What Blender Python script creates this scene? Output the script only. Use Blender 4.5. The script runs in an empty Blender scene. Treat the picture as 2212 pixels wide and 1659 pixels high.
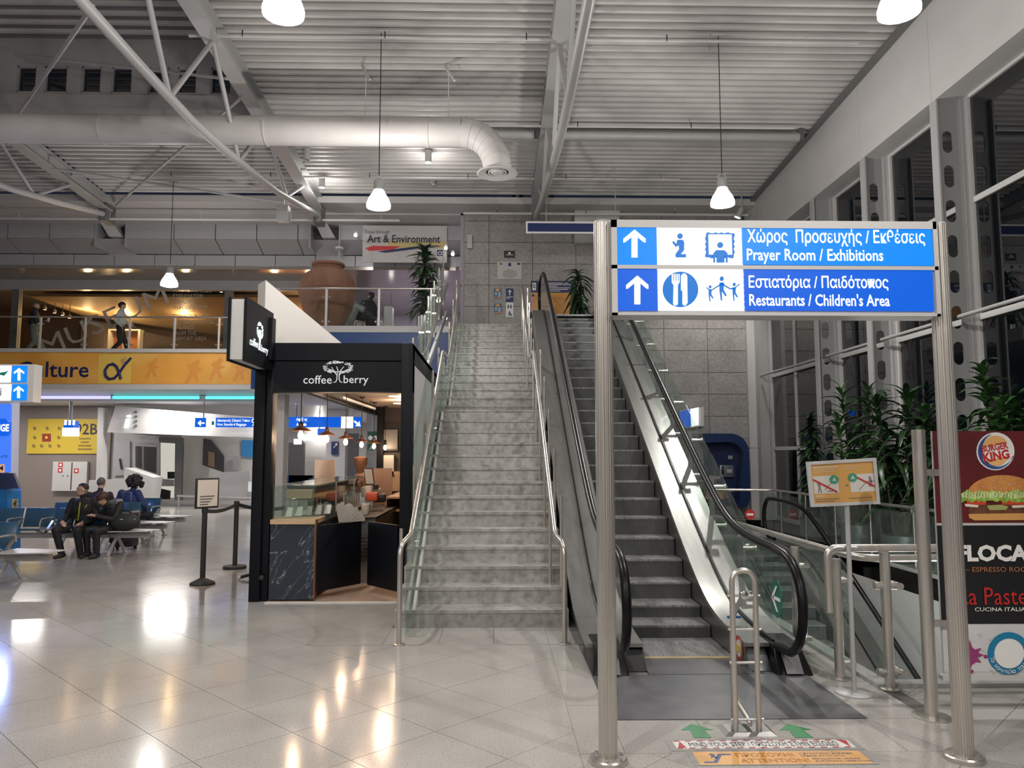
import bpy, bmesh, math, random
from mathutils import Vector, Matrix, Quaternion
random.seed(7)
SC = bpy.context.scene
COL = SC.collection
PI = math.pi
# ---------------------------------------------------------------- camera
EYE = 1.70; FPX = 1661.0
PITCH = math.atan((982 - 829.5) / FPX)
YAW = math.atan((1106 - 1072) / (FPX / math.cos(PITCH)))
cd = bpy.data.cameras.new('camera'); cam = bpy.data.objects.new('camera', cd); COL.objects.link(cam)
cd.sensor_width = 36.0; cd.lens = FPX * 36.0 / 2212.0; cd.clip_start = 0.05; cd.clip_end = 200
cam.location = (0, 0, EYE); cam.rotation_euler = (PI / 2 + PITCH, 0, -YAW)
SC.camera = cam
# ---------------------------------------------------------------- world, exposure
w = bpy.data.worlds.new('night_sky'); SC.world = w; w.use_nodes = True
w.node_tree.nodes['Background'].inputs[0].default_value = (0.010, 0.014, 0.024, 1)
w.node_tree.nodes['Background'].inputs[1].default_value = 1.0
SC.view_settings.view_transform = 'Standard'; SC.view_settings.look = 'None'
SC.view_settings.exposure = 0.14; SC.view_settings.gamma = 1.0
try: SC.view_settings.use_curve_mapping = False
except Exception: pass
SC.cycles.max_bounces = 8; SC.cycles.transparent_max_bounces = 24
SC.cycles.glossy_bounces = 4; SC.cycles.diffuse_bounces = 4
SC.cycles.sample_clamp_indirect = 6.0; SC.cycles.caustics_reflective = False; SC.cycles.caustics_refractive = False
SC.cycles.use_denoising = True
LAMP_W = 205.0; LAMP_D = 250.0
def plight(x, y, z, power, col=(1, .945, .895), r=.12, kind='POINT', name='lamp_light', spot=None, parent=None):
    l = bpy.data.lights.new(name, kind); l.energy = power; l.color = col; l.shadow_soft_size = r
    if spot: l.spot_size = spot; l.spot_blend = .6
    o = bpy.data.objects.new(name, l); o.location = (x, y, z); COL.objects.link(o)
    return o
PEND = [(-1.98, 12.6, 6.02), (3.82, 12.6, 6.10), (-2.09, 7.2, 6.18), (4.00, 7.2, 6.27),
        (-2.09, 1.1, 6.0), (4.03, 1.1, 6.05), (-8.0, 1.1, 6.0), (-2.09, -5, 6.0), (4.03, -5, 6.05), (-8.0, -5, 6.0)]
PEND_L = [(-7.93, 18.5, 5.97)]
for p in PEND + PEND_L:
    k = .65 if p in PEND_L else 1.0
    plight(p[0], p[1], p[2] - .15, LAMP_W * k, r=.07); plight(p[0], p[1], p[2] - .16, LAMP_D * k, r=.07, kind='SPOT', spot=math.radians(158), name='lamp_down_light')

# ---------------------------------------------------------------- picture helpers (camera geometry, real depth)
_fw = Vector((math.sin(YAW) * math.cos(PITCH), math.cos(YAW) * math.cos(PITCH), math.sin(PITCH)))
_rt = Vector((math.cos(YAW), -math.sin(YAW), 0)); _up = _rt.cross(_fw)
def ray(px, py): return _fw + _rt * ((px - 1106) / FPX) + _up * ((829.5 - py) / FPX)
def at(px, py, Y):
    d = ray(px, py); return Vector((0, 0, EYE)) + d * (Y / d.y)
def fl(px, py, z=0.0):
    d = ray(px, py); return Vector((0, 0, EYE)) + d * ((z - EYE) / d.z)

# ---------------------------------------------------------------- mesh builder
def wloc(o):
    v = Vector((0, 0, 0))
    while o is not None: v += o.location; o = o.parent
    return v
class MB:
    def __init__(s): s.v = []; s.f = []
    def add(s, vs, fs):
        n = len(s.v); s.v += [tuple(p) for p in vs]; s.f += [tuple(i + n for i in f) for f in fs]; return s
    def box(s, x0, x1, y0, y1, z0, z1):
        return s.add([(x0, y0, z0), (x1, y0, z0), (x1, y1, z0), (x0, y1, z0), (x0, y0, z1), (x1, y0, z1), (x1, y1, z1), (x0, y1, z1)],
                     [(0, 3, 2, 1), (4, 5, 6, 7), (0, 1, 5, 4), (1, 2, 6, 5), (2, 3, 7, 6), (3, 0, 4, 7)])
    def hexa(s, p):
        return s.add(p, [(0, 3, 2, 1), (4, 5, 6, 7), (0, 1, 5, 4), (1, 2, 6, 5), (2, 3, 7, 6), (3, 0, 4, 7)])
    def bar(s, a, b, w, h, up=(0, 0, 1)):
        a = Vector(a); b = Vector(b); d = (b - a).normalized(); u = Vector(up)
        if abs(d.dot(u)) > .99: u = Vector((0, 1, 0))
        r = d.cross(u).normalized() * (w / 2); u = r.cross(d).normalized() * (h / 2)
        return s.hexa([a - r - u, a + r - u, b + r - u, b - r - u, a - r + u, a + r + u, b + r + u, b - r + u])
    def tube(s, pts, r, n=10, closed=False):
        pts = [Vector(p) for p in pts]; m = len(pts)
        rs = r if isinstance(r, (list, tuple)) else [r] * m
        t0 = (pts[1] - pts[0]).normalized()
        nrm = Vector((0, 0, 1)) if abs(t0.z) < .9 else Vector((1, 0, 0))
        nrm = (nrm - t0 * nrm.dot(t0)).normalized(); vs = []
        for i in range(m):
            a = pts[i - 1] if (i > 0 or closed) else pts[i]; b = pts[(i + 1) % m] if (i < m - 1 or closed) else pts[i]
            t = (b - a).normalized()
            if t.length < .5: t = t0
            nrm = nrm - t * nrm.dot(t)
            nrm = nrm.normalized() if nrm.length > 1e-6 else t.orthogonal().normalized()
            bn = t.cross(nrm)
            k = 1.0
            if 0 < i < m - 1:
                c = (pts[i] - pts[i - 1]).normalized().dot(t); k = 1 / max(c, .5)
            for j in range(n):
                q = 2 * PI * j / n
                vs.append(pts[i] + (nrm * math.cos(q) + bn * math.sin(q)) * rs[i] * (k if k < 1.3 else 1))
        fs = []
        for i in range(m if closed else m - 1):
            i2 = (i + 1) % m
            for j in range(n):
                j2 = (j + 1) % n; fs.append((i * n + j, i * n + j2, i2 * n + j2, i2 * n + j))
        if not closed: fs += [tuple(range(n - 1, -1, -1)), tuple((m - 1) * n + j for j in range(n))]
        return s.add(vs, fs)
    def cyl(s, a, b, r, n=14, r2=None): return s.tube([a, b], [r, r if r2 is None else r2], n)
    def lathe(s, prof, c=(0, 0, 0), n=24, M=None, cap=True):
        vs = []; c = Vector(c)
        for (r, z) in prof:
            for j in range(n):
                q = 2 * PI * j / n; p = Vector((r * math.cos(q), r * math.sin(q), z))
                vs.append(c + (M @ p if M else p))
        fs = []
        for i in range(len(prof) - 1):
            for j in range(n):
                j2 = (j + 1) % n; fs.append((i * n + j, i * n + j2, (i + 1) * n + j2, (i + 1) * n + j))
        if cap:
            if prof[0][0] > 1e-4: fs.append(tuple(range(n - 1, -1, -1)))
            if prof[-1][0] > 1e-4: fs.append(tuple((len(prof) - 1) * n + j for j in range(n)))
        return s.add(vs, fs)
    def prism(s, poly, o, u, v, d):
        o = Vector(o); u = Vector(u); v = Vector(v); d = Vector(d); m = len(poly)
        a = [o + u * p[0] + v * p[1] for p in poly]; b = [p + d for p in a]
        return s.add(a + b, [tuple(range(m)), tuple(range(2 * m - 1, m - 1, -1))] + [(i, i + m, (i + 1) % m + m, (i + 1) % m) for i in range(m)])
    def ell(s, c, rx, ry, rz, nu=16, nv=10, M=None):
        c = Vector(c); vs = []; fs = []
        for i in range(nv + 1):
            t = PI * i / nv
            for j in range(nu):
                q = 2 * PI * j / nu; p = Vector((rx * math.sin(t) * math.cos(q), ry * math.sin(t) * math.sin(q), -rz * math.cos(t)))
                vs.append(c + (M @ p if M else p))
        for i in range(nv):
            for j in range(nu):
                j2 = (j + 1) % nu; fs.append((i * nu + j, i * nu + j2, (i + 1) * nu + j2, (i + 1) * nu + j))
        return s.add(vs, fs)
    def mesh(s, name, mat, off=Vector((0, 0, 0)), smooth=False, bevel=0):
        me = bpy.data.meshes.new(name)
        me.from_pydata([(p[0] - off.x, p[1] - off.y, p[2] - off.z) for p in s.v], [], s.f)
        bm = bmesh.new(); bm.from_mesh(me)
        if smooth or bevel: bmesh.ops.remove_doubles(bm, verts=bm.verts, dist=1e-5)
        bmesh.ops.recalc_face_normals(bm, faces=bm.faces)
        if bevel: bmesh.ops.bevel(bm, geom=list(bm.edges), offset=bevel, segments=2, affect='EDGES', profile=.5, clamp_overlap=True)
        bm.to_mesh(me); bm.free()
        if smooth or bevel:
            for p in me.polygons: p.use_smooth = True
            me.set_sharp_from_angle(angle=math.radians(38))
        if mat: me.materials.append(mat)
        return me
    def build(s, name, mat, parent=None, smooth=False, bevel=0, kind=None):
        off = wloc(parent) if parent else Vector((0, 0, 0))
        o = bpy.data.objects.new(name, s.mesh(name, mat, off, smooth, bevel)); COL.objects.link(o)
        if parent: o.parent = parent
        if kind: o['kind'] = kind
        return o
def tag(o, label, cat, group=None):
    o['label'] = label; o['category'] = cat
    if group: o['group'] = group
    return o
def thing(name, label, cat, loc=(0, 0, 0), group=None):
    o = bpy.data.objects.new(name, None); o.empty_display_size = .1; o.location = loc; COL.objects.link(o)
    return tag(o, label, cat, group)
def struct(name, mb, m, parent=None, **k): return mb.build(name, m, parent, kind='structure' if parent is None else None, **k)
def sroot(name):
    o = bpy.data.objects.new(name, None); COL.objects.link(o); o['kind'] = 'structure'; return o
def dup(root, loc=None, rotz=None, label=None, group=None, parent=None):
    r = root.copy(); COL.objects.link(r)
    if parent is not None: r.parent = parent
    if loc is not None: r.location = loc
    if rotz is not None: r.rotation_euler = (0, 0, rotz)
    if label: r['label'] = label
    if group: r['group'] = group
    for ch in list(root.children): dup(ch, parent=r)
    return r
def arc(c, r, a0, a1, n, ax='xz'):
    out = []
    for i in range(n + 1):
        a = a0 + (a1 - a0) * i / n; p = [0, 0]; p = (r * math.cos(a), r * math.sin(a))
        out.append({'xz': (c[0] + p[0], c[1], c[2] + p[1]), 'yz': (c[0], c[1] + p[0], c[2] + p[1]), 'xy': (c[0] + p[0], c[1] + p[1], c[2])}[ax])
    return out
def fillet(pts, r, n=5):
    pts = [Vector(p) for p in pts]; out = [pts[0]]
    for i in range(1, len(pts) - 1):
        a, b, c = pts[i - 1], pts[i], pts[i + 1]; u = (a - b); v = (c - b)
        k = min(r, u.length * .45, v.length * .45); u = u.normalized() * k; v = v.normalized() * k
        for j in range(n + 1):
            t = j / n; out.append((b + u) * (1 - t) ** 2 + b * 2 * t * (1 - t) + (b + v) * t * t)
    out.append(pts[-1]); return out
# ---------------------------------------------------------------- materials
def hexc(h):
    h = h.lstrip('#'); c = [int(h[i:i + 2], 16) / 255 for i in (0, 2, 4)]
    return tuple(x / 12.92 if x < .04045 else ((x + .055) / 1.055) ** 2.4 for x in c)
_M = {}
def mat(name, col=(.8, .8, .8), rough=.5, metal=0.0, emit=0.0, ecol=None, spec=.5, noise=None, bump=None, trans=0, coat=0, stretch=None):
    if name in _M: return _M[name]
    if isinstance(col, str): col = hexc(col)
    m = bpy.data.materials.new(name); m.use_nodes = True; nt = m.node_tree; b = nt.nodes['Principled BSDF']
    b.inputs['Base Color'].default_value = (*col, 1); b.inputs['Roughness'].default_value = rough; b.inputs['Metallic'].default_value = metal
    b.inputs['Specular IOR Level'].default_value = spec
    if coat: b.inputs['Coat Weight'].default_value = coat; b.inputs['Coat Roughness'].default_value = .08
    if trans: b.inputs['Transmission Weight'].default_value = trans
    if emit:
        ec = ecol or col
        if isinstance(ec, str): ec = hexc(ec)
        b.inputs['Emission Color'].default_value = (*ec, 1); b.inputs['Emission Strength'].default_value = emit
    g = nt.nodes.new('ShaderNodeNewGeometry')
    src = g.outputs['Position']
    if stretch:
        mp = nt.nodes.new('ShaderNodeMapping'); mp.inputs['Scale'].default_value = stretch; nt.links.new(src, mp.inputs[0]); src = mp.outputs[0]
    if noise:
        sc, amt = noise[0], noise[1]
        n = nt.nodes.new('ShaderNodeTexNoise'); n.inputs['Scale'].default_value = sc; n.inputs['Detail'].default_value = 6; nt.links.new(src, n.inputs[0])
        r = nt.nodes.new('ShaderNodeMapRange'); r.inputs[1].default_value = .3; r.inputs[2].default_value = .7
        r.inputs[3].default_value = 1 - amt; r.inputs[4].default_value = 1 + amt; nt.links.new(n.outputs['Fac'], r.inputs[0])
        x = nt.nodes.new('ShaderNodeMix'); x.data_type = 'RGBA'; x.blend_type = 'MULTIPLY'; x.inputs[0].default_value = 1
        x.inputs[6].default_value = (*col, 1); nt.links.new(r.outputs[0], x.inputs[7]); nt.links.new(x.outputs[2], b.inputs['Base Color'])
    if bump:
        n2 = nt.nodes.new('ShaderNodeTexNoise'); n2.inputs['Scale'].default_value = bump[0]; n2.inputs['Detail'].default_value = 4; nt.links.new(src, n2.inputs[0])
        bp = nt.nodes.new('ShaderNodeBump'); bp.inputs['Strength'].default_value = bump[1]; bp.inputs['Distance'].default_value = .01
        nt.links.new(n2.outputs['Fac'], bp.inputs['Height']); nt.links.new(bp.outputs[0], b.inputs['Normal'])
    _M[name] = m; return m
def emat(name, col, strength=1.0):
    if name in _M: return _M[name]
    if isinstance(col, str): col = hexc(col)
    m = mat(name, tuple(c * .3 for c in col), .3, emit=strength, ecol=col); return m
def glassm(name, tint=(.9, .96, .93), refl=.9, rough=.0, ior=1.45, haze=0.0, hazecol=(.5, .6, .55)):
    if name in _M: return _M[name]
    m = bpy.data.materials.new(name); m.use_nodes = True; nt = m.node_tree; nt.nodes.clear()
    out = nt.nodes.new('ShaderNodeOutputMaterial'); tr = nt.nodes.new('ShaderNodeBsdfTransparent'); tr.inputs[0].default_value = (*tint, 1)
    gl = nt.nodes.new('ShaderNodeBsdfGlossy'); gl.inputs[0].default_value = (refl, refl, refl, 1); gl.inputs['Roughness'].default_value = rough
    fr = nt.nodes.new('ShaderNodeFresnel'); fr.inputs[0].default_value = ior; mx = nt.nodes.new('ShaderNodeMixShader')
    gg = nt.nodes.new('ShaderNodeNewGeometry'); sb_ = nt.nodes.new('ShaderNodeMath'); sb_.operation = 'SUBTRACT'; sb_.inputs[0].default_value = 1.0; nt.links.new(gg.outputs['Backfacing'], sb_.inputs[1])
    ml = nt.nodes.new('ShaderNodeMath'); ml.operation = 'MULTIPLY'; nt.links.new(fr.outputs[0], ml.inputs[0]); nt.links.new(sb_.outputs[0], ml.inputs[1])
    nt.links.new(ml.outputs[0], mx.inputs[0]); nt.links.new(tr.outputs[0], mx.inputs[1]); nt.links.new(gl.outputs[0], mx.inputs[2])
    last = mx.outputs[0]
    if haze:
        df = nt.nodes.new('ShaderNodeBsdfDiffuse'); df.inputs[0].default_value = (*hazecol, 1); m2 = nt.nodes.new('ShaderNodeMixShader')
        m2.inputs[0].default_value = haze; nt.links.new(last, m2.inputs[1]); nt.links.new(df.outputs[0], m2.inputs[2]); last = m2.outputs[0]
    nt.links.new(last, out.inputs[0]); _M[name] = m; return m
def speckle(name, base, dark, light, s1=55, rough=.18, big=2.0, obj_var=.04, stretch=(1, 1, 1), spec=.5, thr=(.36, .44), dk=.6):
    if name in _M: return _M[name]
    m = bpy.data.materials.new(name); m.use_nodes = True; nt = m.node_tree; b = nt.nodes['Principled BSDF']; L = nt.links
    g = nt.nodes.new('ShaderNodeNewGeometry'); mp = nt.nodes.new('ShaderNodeMapping'); mp.inputs['Scale'].default_value = stretch; L.new(g.outputs['Position'], mp.inputs[0])
    n = nt.nodes.new('ShaderNodeTexNoise'); n.inputs['Scale'].default_value = s1; n.inputs['Detail'].default_value = 5; L.new(mp.outputs[0], n.inputs[0])
    r = nt.nodes.new('ShaderNodeValToRGB'); e = r.color_ramp.elements
    e[0].position = thr[0]; e[0].color = (*dark, 1); e[1].position = thr[1]; e[1].color = (*base, 1)
    e2 = r.color_ramp.elements.new(.68); e2.color = (*light, 1); L.new(n.outputs['Fac'], r.inputs[0])
    n2 = nt.nodes.new('ShaderNodeTexNoise'); n2.inputs['Scale'].default_value = big; n2.inputs['Detail'].default_value = 5; L.new(mp.outputs[0], n2.inputs[0])
    oi = nt.nodes.new('ShaderNodeObjectInfo')
    mr = nt.nodes.new('ShaderNodeMapRange'); mr.inputs[1].default_value = .3; mr.inputs[2].default_value = .7; mr.inputs[3].default_value = dk; mr.inputs[4].default_value = 1.08; L.new(n2.outputs['Fac'], mr.inputs[0])
    mr2 = nt.nodes.new('ShaderNodeMapRange'); mr2.inputs[3].default_value = 1 - obj_var; mr2.inputs[4].default_value = 1 + obj_var; L.new(oi.outputs['Random'], mr2.inputs[0])
    mu = nt.nodes.new('ShaderNodeMath'); mu.operation = 'MULTIPLY'; L.new(mr.outputs[0], mu.inputs[0]); L.new(mr2.outputs[0], mu.inputs[1])
    x = nt.nodes.new('ShaderNodeMix'); x.data_type = 'RGBA'; x.blend_type = 'MULTIPLY'; x.inputs[0].default_value = 1; L.new(r.outputs[0], x.inputs[6]); L.new(mu.outputs[0], x.inputs[7])
    L.new(x.outputs[2], b.inputs['Base Color']); b.inputs['Roughness'].default_value = rough; b.inputs['Specular IOR Level'].default_value = spec
    _M[name] = m; return m
M_floor = speckle('terrazzo', (.40, .385, .365), (.29, .28, .265), (.45, .435, .41), 85, .13, 1.6, .03, spec=.36, dk=.90, thr=(.34,.42))
M_grout = mat('grout', (.12, .115, .11), .7)
M_stair = speckle('grey_marble', (.36, .355, .335), (.25, .245, .23), (.43, .425, .405), 14, .28, 3.0, .05, dk=.86, thr=(.3, .48))
M_tile = speckle('grey_wall_tile', (.34, .325, .31), (.28, .27, .255), (.40, .385, .365), 22, .45, 1.5, .05, dk=.85)
M_white = mat('white_paint', (.56, .555, .55), .5, noise=(1.3, .03))
M_offw = mat('warm_white_paint', (.72, .70, .66), .5)
M_ceil = mat('ceiling_white', (.60, .585, .57), .5, noise=(.9, .10))
M_deck = mat('ceiling_deck_grey', (.24, .235, .225), .6)
M_steelp = mat('grey_painted_steel', (.40, .40, .40), .42, noise=(2.0, .04))
M_steeld = mat('dark_painted_steel', (.15, .15, .15), .45)
M_inox = mat('brushed_steel', (.60, .57, .53), .30, .85, noise=(30, .10), stretch=(1, 1, .05))
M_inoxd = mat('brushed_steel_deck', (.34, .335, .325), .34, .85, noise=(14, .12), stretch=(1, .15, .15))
M_chrome = mat('polished_steel', (.68, .68, .67), .12, 1.0)
M_alum = mat('aluminium', (.62, .62, .61), .4, .25)
M_black = mat('black_paint', (.012, .013, .016), .42)
M_rubber = mat('black_rubber', (.005, .005, .006), .32, spec=.22)
M_colm = mat('column_grey', (.27, .275, .275), .45)
M_blackm = mat('black_matte', (.02, .02, .022), .6)
M_glass = glassm('clear_glass', (.95, .975, .965))
M_glassg = glassm('green_glass', (.88, .94, .91), haze=.06, hazecol=(.35, .42, .38))
M_pane = glassm('window_pane', (.30, .34, .34), refl=.95, ior=2.1)
M_blue = mat('sign_blue', '#12265f', .4)
M_litblue = emat('lit_blue', (.0, .095, .58), 1.0)
M_litblue2 = emat('lit_blue_bright', (.0, .21, .80), 1.0)
M_litwhite = emat('lit_white', (1.0, 1.0, 1.0), 1.25)
M_bulb = emat('lamp_glow', (1.0, .95, .88), 6.0)
M_text = mat('white_print', (.85, .85, .85), .5)
M_dark = mat('dark_print', (.03, .03, .04), .5)
def pm(name, h, rough=.5, **k): return mat(name, h, rough, **k)
# ---------------------------------------------------------------- lettering
_dg = None
def text(body, mt, o, u, v, w_=None, h_=None, parent=None, depth=.002, bold=0.0, name='lettering', align='L', spacing=1.0, shear=0.0, line=1.0):
    """Lettering whose bounding box starts at o and runs w_ along u and h_ along v (unit vectors)."""
    cu = bpy.data.curves.new('txt', 'FONT'); cu.body = body; cu.size = 1; cu.offset = bold; cu.space_character = spacing; cu.shear = shear; cu.space_line = line
    cu.align_x = {'L': 'LEFT', 'C': 'CENTER', 'R': 'RIGHT'}[align]; cu.resolution_u = 2
    ob = bpy.data.objects.new('txt', cu); COL.objects.link(ob)
    me = bpy.data.meshes.new_from_object(ob)
    bpy.data.objects.remove(ob); bpy.data.curves.remove(cu)
    o = Vector(o); u = Vector(u).normalized(); v = Vector(v).normalized(); nrm = u.cross(v)
    xs = [p.co.x for p in me.vertices]; ys = [p.co.y for p in me.vertices]
    if not xs: return None
    x0, x1, y0, y1 = min(xs), max(xs), min(ys), max(ys)
    sx = (w_ / (x1 - x0)) if w_ else None; sy = (h_ / (y1 - y0)) if h_ else None
    if sx is None: sx = sy
    if sy is None: sy = sx
    off = wloc(parent) if parent else Vector((0, 0, 0))
    for p in me.vertices:
        p.co = o + u * ((p.co.x - x0) * sx) + v * ((p.co.y - y0) * sy) + nrm * depth - off
    me.materials.append(mt); me.name = name
    t = bpy.data.objects.new(name, me); COL.objects.link(t)
    if parent: t.parent = parent
    return t
def ptext(body, mt, px0, px1, py0, py1, Y, parent=None, **k):
    """Lettering on a plane of constant Y between two measured corners."""
    a = at(px0, py1, Y); b = at(px1, py0, Y)
    return text(body, mt, (a.x, Y, a.z), (1, 0, 0), (0, 0, 1), b.x - a.x, b.z - a.z, parent, **k)
def flat(mt, name, poly, o, u, v, parent, d=.002, th=.002):
    u = Vector(u); v = Vector(v); n = u.cross(v).normalized()
    return MB().prism(poly, Vector(o) + n * d, u, v, n * th).build(name, mt, parent)
def circ(cx, cy, r, n=28, ry=None): return [(cx + r * math.cos(2 * PI * i / n), cy + (ry or r) * math.sin(2 * PI * i / n)) for i in range(n)]
def rrect(x0, x1, y0, y1, r, n=4):
    out = []
    for cx, cy, a in ((x1 - r, y1 - r, 0), (x0 + r, y1 - r, PI / 2), (x0 + r, y0 + r, PI), (x1 - r, y0 + r, 1.5 * PI)):
        for i in range(n + 1):
            q = a + PI / 2 * i / n; out.append((cx + r * math.cos(q), cy + r * math.sin(q)))
    return out
# ================================================================ FLOOR
WX0, WX1, WY0, WY1 = 2.86, 6.05, 5.86, 13.8          # stairwell opening
HU = 4.59                                             # upper floor level
floor = sroot('floor')
fs = MB()
for (x0, x1, y0, y1) in ((-22, WX0, -8, 45), (WX1, 9.5, -8, 22), (WX0, WX1, -8, WY0), (WX0, WX1, WY1, 22)):
    fs.box(x0, x1, y0, y1, -.30, -.004)
fs.build('floor_slab', M_grout, floor)
def clip(poly, x0, x1, y0, y1):
    for ax, lim, sg in ((0, x0, 1), (0, x1, -1), (1, y0, 1), (1, y1, -1)):
        out = []
        for i in range(len(poly)):
            a, b = poly[i - 1], poly[i]; da = (a[ax] - lim) * sg; db = (b[ax] - lim) * sg
            if (da < 0) != (db < 0):
                t = da / (da - db); out.append((a[0] + (b[0] - a[0]) * t, a[1] + (b[1] - a[1]) * t))
            if db >= 0: out.append(b)
        poly = out
        if len(poly) < 3: return []
    return poly
def area(p): return abs(sum(p[i - 1][0] * p[i][1] - p[i][0] * p[i - 1][1] for i in range(len(p)))) / 2
def shrink(p, d=.0022):
    cx = sum(q[0] for q in p) / len(p); cy = sum(q[1] for q in p) / len(p)
    r = max(math.hypot(q[0] - cx, q[1] - cy) for q in p); k = 1 - d * 1.4 / max(r, .05)
    return [(cx + (q[0] - cx) * k, cy + (q[1] - cy) * k) for q in p]
tiles = []; far = MB()
def slab_tile(poly, keep=True):
    if len(poly) < 3 or area(poly) < .004: return
    p = shrink(poly); cy = sum(q[1] for q in p) / len(p); cx = sum(q[0] for q in p) / len(p)
    vis = 3.2 < cy and abs(cx) < .72 * cy + .6
    if keep and vis and cy < 12.6: tiles.append(p)
    else: far.prism(p, (0, 0, -.006), (1, 0, 0), (0, 1, 0), (0, 0, .006))
TS = .62
def diag(x0, x1, y0, y1, holes=()):
    s2 = math.sqrt(.5)
    for i in range(-60, 60):
        for j in range(-60, 60):
            a0 = 5.43 * s2 + (i) * TS; b0 = 9.68 * s2 + j * TS          # a=(x+y)/sqrt2, b=(y-x)/sqrt2
            c = [((a - b) * s2, (a + b) * s2) for a, b in ((a0, b0), (a0 + TS, b0), (a0 + TS, b0 + TS), (a0, b0 + TS))]
            slab_tile(clip(c, x0, x1, y0, y1))
diag(-12, .48, 1.0, 7.1); diag(-14, -1.02, 7.1, 14.5); diag(.48, 4.6, 1.0, 4.55); diag(2.92, 5.2, 4.55, 5.74)
for k in range(3): slab_tile([(-1.02 + .5 * k, 7.1), (-.52 + .5 * k, 7.1), (-.52 + .5 * k, 7.78), (-1.02 + .5 * k, 7.78)])
slab_tile([(.48, 7.1), (.72, 7.1), (.72, 7.78), (.48, 7.78)])
for k in range(3): slab_tile([(.48, 4.55 + .85 * k), (.74, 4.55 + .85 * k), (.74, 5.4 + .85 * k), (.48, 5.4 + .85 * k)])
for k in range(4): slab_tile([(.74 + .545 * k, 4.55), (1.285 + .545 * k, 4.55), (1.285 + .545 * k, 5.10), (.74 + .545 * k, 5.10)])
for k in range(18): slab_tile([(2.40, 5.1 + .8 * k), (2.80, 5.1 + .8 * k), (2.80, 5.9 + .8 * k), (2.40, 5.9 + .8 * k)])
for i in range(2):
    for k in range(24): slab_tile([(6.15 + .6 * i, 5.8 + .6 * k), (6.75 + .6 * i, 5.8 + .6 * k), (6.75 + .6 * i, 6.4 + .6 * k), (6.15 + .6 * i, 6.4 + .6 * k)], False)
for i in range(9):
    for k in range(10): slab_tile([(2.9 + .6 * i, 14.0 + .65 * k), (3.5 + .6 * i, 14.0 + .65 * k), (3.5 + .6 * i, 14.65 + .65 * k), (2.9 + .6 * i, 14.65 + .65 * k)], False)
for i in range(12):
    for k in range(18): slab_tile([(-21 + 1.65 * i, 14.5 + 1.65 * k), (-19.35 + 1.65 * i, 14.5 + 1.65 * k), (-19.35 + 1.65 * i, 16.15 + 1.65 * k), (-21 + 1.65 * i, 16.15 + 1.65 * k)], False)
tiles.sort(key=lambda p: sum(q[1] for q in p) / len(p))
for i, p in enumerate(tiles):
    mb = (MB() if i < 298 else far); mb.prism(p, (0, 0, -.006), (1, 0, 0), (0, 1, 0), (0, 0, .006))
    if i < 298: mb.build('floor_tile', M_floor, floor)
far.build('floor_tile_field', M_floor, floor, kind='stuff')
# well curb and inner faces
M_wellw = mat('well_white_wall', (.66, .66, .655), .45)
cb = struct('trim_1', MB().box(WX0 - .07, WX0 + .05, WY0 - .12, WY1, -.02, .03).box(WX0 + .05, WX1, WY0 - .12, WY0 + .0, -.02, .03).box(WX1, WX1 + .1, WY0, WY1, -.3, .03), M_steelp)
struct('wall_well_east', MB().box(WX1 - .02, WX1 + .1, WY0, WY1, -3.6, -.30), M_wellw)
struct('wall_well_north', MB().box(WX0, WX1, WY1, WY1 + .1, -3.6, -.30), M_wellw)
struct('wall_well_west', MB().box(WX0 - .1, WX0, WY0 - 6, WY1, -3.6, -.30), M_steeld)
struct('wall_well_south', MB().box(WX0, WX1 + .1, -2.1, -2.0, -3.6, -.3), M_wellw)
struct('floor_basement', MB().box(WX0, WX1, -2, WY1, -3.75, -3.65), M_floor)
# ================================================================ BACK WALL (stone tiles 1.2 x 0.6)
YB = 20.8
back = sroot('wall_back')
MB().box(-.90, 6.84, YB + .035, YB + .3, -.0, 8.52).build('wall_core', M_grout, back)
xs = [-.90, -.21]
while xs[-1] < 6.84: xs.append(min(xs[-1] + 1.20, 6.84))
zr = [0.0, .34]
while zr[-1] < 8.5: zr.append(min(zr[-1] + .60, 8.5))
for i in range(len(xs) - 1):
    for k in range(len(zr) - 1):
        if xs[i + 1] - xs[i] < .05: continue
        if zr[k] < HU - .5 and xs[i + 1] < 2.0 and zr[k + 1] > 0 and xs[i + 1] < -.2: continue
        MB().box(xs[i] + .006, xs[i + 1] - .006, YB - random.uniform(0, .004), YB + .04, zr[k] + .006, zr[k + 1] - .006).build('wall_tile', M_tile, back)
struct('column_white', MB().box(6.84, 7.66, YB - .12, YB + .3, 0, 1.86).box(6.84, 7.66, YB - .12, YB + .3, 1.885, 7.3).box(6.86, 7.64, YB - .1, YB + .3, 1.8, 2.0), M_white)
struct('wall_return', MB().box(7.66, 8.6, YB - .4, YB + .3, 0, 7.3), M_steelp)
# plaster beam / pilaster on the back wall high up
struct('pilaster', MB().box(2.13, 3.36, YB - .35, YB, 7.45, 8.5), M_white)
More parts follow.
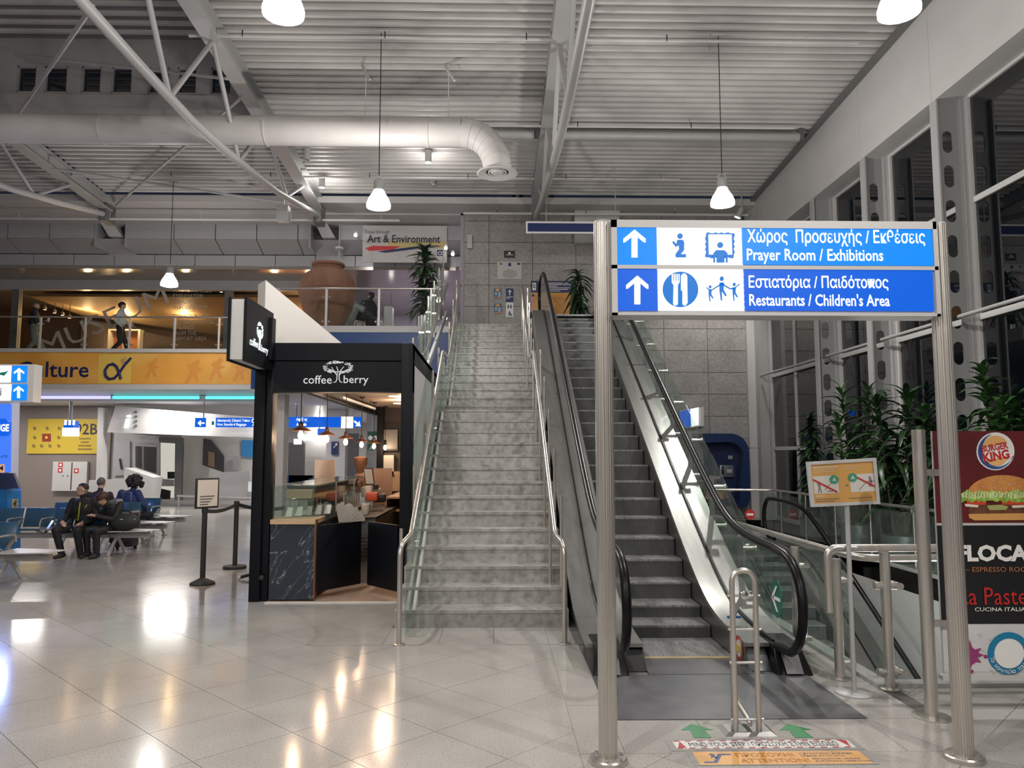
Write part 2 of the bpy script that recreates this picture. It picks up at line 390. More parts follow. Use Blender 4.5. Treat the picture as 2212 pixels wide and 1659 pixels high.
# ================================================================ CEILING
def zc(Y): return 8.47 + .052 * (20.84 - Y)
ceil = sroot('ceiling')
YE = 19.9; SLP = -.052
dk = MB()
for (x0, x1, y0, y1) in ((-4.8, 6.95, -8, YE), (-16, -4.8, 16.4, YE)):
    dk.hexa([(x0, y0, zc(y0) + .10), (x1, y0, zc(y0) + .10), (x1, y1, zc(y1) + .10), (x0, y1, zc(y1) + .10),
             (x0, y0, zc(y0) + .25), (x1, y0, zc(y0) + .25), (x1, y1, zc(y1) + .25), (x0, y1, zc(y1) + .25)])
dk.build('ceiling_deck', M_deck, ceil)
RP = .222
def rib(x0, x1, Y, z, mb=None):
    h = [(-.046, .10), (-.036, .03), (.036, .03), (.046, .10)]
    b = mb or MB(); b.prism(h, (x0, Y, z), (0, 1, SLP), (0, 0, 1), (x1 - x0, 0, 0)); return b
rest = MB(); n_r = 0
Y = YE - .12
while Y > -7.5:
    for (x0, x1) in ((1.15, 6.92), (-4.68, .95), (-10.3, -4.92), (-15.9, -10.5)):
        if x0 < -5 and Y < 16.6: continue
        if Y > 11.2 and x0 > -11: rib(x0, x1, Y, zc(Y)).build('ceiling_slat', M_ceil, ceil)
        else: rib(x0, x1, Y, zc(Y), rest)
    Y -= RP
# raised roof bay beyond the first truss
zh = lambda Y: 10.75 + .10 * (16.5 - Y) * .5
MB().hexa([(-16, -8, zh(-8) + .1), (-4.8, -8, zh(-8) + .1), (-4.8, 16.5, zh(16.5) + .1), (-16, 16.5, zh(16.5) + .1),
           (-16, -8, zh(-8) + .25), (-4.8, -8, zh(-8) + .25), (-4.8, 16.5, zh(16.5) + .25), (-16, 16.5, zh(16.5) + .25)]).build('ceiling_deck_high', M_deck, ceil)
Y = 16.1
while Y > -7:
    if Y > 12: rib(-15.5, -4.9, Y, zh(Y)).build('ceiling_slat', M_ceil, ceil)
    else: rib(-15.5, -4.9, Y, zh(Y), rest)
    Y -= RP * 1.5
rest.build('ceiling_slats_rest', M_ceil, ceil, kind='stuff')
# soffit strip where the decking ends
struct('ceiling_soffit', MB().box(-3.2, 6.9, YE + .02, YB, 8.34, 8.52).box(-16, -3.2, YE + .02, 22.6, 8.34, 8.52).box(-16, -.9, 20.8, 22.6, 8.30, 8.36), mat('soffit_grey', (.52, .51, .50), .5))
struct('trim_2', MB().box(-.9, 6.86, YB - .07, YB - .01, 8.42, 8.48), M_black)
# clerestory
clr = sroot('wall_clerestory')
zf0 = zc(16.4)
px_w = [(35, 78), (95, 145), (175, 218), (240, 285), (320, 365), (382, 425), (455, 500)]
wx = [(at(a, 180, 16.42).x, at(b, 180, 16.42).x) for a, b in px_w]
zw0, zw1 = 9.62, 10.22
m = MB().box(-16, -4.85, 16.42, 16.6, zf0 - .1, zw0).box(-16, -4.85, 16.42, 16.6, zw1, 11.0)
pts = [-16] + [v for p in wx for v in p] + [-4.85]
for i in range(0, len(pts), 2): m.box(pts[i], pts[i + 1], 16.42, 16.6, zw0, zw1)
m.build('clerestory_wall', M_steelp, clr)
MB().box(-16, -4.85, 16.36, 16.42, zf0 - .12, 9.55).build('clerestory_band', mat('band_grey', (.44, .43, .42), .5), clr)
for i, (a, b) in enumerate(wx):
    o = struct('window_clerestory_%d' % (i + 1), MB().box(a, b, 16.52, 16.54, zw0, zw1), M_pane)
    fr = MB()
    for (q0, q1, r0, r1) in ((a, a + .03, zw0, zw1), (b - .03, b, zw0, zw1), (a, b, zw0, zw0 + .03), (a, b, zw1 - .03, zw1)): fr.box(q0, q1, 16.44, 16.51, r0, r1)
    fr.build('window_frame', M_steelp, o)
# ================================================================ RIGHT WINDOW WALL
XW = 6.90; XG = 7.35
wr = sroot('wall_right')
ys = [20.8, 18.75, 16.4, 14.02, 11.62, 9.27, 6.9, 4.5, 2.1, -.3, -2.7, -5.1, -7.5]
zlo = 7.27
for i in range(len(ys) - 1):
    y1, y0 = ys[i], ys[i + 1]
    MB().hexa([(XW, y0 + .004, zlo), (XG + .3, y0 + .004, zlo), (XG + .3, y1 - .004, zlo), (XW, y1 - .004, zlo),
               (XW, y0 + .004, zc(y0) + .05), (XG + .3, y0 + .004, zc(y0) + .05), (XG + .3, y1 - .004, zc(y1) + .05), (XW, y1 - .004, zc(y1) + .05)]).build('wall_panel', M_white, wr)
MB().hexa([(XW - .12, -7.5, zc(-7.5) - .10), (XW, -7.5, zc(-7.5) - .10), (XW, YE, zc(YE) - .08), (XW - .12, YE, zc(YE) - .08),
           (XW - .12, -7.5, zc(-7.5)), (XW, -7.5, zc(-7.5)), (XW, YE, zc(YE)), (XW - .12, YE, zc(YE))]).build('cove_trim', M_steeld, wr)
cy_ = [16.3, 13.95, 11.58, 9.22, 6.88, 4.5, 2.15, -.2, -2.55, -4.9]
def cell_web(mb, x0, x1, y, t, z0, z1, pitch, hw, hh, first):
    """A plate in the plane y with a row of slotted holes, one part of the column."""
    xc = (x0 + x1) / 2; n = 8; zs = []; z = first
    while z + hh / 2 < z1: zs.append(z); z += pitch
    edges = [z0] + [a + pitch / 2 for a in zs[:-1]] + [z1]
    for q, zc_ in enumerate(zs):
        lo, hi = edges[q], edges[q + 1]; R = hw / 2; s = hh / 2 - R; hole = []
        for i in range(n + 1): a = PI * i / n; hole.append((xc + R * math.cos(a), zc_ + s + R * math.sin(a)))
        for i in range(n + 1): a = PI + PI * i / n; hole.append((xc + R * math.cos(a), zc_ - s + R * math.sin(a)))
        m_ = len(hole); outer = []
        for (hx, hz) in hole:
            outer.append((x1 if hx > xc + 1e-6 else x0 if hx < xc - 1e-6 else xc, min(max(hz, lo), hi)))
        # rectangle corners
        for i in range(m_):
            hx, hz = hole[i]
            if hz > zc_ + s + 1e-6 and abs(hx - xc) < R * .75: outer[i] = (xc + (hx - xc) / (R * .75) * (x1 - xc), hi)
            elif hz > zc_ + s + 1e-6: outer[i] = (outer[i][0], hi if abs(hx - xc) < R * .80 else hz)
            if hz < zc_ - s - 1e-6 and abs(hx - xc) < R * .75: outer[i] = (xc + (hx - xc) / (R * .75) * (x1 - xc), lo)
            elif hz < zc_ - s - 1e-6: outer[i] = (outer[i][0], lo if abs(hx - xc) < R * .80 else hz)
        vs = []; fsx = []
        for yy in (y, y + t):
            vs += [(a, yy, b) for a, b in hole] + [(a, yy, b) for a, b in outer]
        for i in range(m_):
            j = (i + 1) % m_
            fsx.append((i, j, m_ + j, m_ + i)); fsx.append((2 * m_ + j, 2 * m_ + i, 3 * m_ + i, 3 * m_ + j)); fsx.append((j, i, 2 * m_ + i, 2 * m_ + j))
        # corner triangles
        k1 = [i for i in range(n + 1)]
        for (ia, ib, cxn, czn) in ((0, n, 0, 0),):
            pass
        mb.add(vs, fsx)
        for sx_, X_ in ((1, x1), (-1, x0)):
            for sz_, Z_ in ((1, hi), (-1, lo)):
                zz = zc_ + sz_ * s
                cand = [o for o, h in zip(outer, hole) if (o[0] - xc) * sx_ > 1e-6 and (h[1] - zc_) * sz_ >= s - 1e-6]
                side = [o for o in cand if abs(o[0] - X_) < 1e-6 and abs(o[1] - Z_) > 1e-6]; top = [o for o in cand if abs(o[1] - Z_) < 1e-6 and abs(o[0] - X_) > 1e-6]
                if side and top:
                    a = max(side, key=lambda o: o[1] * sz_); b = max(top, key=lambda o: o[0] * sx_)
                    for yy in (y, y + t): mb.add([(a[0], yy, a[1]), (b[0], yy, b[1]), (X_, yy, Z_)], [(0, 1, 2)])
    return mb
for y in cy_:
    mb = MB(); cell_web(mb, XW + .03, XG - .07, y, .025, 0, zlo, .56, .165, .36, .45)
    if y > 8:
        c = mb.build('column_web', M_colm, None); c['kind'] = 'structure'
        MB().box(XW, XW + .03, y - .08, y + .10, 0, zlo).build('column_flange', M_steelp, c)
        MB().box(XG - .08, XG - .05, y - .08, y + .10, 0, zlo).build('column_flange', M_steelp, c)
    else: struct('column_web', mb.box(XW, XW + .03, y - .08, y + .10, 0, zlo), M_steelp)
wy = [(16.52, 20.3)] + [(cy_[i + 1] + .16, cy_[i] - .14) for i in range(len(cy_) - 1)]
zt = [.05, 1.86, 3.78, 5.60, zlo]
for i, (y0, y1) in enumerate(wy):
    if y1 < 6: break
    ym = y1 - .0
    wn = sroot('window_%d' % (i + 1))
    fr = MB().box(XG - .03, XG + .05, y0, y0 + .07, 0, zlo).box(XG - .03, XG + .05, y1 - .07, y1, 0, zlo)
    for z in zt: fr.box(XG - .03, XG + .05, y0 + .07, y1 - .07, max(z - .045, 0), min(z + .045, zlo))
    if y1 - y0 > 3: fr.box(XG - .03, XG + .05, 18.6, 18.67, .1, 1.8).box(XG - .03, XG + .05, 18.6, 18.67, 1.92, 3.72).box(XG - .03, XG + .05, 18.6, 18.67, 3.83, 5.55).box(XG - .03, XG + .05, 18.6, 18.67, 5.65, zlo - .06)
    fr.build('window_frame', M_white, wn)
    for k in range(4): MB().box(XG + .012, XG + .022, y0 + .06, y1 - .06, zt[k] + .03, zt[k + 1] - .03).build('pane', M_pane, wn)
    tag_y = MB().tube([(XW + .17, y0 - .02, 3.80), (XW + .17, y1 + .04, 3.80)], .032, 12)
    tag_y.build('tie_tube', M_steelp, wn, smooth=True)
struct('wall_right_front', MB().box(XG - .05, XG + .3, -7.5, 4.3, 0, zlo), M_pane)
struct('wall_right_end', MB().box(XG - .05, XG + .2, 20.3, 20.5, 0, zlo).box(XG - .3, XG + .3, YB - .4, YB - .1, 0, zlo), M_steelp)
for y in cy_[:4]: struct('trim_column_edge', MB().box(XG - .045, XG + .05, y - .14, y + .16, 0, zlo), M_steelp)
# dark service yard outside the glass: ground and the next building's cladding
struct('ground_outside', MB().box(7.9, 30, -10, 30, -.2, -.02), mat('night_asphalt', (.05, .05, .05), .7))
# far behind the viewer: hall closes
struct('wall_rear', MB().box(-20, 8, -8.3, -8, 0, 12), mat('rear_wall', (.45, .44, .43), .6))
struct('wall_left', MB().box(-16.4, -16.1, -8, 16, 0, 12), mat('left_wall', (.45, .44, .43), .6))
# ================================================================ UPPER FLOOR SLAB
upper = sroot('floor_upper')
M_slabf = mat('upper_floor_stone', (.42, .41, .39), .25)
XJ = -5.6; YR = 17.62; YL = 21.5; XS = -.98; YT = 16.9
MB().box(-22, XJ, YL, 30, HU - .45, HU - .004).box(XJ, XS, YR, 30, HU - .30, HU - .004).box(XS, 2.85, YT + .02, YB, HU - .30, HU - .004).build('slab', M_slabf, upper)
# ================================================================ TRUSSES
def truss(name, X, s, y_from=5.0):
    t = sroot(name)
    p = MB()
    y0, y1 = y_from, 20.25
    def hz(x0, x1, o0, o1): p.hexa([(x0, y0, zc(y0) + o0), (x1, y0, zc(y0) + o0), (x1, y1, zc(y1) + o0), (x0, y1, zc(y1) + o0), (x0, y0, zc(y0) + o1), (x1, y0, zc(y0) + o1), (x1, y1, zc(y1) + o1), (x0, y1, zc(y1) + o1)])
    hz(X - .14, X + .14, -.34, -.31); hz(X - .02, X + .02, -.31, .0); hz(X - .14, X + .14, -.03, .0)
    p.build('beam', M_steelp, t)
    chord = [(X, 2, 7.3), (X, 5, 7.02), (X, 7, 6.92), (X, 8.5, 6.87), (X, 9.8, 6.86), (X, 11.6, 6.88), (X, 13.0, 6.99), (X, 14.2, 7.13), (X, 16.2, 7.36), (X, 18, 7.66), (X, 19.4, 7.93), (X, 20.2, 8.06)]
    MB().tube(chord, .075, 12).build('lower_chord', M_steelp, t, smooth=True)
    def zch(Y):
        for a, b in zip(chord, chord[1:]):
            if a[1] <= Y <= b[1]: return a[2] + (b[2] - a[2]) * (Y - a[1]) / (b[1] - a[1])
    cn = [4.8, 7.9, 10.85, 13.85, 17.05]; bn = [3.4, 6.4, 9.4, 12.4, 15.4, 18.5]
    for q, c in enumerate(cn):
        for b in (bn[q], bn[q + 1]):
            MB().tube([(X, c, zch(c)), (X, b, zc(b) - .31)], .042, 10).build('web_member', M_steelp, t, smooth=True)
    MB().box(X - .10, X + .10, 20.0, 20.5, 7.85, 8.35).build('end_bracket', M_steeld, t)
    return t
truss('truss_1', -4.76, 1); truss('truss_2', 1.05, 1); truss('truss_3', -10.4, 1)
rods = [((-10.0, 19.9, 8.22), (-4.9, 14.2, 8.45)), ((-4.9, 19.9, 8.22), (-10.3, 17.5, 8.30)), ((-10.3, 15.9, 10.2), (-4.9, 13.5, 8.5)), ((-4.76, 8.7, 6.95), (-10.3, 16, 8.75)), ((-4.76, 7.9, 6.9), (-10.4, 13.0, 9.6))]
for i, (a, b) in enumerate(rods): struct('bracing_rod_%d' % (i + 1), MB().tube([a, b], .032, 8), M_steelp, smooth=True)
# ================================================================ SPRINKLER PIPES under the decking
for i, (Y, x0, x1) in enumerate(((12.5, -5.2, 6.2), (15.6, -16, 6.3), (18.3, -16, 4.5), (20.15, -.9, 6.8), (20.2, -16, -2.6))):
    z = zc(Y) - .16 if i < 3 else (8.15 if i == 3 else 7.95)
    p = MB().tube([(x0, Y, z), (x1, Y, z)], .028 if i < 3 else .035, 8)
    xx = x0 + .9
    while xx < x1:
        p.tube([(xx, Y, z), (xx, Y, z + (.12 if i < 3 else .17))], .010, 6); xx += 2.4
    o = tag(p.build('sprinkler_pipe', M_ceil, None, smooth=True), ['thin white pipe across the ceiling, nearest the hanging lamp tops', 'thin white pipe crossing the ceiling just above the big duct', 'thin white pipe across the ceiling level with the duct outlet', 'white pipe low in front of the tiled back wall top', 'long white pipe in front of the grey panelled band'][i], 'pipe')
    if i < 4:
        for k in range(int((x1 - x0) / 2.4)):
            MB().cyl((x0 + .9 + 2.4 * k, Y - .02, z - .02), (x0 + .9 + 2.4 * k, Y - .02, z + .10), .010, 6).build('sprinkler_head', M_blackm, o)
# ================================================================ AIR DUCT
dt = thing('air_duct', 'large white round air duct that bends down to a round outlet', 'duct', (0, 0, 0))
MB().tube([(-15.8, 13.0, 7.31), (-.62, 13.0, 7.31)], .25, 32).build('straight_run', M_ceil, dt, smooth=True)
el = MB(); C = Vector((-.62, 13.0, 6.68)); seg = 6
rg = [C + Vector((math.cos(PI / 2 * (1 - i / seg)) * .63, 0, math.sin(PI / 2 * (1 - i / seg)) * .63)) for i in range(seg + 1)]
MB().tube(rg, .250, 32).build('elbow', M_ceil, dt, smooth=True)
for i in range(1, seg):
    q = PI / 2 * (1 - i / seg); d = Vector((math.sin(q), 0, -math.cos(q)))
    MB().tube([rg[i] - d * .008, rg[i] + d * .008], .262, 32).build('elbow_seam', M_ceil, dt, smooth=True)
for i in range(5):
    xx = -1.2 - i * 2.8
    MB().lathe([(.25, -.012), (.262, -.012), (.262, .012), (.25, .012)], (xx, 13, 7.31), 32, Matrix.Rotation(PI / 2, 3, 'Y'), cap=False).build('joint_band', M_ceil, dt, smooth=True)
MB().lathe([(.25, .10), (.25, .02), (.35, -.015), (.36, -.03), (.34, -.04), (.20, -.01), (.19, .06)], (.01, 13, 6.60), 36, cap=False).build('outlet_flange', M_ceil, dt, smooth=True)
MB().lathe([(.0, -.03), (.10, -.028), (.12, -.01), (.0, .0)], (.01, 13, 6.60), 28, cap=False).lathe([(.135, -.02), (.165, -.02), (.165, .0), (.135, .0), (.135, -.02)], (.01, 13, 6.60), 28, cap=False).build('outlet_disc', M_ceil, dt, smooth=True)
MB().cyl((.01, 13, 6.61), (.01, 13, 6.72), .19, 24).build('outlet_throat', M_blackm, dt)
for x in (-2.3, -.85):
    MB().bar((x - .08, 13.0, zc(13) - .35), (x + .12, 12.7, 8.1), .03, .03).cyl((x, 13, zc(13) - .33), (x, 13, 7.56), .008, 6).build('hanger', M_ceil, dt)
K_ = 1.045; dt.scale = (K_, K_, K_); dt.location = (0, 0, EYE * (1 - K_))
# round grey blind tube under the decking
for x0, x1, lab in ((1.35, 6.55, 'grey roller tube under the ceiling beside the tall windows'), (-.3, .8, 'short grey roller tube end between duct bend and ceiling beam')):
    r = thing('roller_tube', lab, 'roller tube', ((x0 + x1) / 2, 16, 8.6)); MB().tube([(x0, 16, 8.56), (x1, 16, 8.56)], .100, 20).build('tube', M_steelp, r, smooth=True)
    MB().box(x1, x1 + .10, 15.95, 16.05, 8.5, 8.75).box(x0 - .10, x0, 15.95, 16.05, 8.5, 8.75).build('end_bracket', M_steeld, r)
def prect(mt, name, px0, px1, py0, py1, Y, parent, th=.004, d=0.0):
    """Upright rectangle facing the viewer at depth Y, its corners measured in the photograph."""
    a = at(px0, py1, Y); b = at(px1, py0, Y)
    return MB().box(a.x, b.x, Y - d - th, Y - d, a.z, b.z).build(name, mt, parent)
def ppoly(mt, name, pts, Y, parent, th=.003, d=0.0):
    q = [at(x, y, Y) for x, y in pts]
    return MB().prism([(p.x, p.z) for p in q], (0, Y - d, 0), (1, 0, 0), (0, 0, 1), (0, -th, 0)).build(name, mt, parent)
# ================================================================ STAIRCASE
ST0, SD, SR = 7.78, .30, .17
SX0, SX1 = -1.0, .72
def st_y(n): return ST0 + (n - 1) * SD if n <= 14 else 13.3 + (n - 15) * SD
def st_n(Y):                                            # height of the nosing line
    if Y < ST0: return 0
    if Y < 11.68: return .17 + (Y - ST0) / SD * SR
    if Y < 13.3 - .001: return 14 * SR + .0
    return min(15 * SR + (Y - 13.3) / SD * SR, HU)
stair = thing('staircase', 'wide grey marble staircase rising to the upper floor beside the escalator', 'stairs', (0, 7.78, 0))
for n in range(1, 28):
    y0 = st_y(n); y1 = st_y(n + 1) if n < 27 else 17.25
    if n == 14: y1 = 13.3
    a, b = SX0 if n == 1 else SX0 + .02, SX1
    m = MB().box(a, b, y0, y0 + .03, SR * (n - 1), SR * n - .032).box(a, b, y0 - .012, y1 + .02, SR * n - .032, SR * n)
    m.build('step', M_stair, stair)
body = [(ST0 + .03, .002)] + [(st_y(n) + .03, SR * n - .034) for n in range(1, 28)]
pl = [(ST0 + .04, .001)]
for n in range(1, 28):
    pl += [(st_y(n) + .04, SR * (n - 1) + .001), (st_y(n) + .04, SR * n - .035)]
pl += [(17.2, HU - .035), (17.2, 3.2), (12.2, .001)]
MB().prism(pl, (SX0 + .02, 0, 0), (0, 1, 0), (0, 0, 1), (SX1 - SX0 - .03, 0, 0)).build('stair_body', M_steelp, stair)
for n in list(range(1, 14)) + list(range(15, 27)):
    y0 = st_y(n); MB().prism([(y0 + .03, SR * n), (y0 + SD, SR * n), (y0 + SD, SR * n + .15)], (-.83, 0, 0), (0, 1, 0), (0, 0, 1), (.03, 0, 0)).build('skirting_wedge', mat('pale_stone', (.60, .60, .57), .4), stair)
# rails
def rail_pts(x, xp, dz=.90):
    P = [(xp, 7.1, .0), (xp, 7.1, .88), (x, 7.34, .93)]
    P += [(x, 7.55, .17 + (7.55 - ST0) / SD * SR + dz), (x, 11.68, 14 * SR + dz), (x, 12.9, 14 * SR + dz + .05), (x, 13.2, 15 * SR + dz - .05), (x, 16.9, HU + dz), (x, 17.3, HU + dz + .05)]
    return P
lr = thing('stair_railing', 'steel handrail with green glass panels along the staircase, kiosk side', 'railing', (-.82, 7.1, 0))
MB().tube(fillet(rail_pts(-.82, -.87), .12), .024, 12).build('handrail', M_inox, lr, smooth=True)
MB().lathe([(.055, 0), (.055, .008), (.045, .012), (.026, .013)], (-.87, 7.1, 0), 20).build('post_flange', M_inox, lr, smooth=True)
MB().tube(fillet([(-.90, 7.4, .17), (-.90, 7.4, 1.0)], .05), .016, 8).build('post', M_inox, lr, smooth=True)
yy = [7.42, 8.55, 9.7, 10.85, 11.68]
def glass_seg(par, X, a, b, za, zb, lo=.06, hi=.80, th=.012, mt=None):
    MB().hexa([(X, a, za + lo), (X + th, a, za + lo), (X + th, b, zb + lo), (X, b, zb + lo), (X, a, za + hi), (X + th, a, za + hi), (X + th, b, zb + hi), (X, b, zb + hi)]).build('glass_panel', mt or M_glassg, par)
nz = lambda Y: .17 + (Y - ST0) / SD * SR
for a, b in zip(yy, yy[1:]):
    glass_seg(lr, -.86, a + .02, b - .02, nz(a + .02), nz(b - .02), lo=-.30 if a < 7.5 else -.12, hi=.82)
glass_seg(lr, -.86, 11.7, 13.0, 2.38, 2.38)
nz2 = lambda Y: 15 * SR + (Y - 13.3) / SD * SR
for a, b in zip([13.2, 14.5, 15.7], [14.5, 15.7, 16.9]): glass_seg(lr, -.86, a + .02, b - .02, nz2(a + .02), nz2(b - .02))
for Y in (8.55, 9.7, 10.85, 11.9, 13.1, 14.5, 15.7, 16.9):
    z = st_n(Y); MB().cyl((-.90, Y, z - .1), (-.90, Y, z + .98), .018, 8).build('post', M_inox, lr, smooth=True)
    for dz in (.15, .70): MB().cyl((-.90, Y, z + dz), (-.84, Y, z + dz), .016, 8).build('glass_clamp', M_chrome, lr, smooth=True)
rr_ = thing('stair_railing', 'steel handrail of the staircase, escalator side, without glass', 'railing', (.58, 7.1, 0))
MB().tube(fillet(rail_pts(.57, .62), .12), .024, 12).build('handrail', M_inox, rr_, smooth=True)
MB().lathe([(.055, 0), (.055, .008), (.045, .012), (.026, .013)], (.62, 7.1, 0), 20).build('post_flange', M_inox, rr_, smooth=True)
for n in (2, 5, 8, 11, 14, 17, 20, 23, 26):
    Y = st_y(n) + .15; z = SR * n
    MB().cyl((.57, Y, z), (.57, Y, z + .84), .015, 8).lathe([(.03, 0), (.03, .006), (.015, .008)], (.57, Y, z), 12).build('post', M_inox, rr_, smooth=True)
    MB().cyl((.68, Y - .1, z), (.68, Y - .1, z + .93), .017, 8).build('post', M_inox, rr_, smooth=True)
# second, parallel railing seen beyond the kiosk roof
l2 = thing('side_railing', 'steel and glass railing outside the upper flight, behind the kiosk roof', 'railing', (-1.2, 12, 0))
MB().tube(fillet([(-1.22, 10.4, 2.30), (-1.22, 10.4, 2.9), (-1.18, 12.9, 3.45), (-1.12, 17.4, 5.6)], .1), .022, 10).build('handrail', M_inox, l2, smooth=True)
for k in range(6):
    Y = 11.0 + 1.2 * k; z = 2.35 + (Y - 10.4) * .46
    MB().cyl((-1.2, Y, z - .35), (-1.2, Y, z + .75), .018, 8).build('post', M_inox, l2, smooth=True)
    MB().box(-1.24, -1.16, Y - .02, Y + .02, z + .1, z + .13).box(-1.24, -1.16, Y - .02, Y + .02, z + .45, z + .48).build('glass_clamp', M_chrome, l2)
    if k < 5: MB().hexa([(-1.19, Y + .03, z - .2), (-1.18, Y + .03, z - .2), (-1.18, Y + 1.17, z + .34), (-1.19, Y + 1.17, z + .34), (-1.19, Y + .03, z + .6), (-1.18, Y + .03, z + .6), (-1.18, Y + 1.17, z + 1.14), (-1.19, Y + 1.17, z + 1.14)]).build('glass_panel', M_glassg, l2)
MB().bar((-1.22, 10.5, 2.1), (-1.14, 17.3, 4.9), .05, .12).build('stringer', M_steelp, l2)
# ================================================================ ESCALATORS
def smax(a, b, k): return .5 * (a + b + math.sqrt((a - b) ** 2 + k * k))
def smin(a, b, k): return .5 * (a + b - math.sqrt((a - b) ** 2 + k * k))
M_stepm = speckle('escalator_step_metal', (.20, .20, .20), (.10, .10, .10), (.26, .26, .26), 7, .42, 2.0, .05, stretch=(14, .8, .8), spec=.5, dk=.8)
def ribbed(name, base, axis):
    m = mat(name, base, .45, .35, noise=(3, .18)); nt = m.node_tree; b = nt.nodes['Principled BSDF']
    g = nt.nodes.new('ShaderNodeNewGeometry'); wv = nt.nodes.new('ShaderNodeTexWave'); wv.bands_direction = axis; wv.inputs['Scale'].default_value = 32; wv.inputs['Distortion'].default_value = 0
    nt.links.new(g.outputs['Position'], wv.inputs[0]); bp = nt.nodes.new('ShaderNodeBump'); bp.inputs['Strength'].default_value = .9; bp.inputs['Distance'].default_value = .006
    src_ = b.inputs['Base Color'].links[0].from_socket; rr = nt.nodes.new('ShaderNodeMapRange'); rr.inputs[3].default_value = .55; rr.inputs[4].default_value = 1.2; nt.links.new(wv.outputs['Fac'], rr.inputs[0])
    xx = nt.nodes.new('ShaderNodeMix'); xx.data_type = 'RGBA'; xx.blend_type = 'MULTIPLY'; xx.inputs[0].default_value = 1; nt.links.new(src_, xx.inputs[6]); nt.links.new(rr.outputs[0], xx.inputs[7]); nt.links.new(xx.outputs[2], b.inputs['Base Color'])
    nt.links.new(wv.outputs['Fac'], bp.inputs['Height']); nt.links.new(bp.outputs[0], b.inputs['Normal'])
    return m
M_riser = ribbed('ribbed_step_metal', (.17, .175, .18), 'X')
M_plate = mat('landing_plate_metal', (.20, .205, .22), .30, .6, noise=(5, .15), bump=(90, .12))
def escalator(root, xc, f, ya, yb, nos, low_newel=True, top_newel=True, hr_from=None):
    hw = .40; gx = .645
    N = 60; Ys = [ya + (yb - ya) * i / N for i in range(N + 1)]; Yd = [ya + .62] + [Y for Y in Ys if Y > ya + .64] if low_newel else Ys
    for s in (-1, 1):
        ins, out, g = xc + s * (hw + .015), xc + s * (gx + .23), xc + s * gx
        def strip(x0, x1, lo, hi, name, mt, nY=Yd):
            mb = MB(); vs = []
            for Y in nY: vs += [(x0, Y, f(Y) + lo), (x1, Y, f(Y) + lo), (x1, Y, f(Y) + hi), (x0, Y, f(Y) + hi)]
            fs_ = []
            for i in range(len(nY) - 1):
                for j in range(4): fs_.append((4 * i + j, 4 * i + (j + 1) % 4, 4 * i + 4 + (j + 1) % 4, 4 * i + 4 + j))
            fs_ += [(3, 2, 1, 0), tuple(4 * (len(nY) - 1) + j for j in range(4))]
            mb.add(vs, fs_); return mb.build(name, mt, root, smooth=True)
        strip(min(ins, g - s * .012), max(ins, g - s * .012), .13, .16, 'inner_deck', M_inoxd)
        strip(min(out, g + s * .012), max(out, g + s * .012), .13, .16, 'outer_deck', M_inoxd)
        strip(g - .012, g + .012, .10, .185, 'gasket', M_rubber)
        strip(ins - .004, ins + .004, -.22, .13, 'skirt_plate', mat('skirt_steel', (.22, .21, .20), .35, .8))
        # outer cladding down to the floor
        gy = [Y for Y in Ys if Y > ya + .35 and Y < yb - .3]
        # glass
        gl = [Y for Y in Ys if ya + .45 <= Y <= yb - .45]
        for k in range(0, len(gl) - 1, 8):
            seg = gl[k:k + 9]
            if len(seg) < 2: break
            mb = MB(); vs = []
            for Y in seg: vs += [(g - .005, Y, f(Y) + .17), (g + .005, Y, f(Y) + .17), (g + .005, Y, f(Y) + .89), (g - .005, Y, f(Y) + .89)]
            fs_ = []
            for i in range(len(seg) - 1):
                for j in range(4): fs_.append((4 * i + j, 4 * i + (j + 1) % 4, 4 * i + 4 + (j + 1) % 4, 4 * i + 4 + j))
            fs_ += [(3, 2, 1, 0), tuple(4 * (len(seg) - 1) + j for j in range(4))]
            mb.add(vs, fs_); mb.build('glass_panel', M_glass, root)
        path = []
        if low_newel:
            c = (ya + .36, .56); path += [(g, ya + .60, .17), (g, ya + .45, .19)]
            path += [(g, c[0] + .37 * math.cos(a), c[1] + .37 * math.sin(a)) for a in [(-PI / 2 - PI * .95 * i / 10) for i in range(1, 11)]]
            half = circ(c[0], c[1], .33, 24); half = [p for p in half if p[0] <= ya + .46]
            pts = [(ya + .46, .23)] + sorted([p for p in half], key=lambda p: -math.atan2(p[1] - c[1], c[0] - p[0]) * -1) + [(ya + .46, .89)]
            MB().prism(pts, (g - .005, 0, 0), (0, 1, 0), (0, 0, 1), (.01, 0, 0)).build('glass_panel', M_glass, root)
        for Y in Ys:
            if Y > (ya + .45 if low_newel else ya) and Y < (yb - .45 if top_newel else yb): path.append((g, Y, f(Y) + .925))
        if top_newel:
            zt_ = f(yb); c = (yb - .36, zt_ + .56)
            path += [(g, c[0] + .37 * math.cos(a), c[1] + .37 * math.sin(a)) for a in [(PI / 2 - PI * .95 * i / 10) for i in range(1, 11)]]
            path += [(g, yb - .5, zt_ + .2)]
            pts = [(yb - .46, zt_ + .89)] + [(c[0] + .33 * math.cos(a), c[1] + .33 * math.sin(a)) for a in [PI / 2 - PI * i / 12 for i in range(1, 12)]] + [(yb - .46, zt_ + .23)]
            MB().prism(pts, (g - .005, 0, 0), (0, 1, 0), (0, 0, 1), (.01, 0, 0)).build('glass_panel', M_glass, root)
        mb = MB(); mb.tube(path, .036, 12); mb.build('handrail', M_rubber, root, smooth=True)
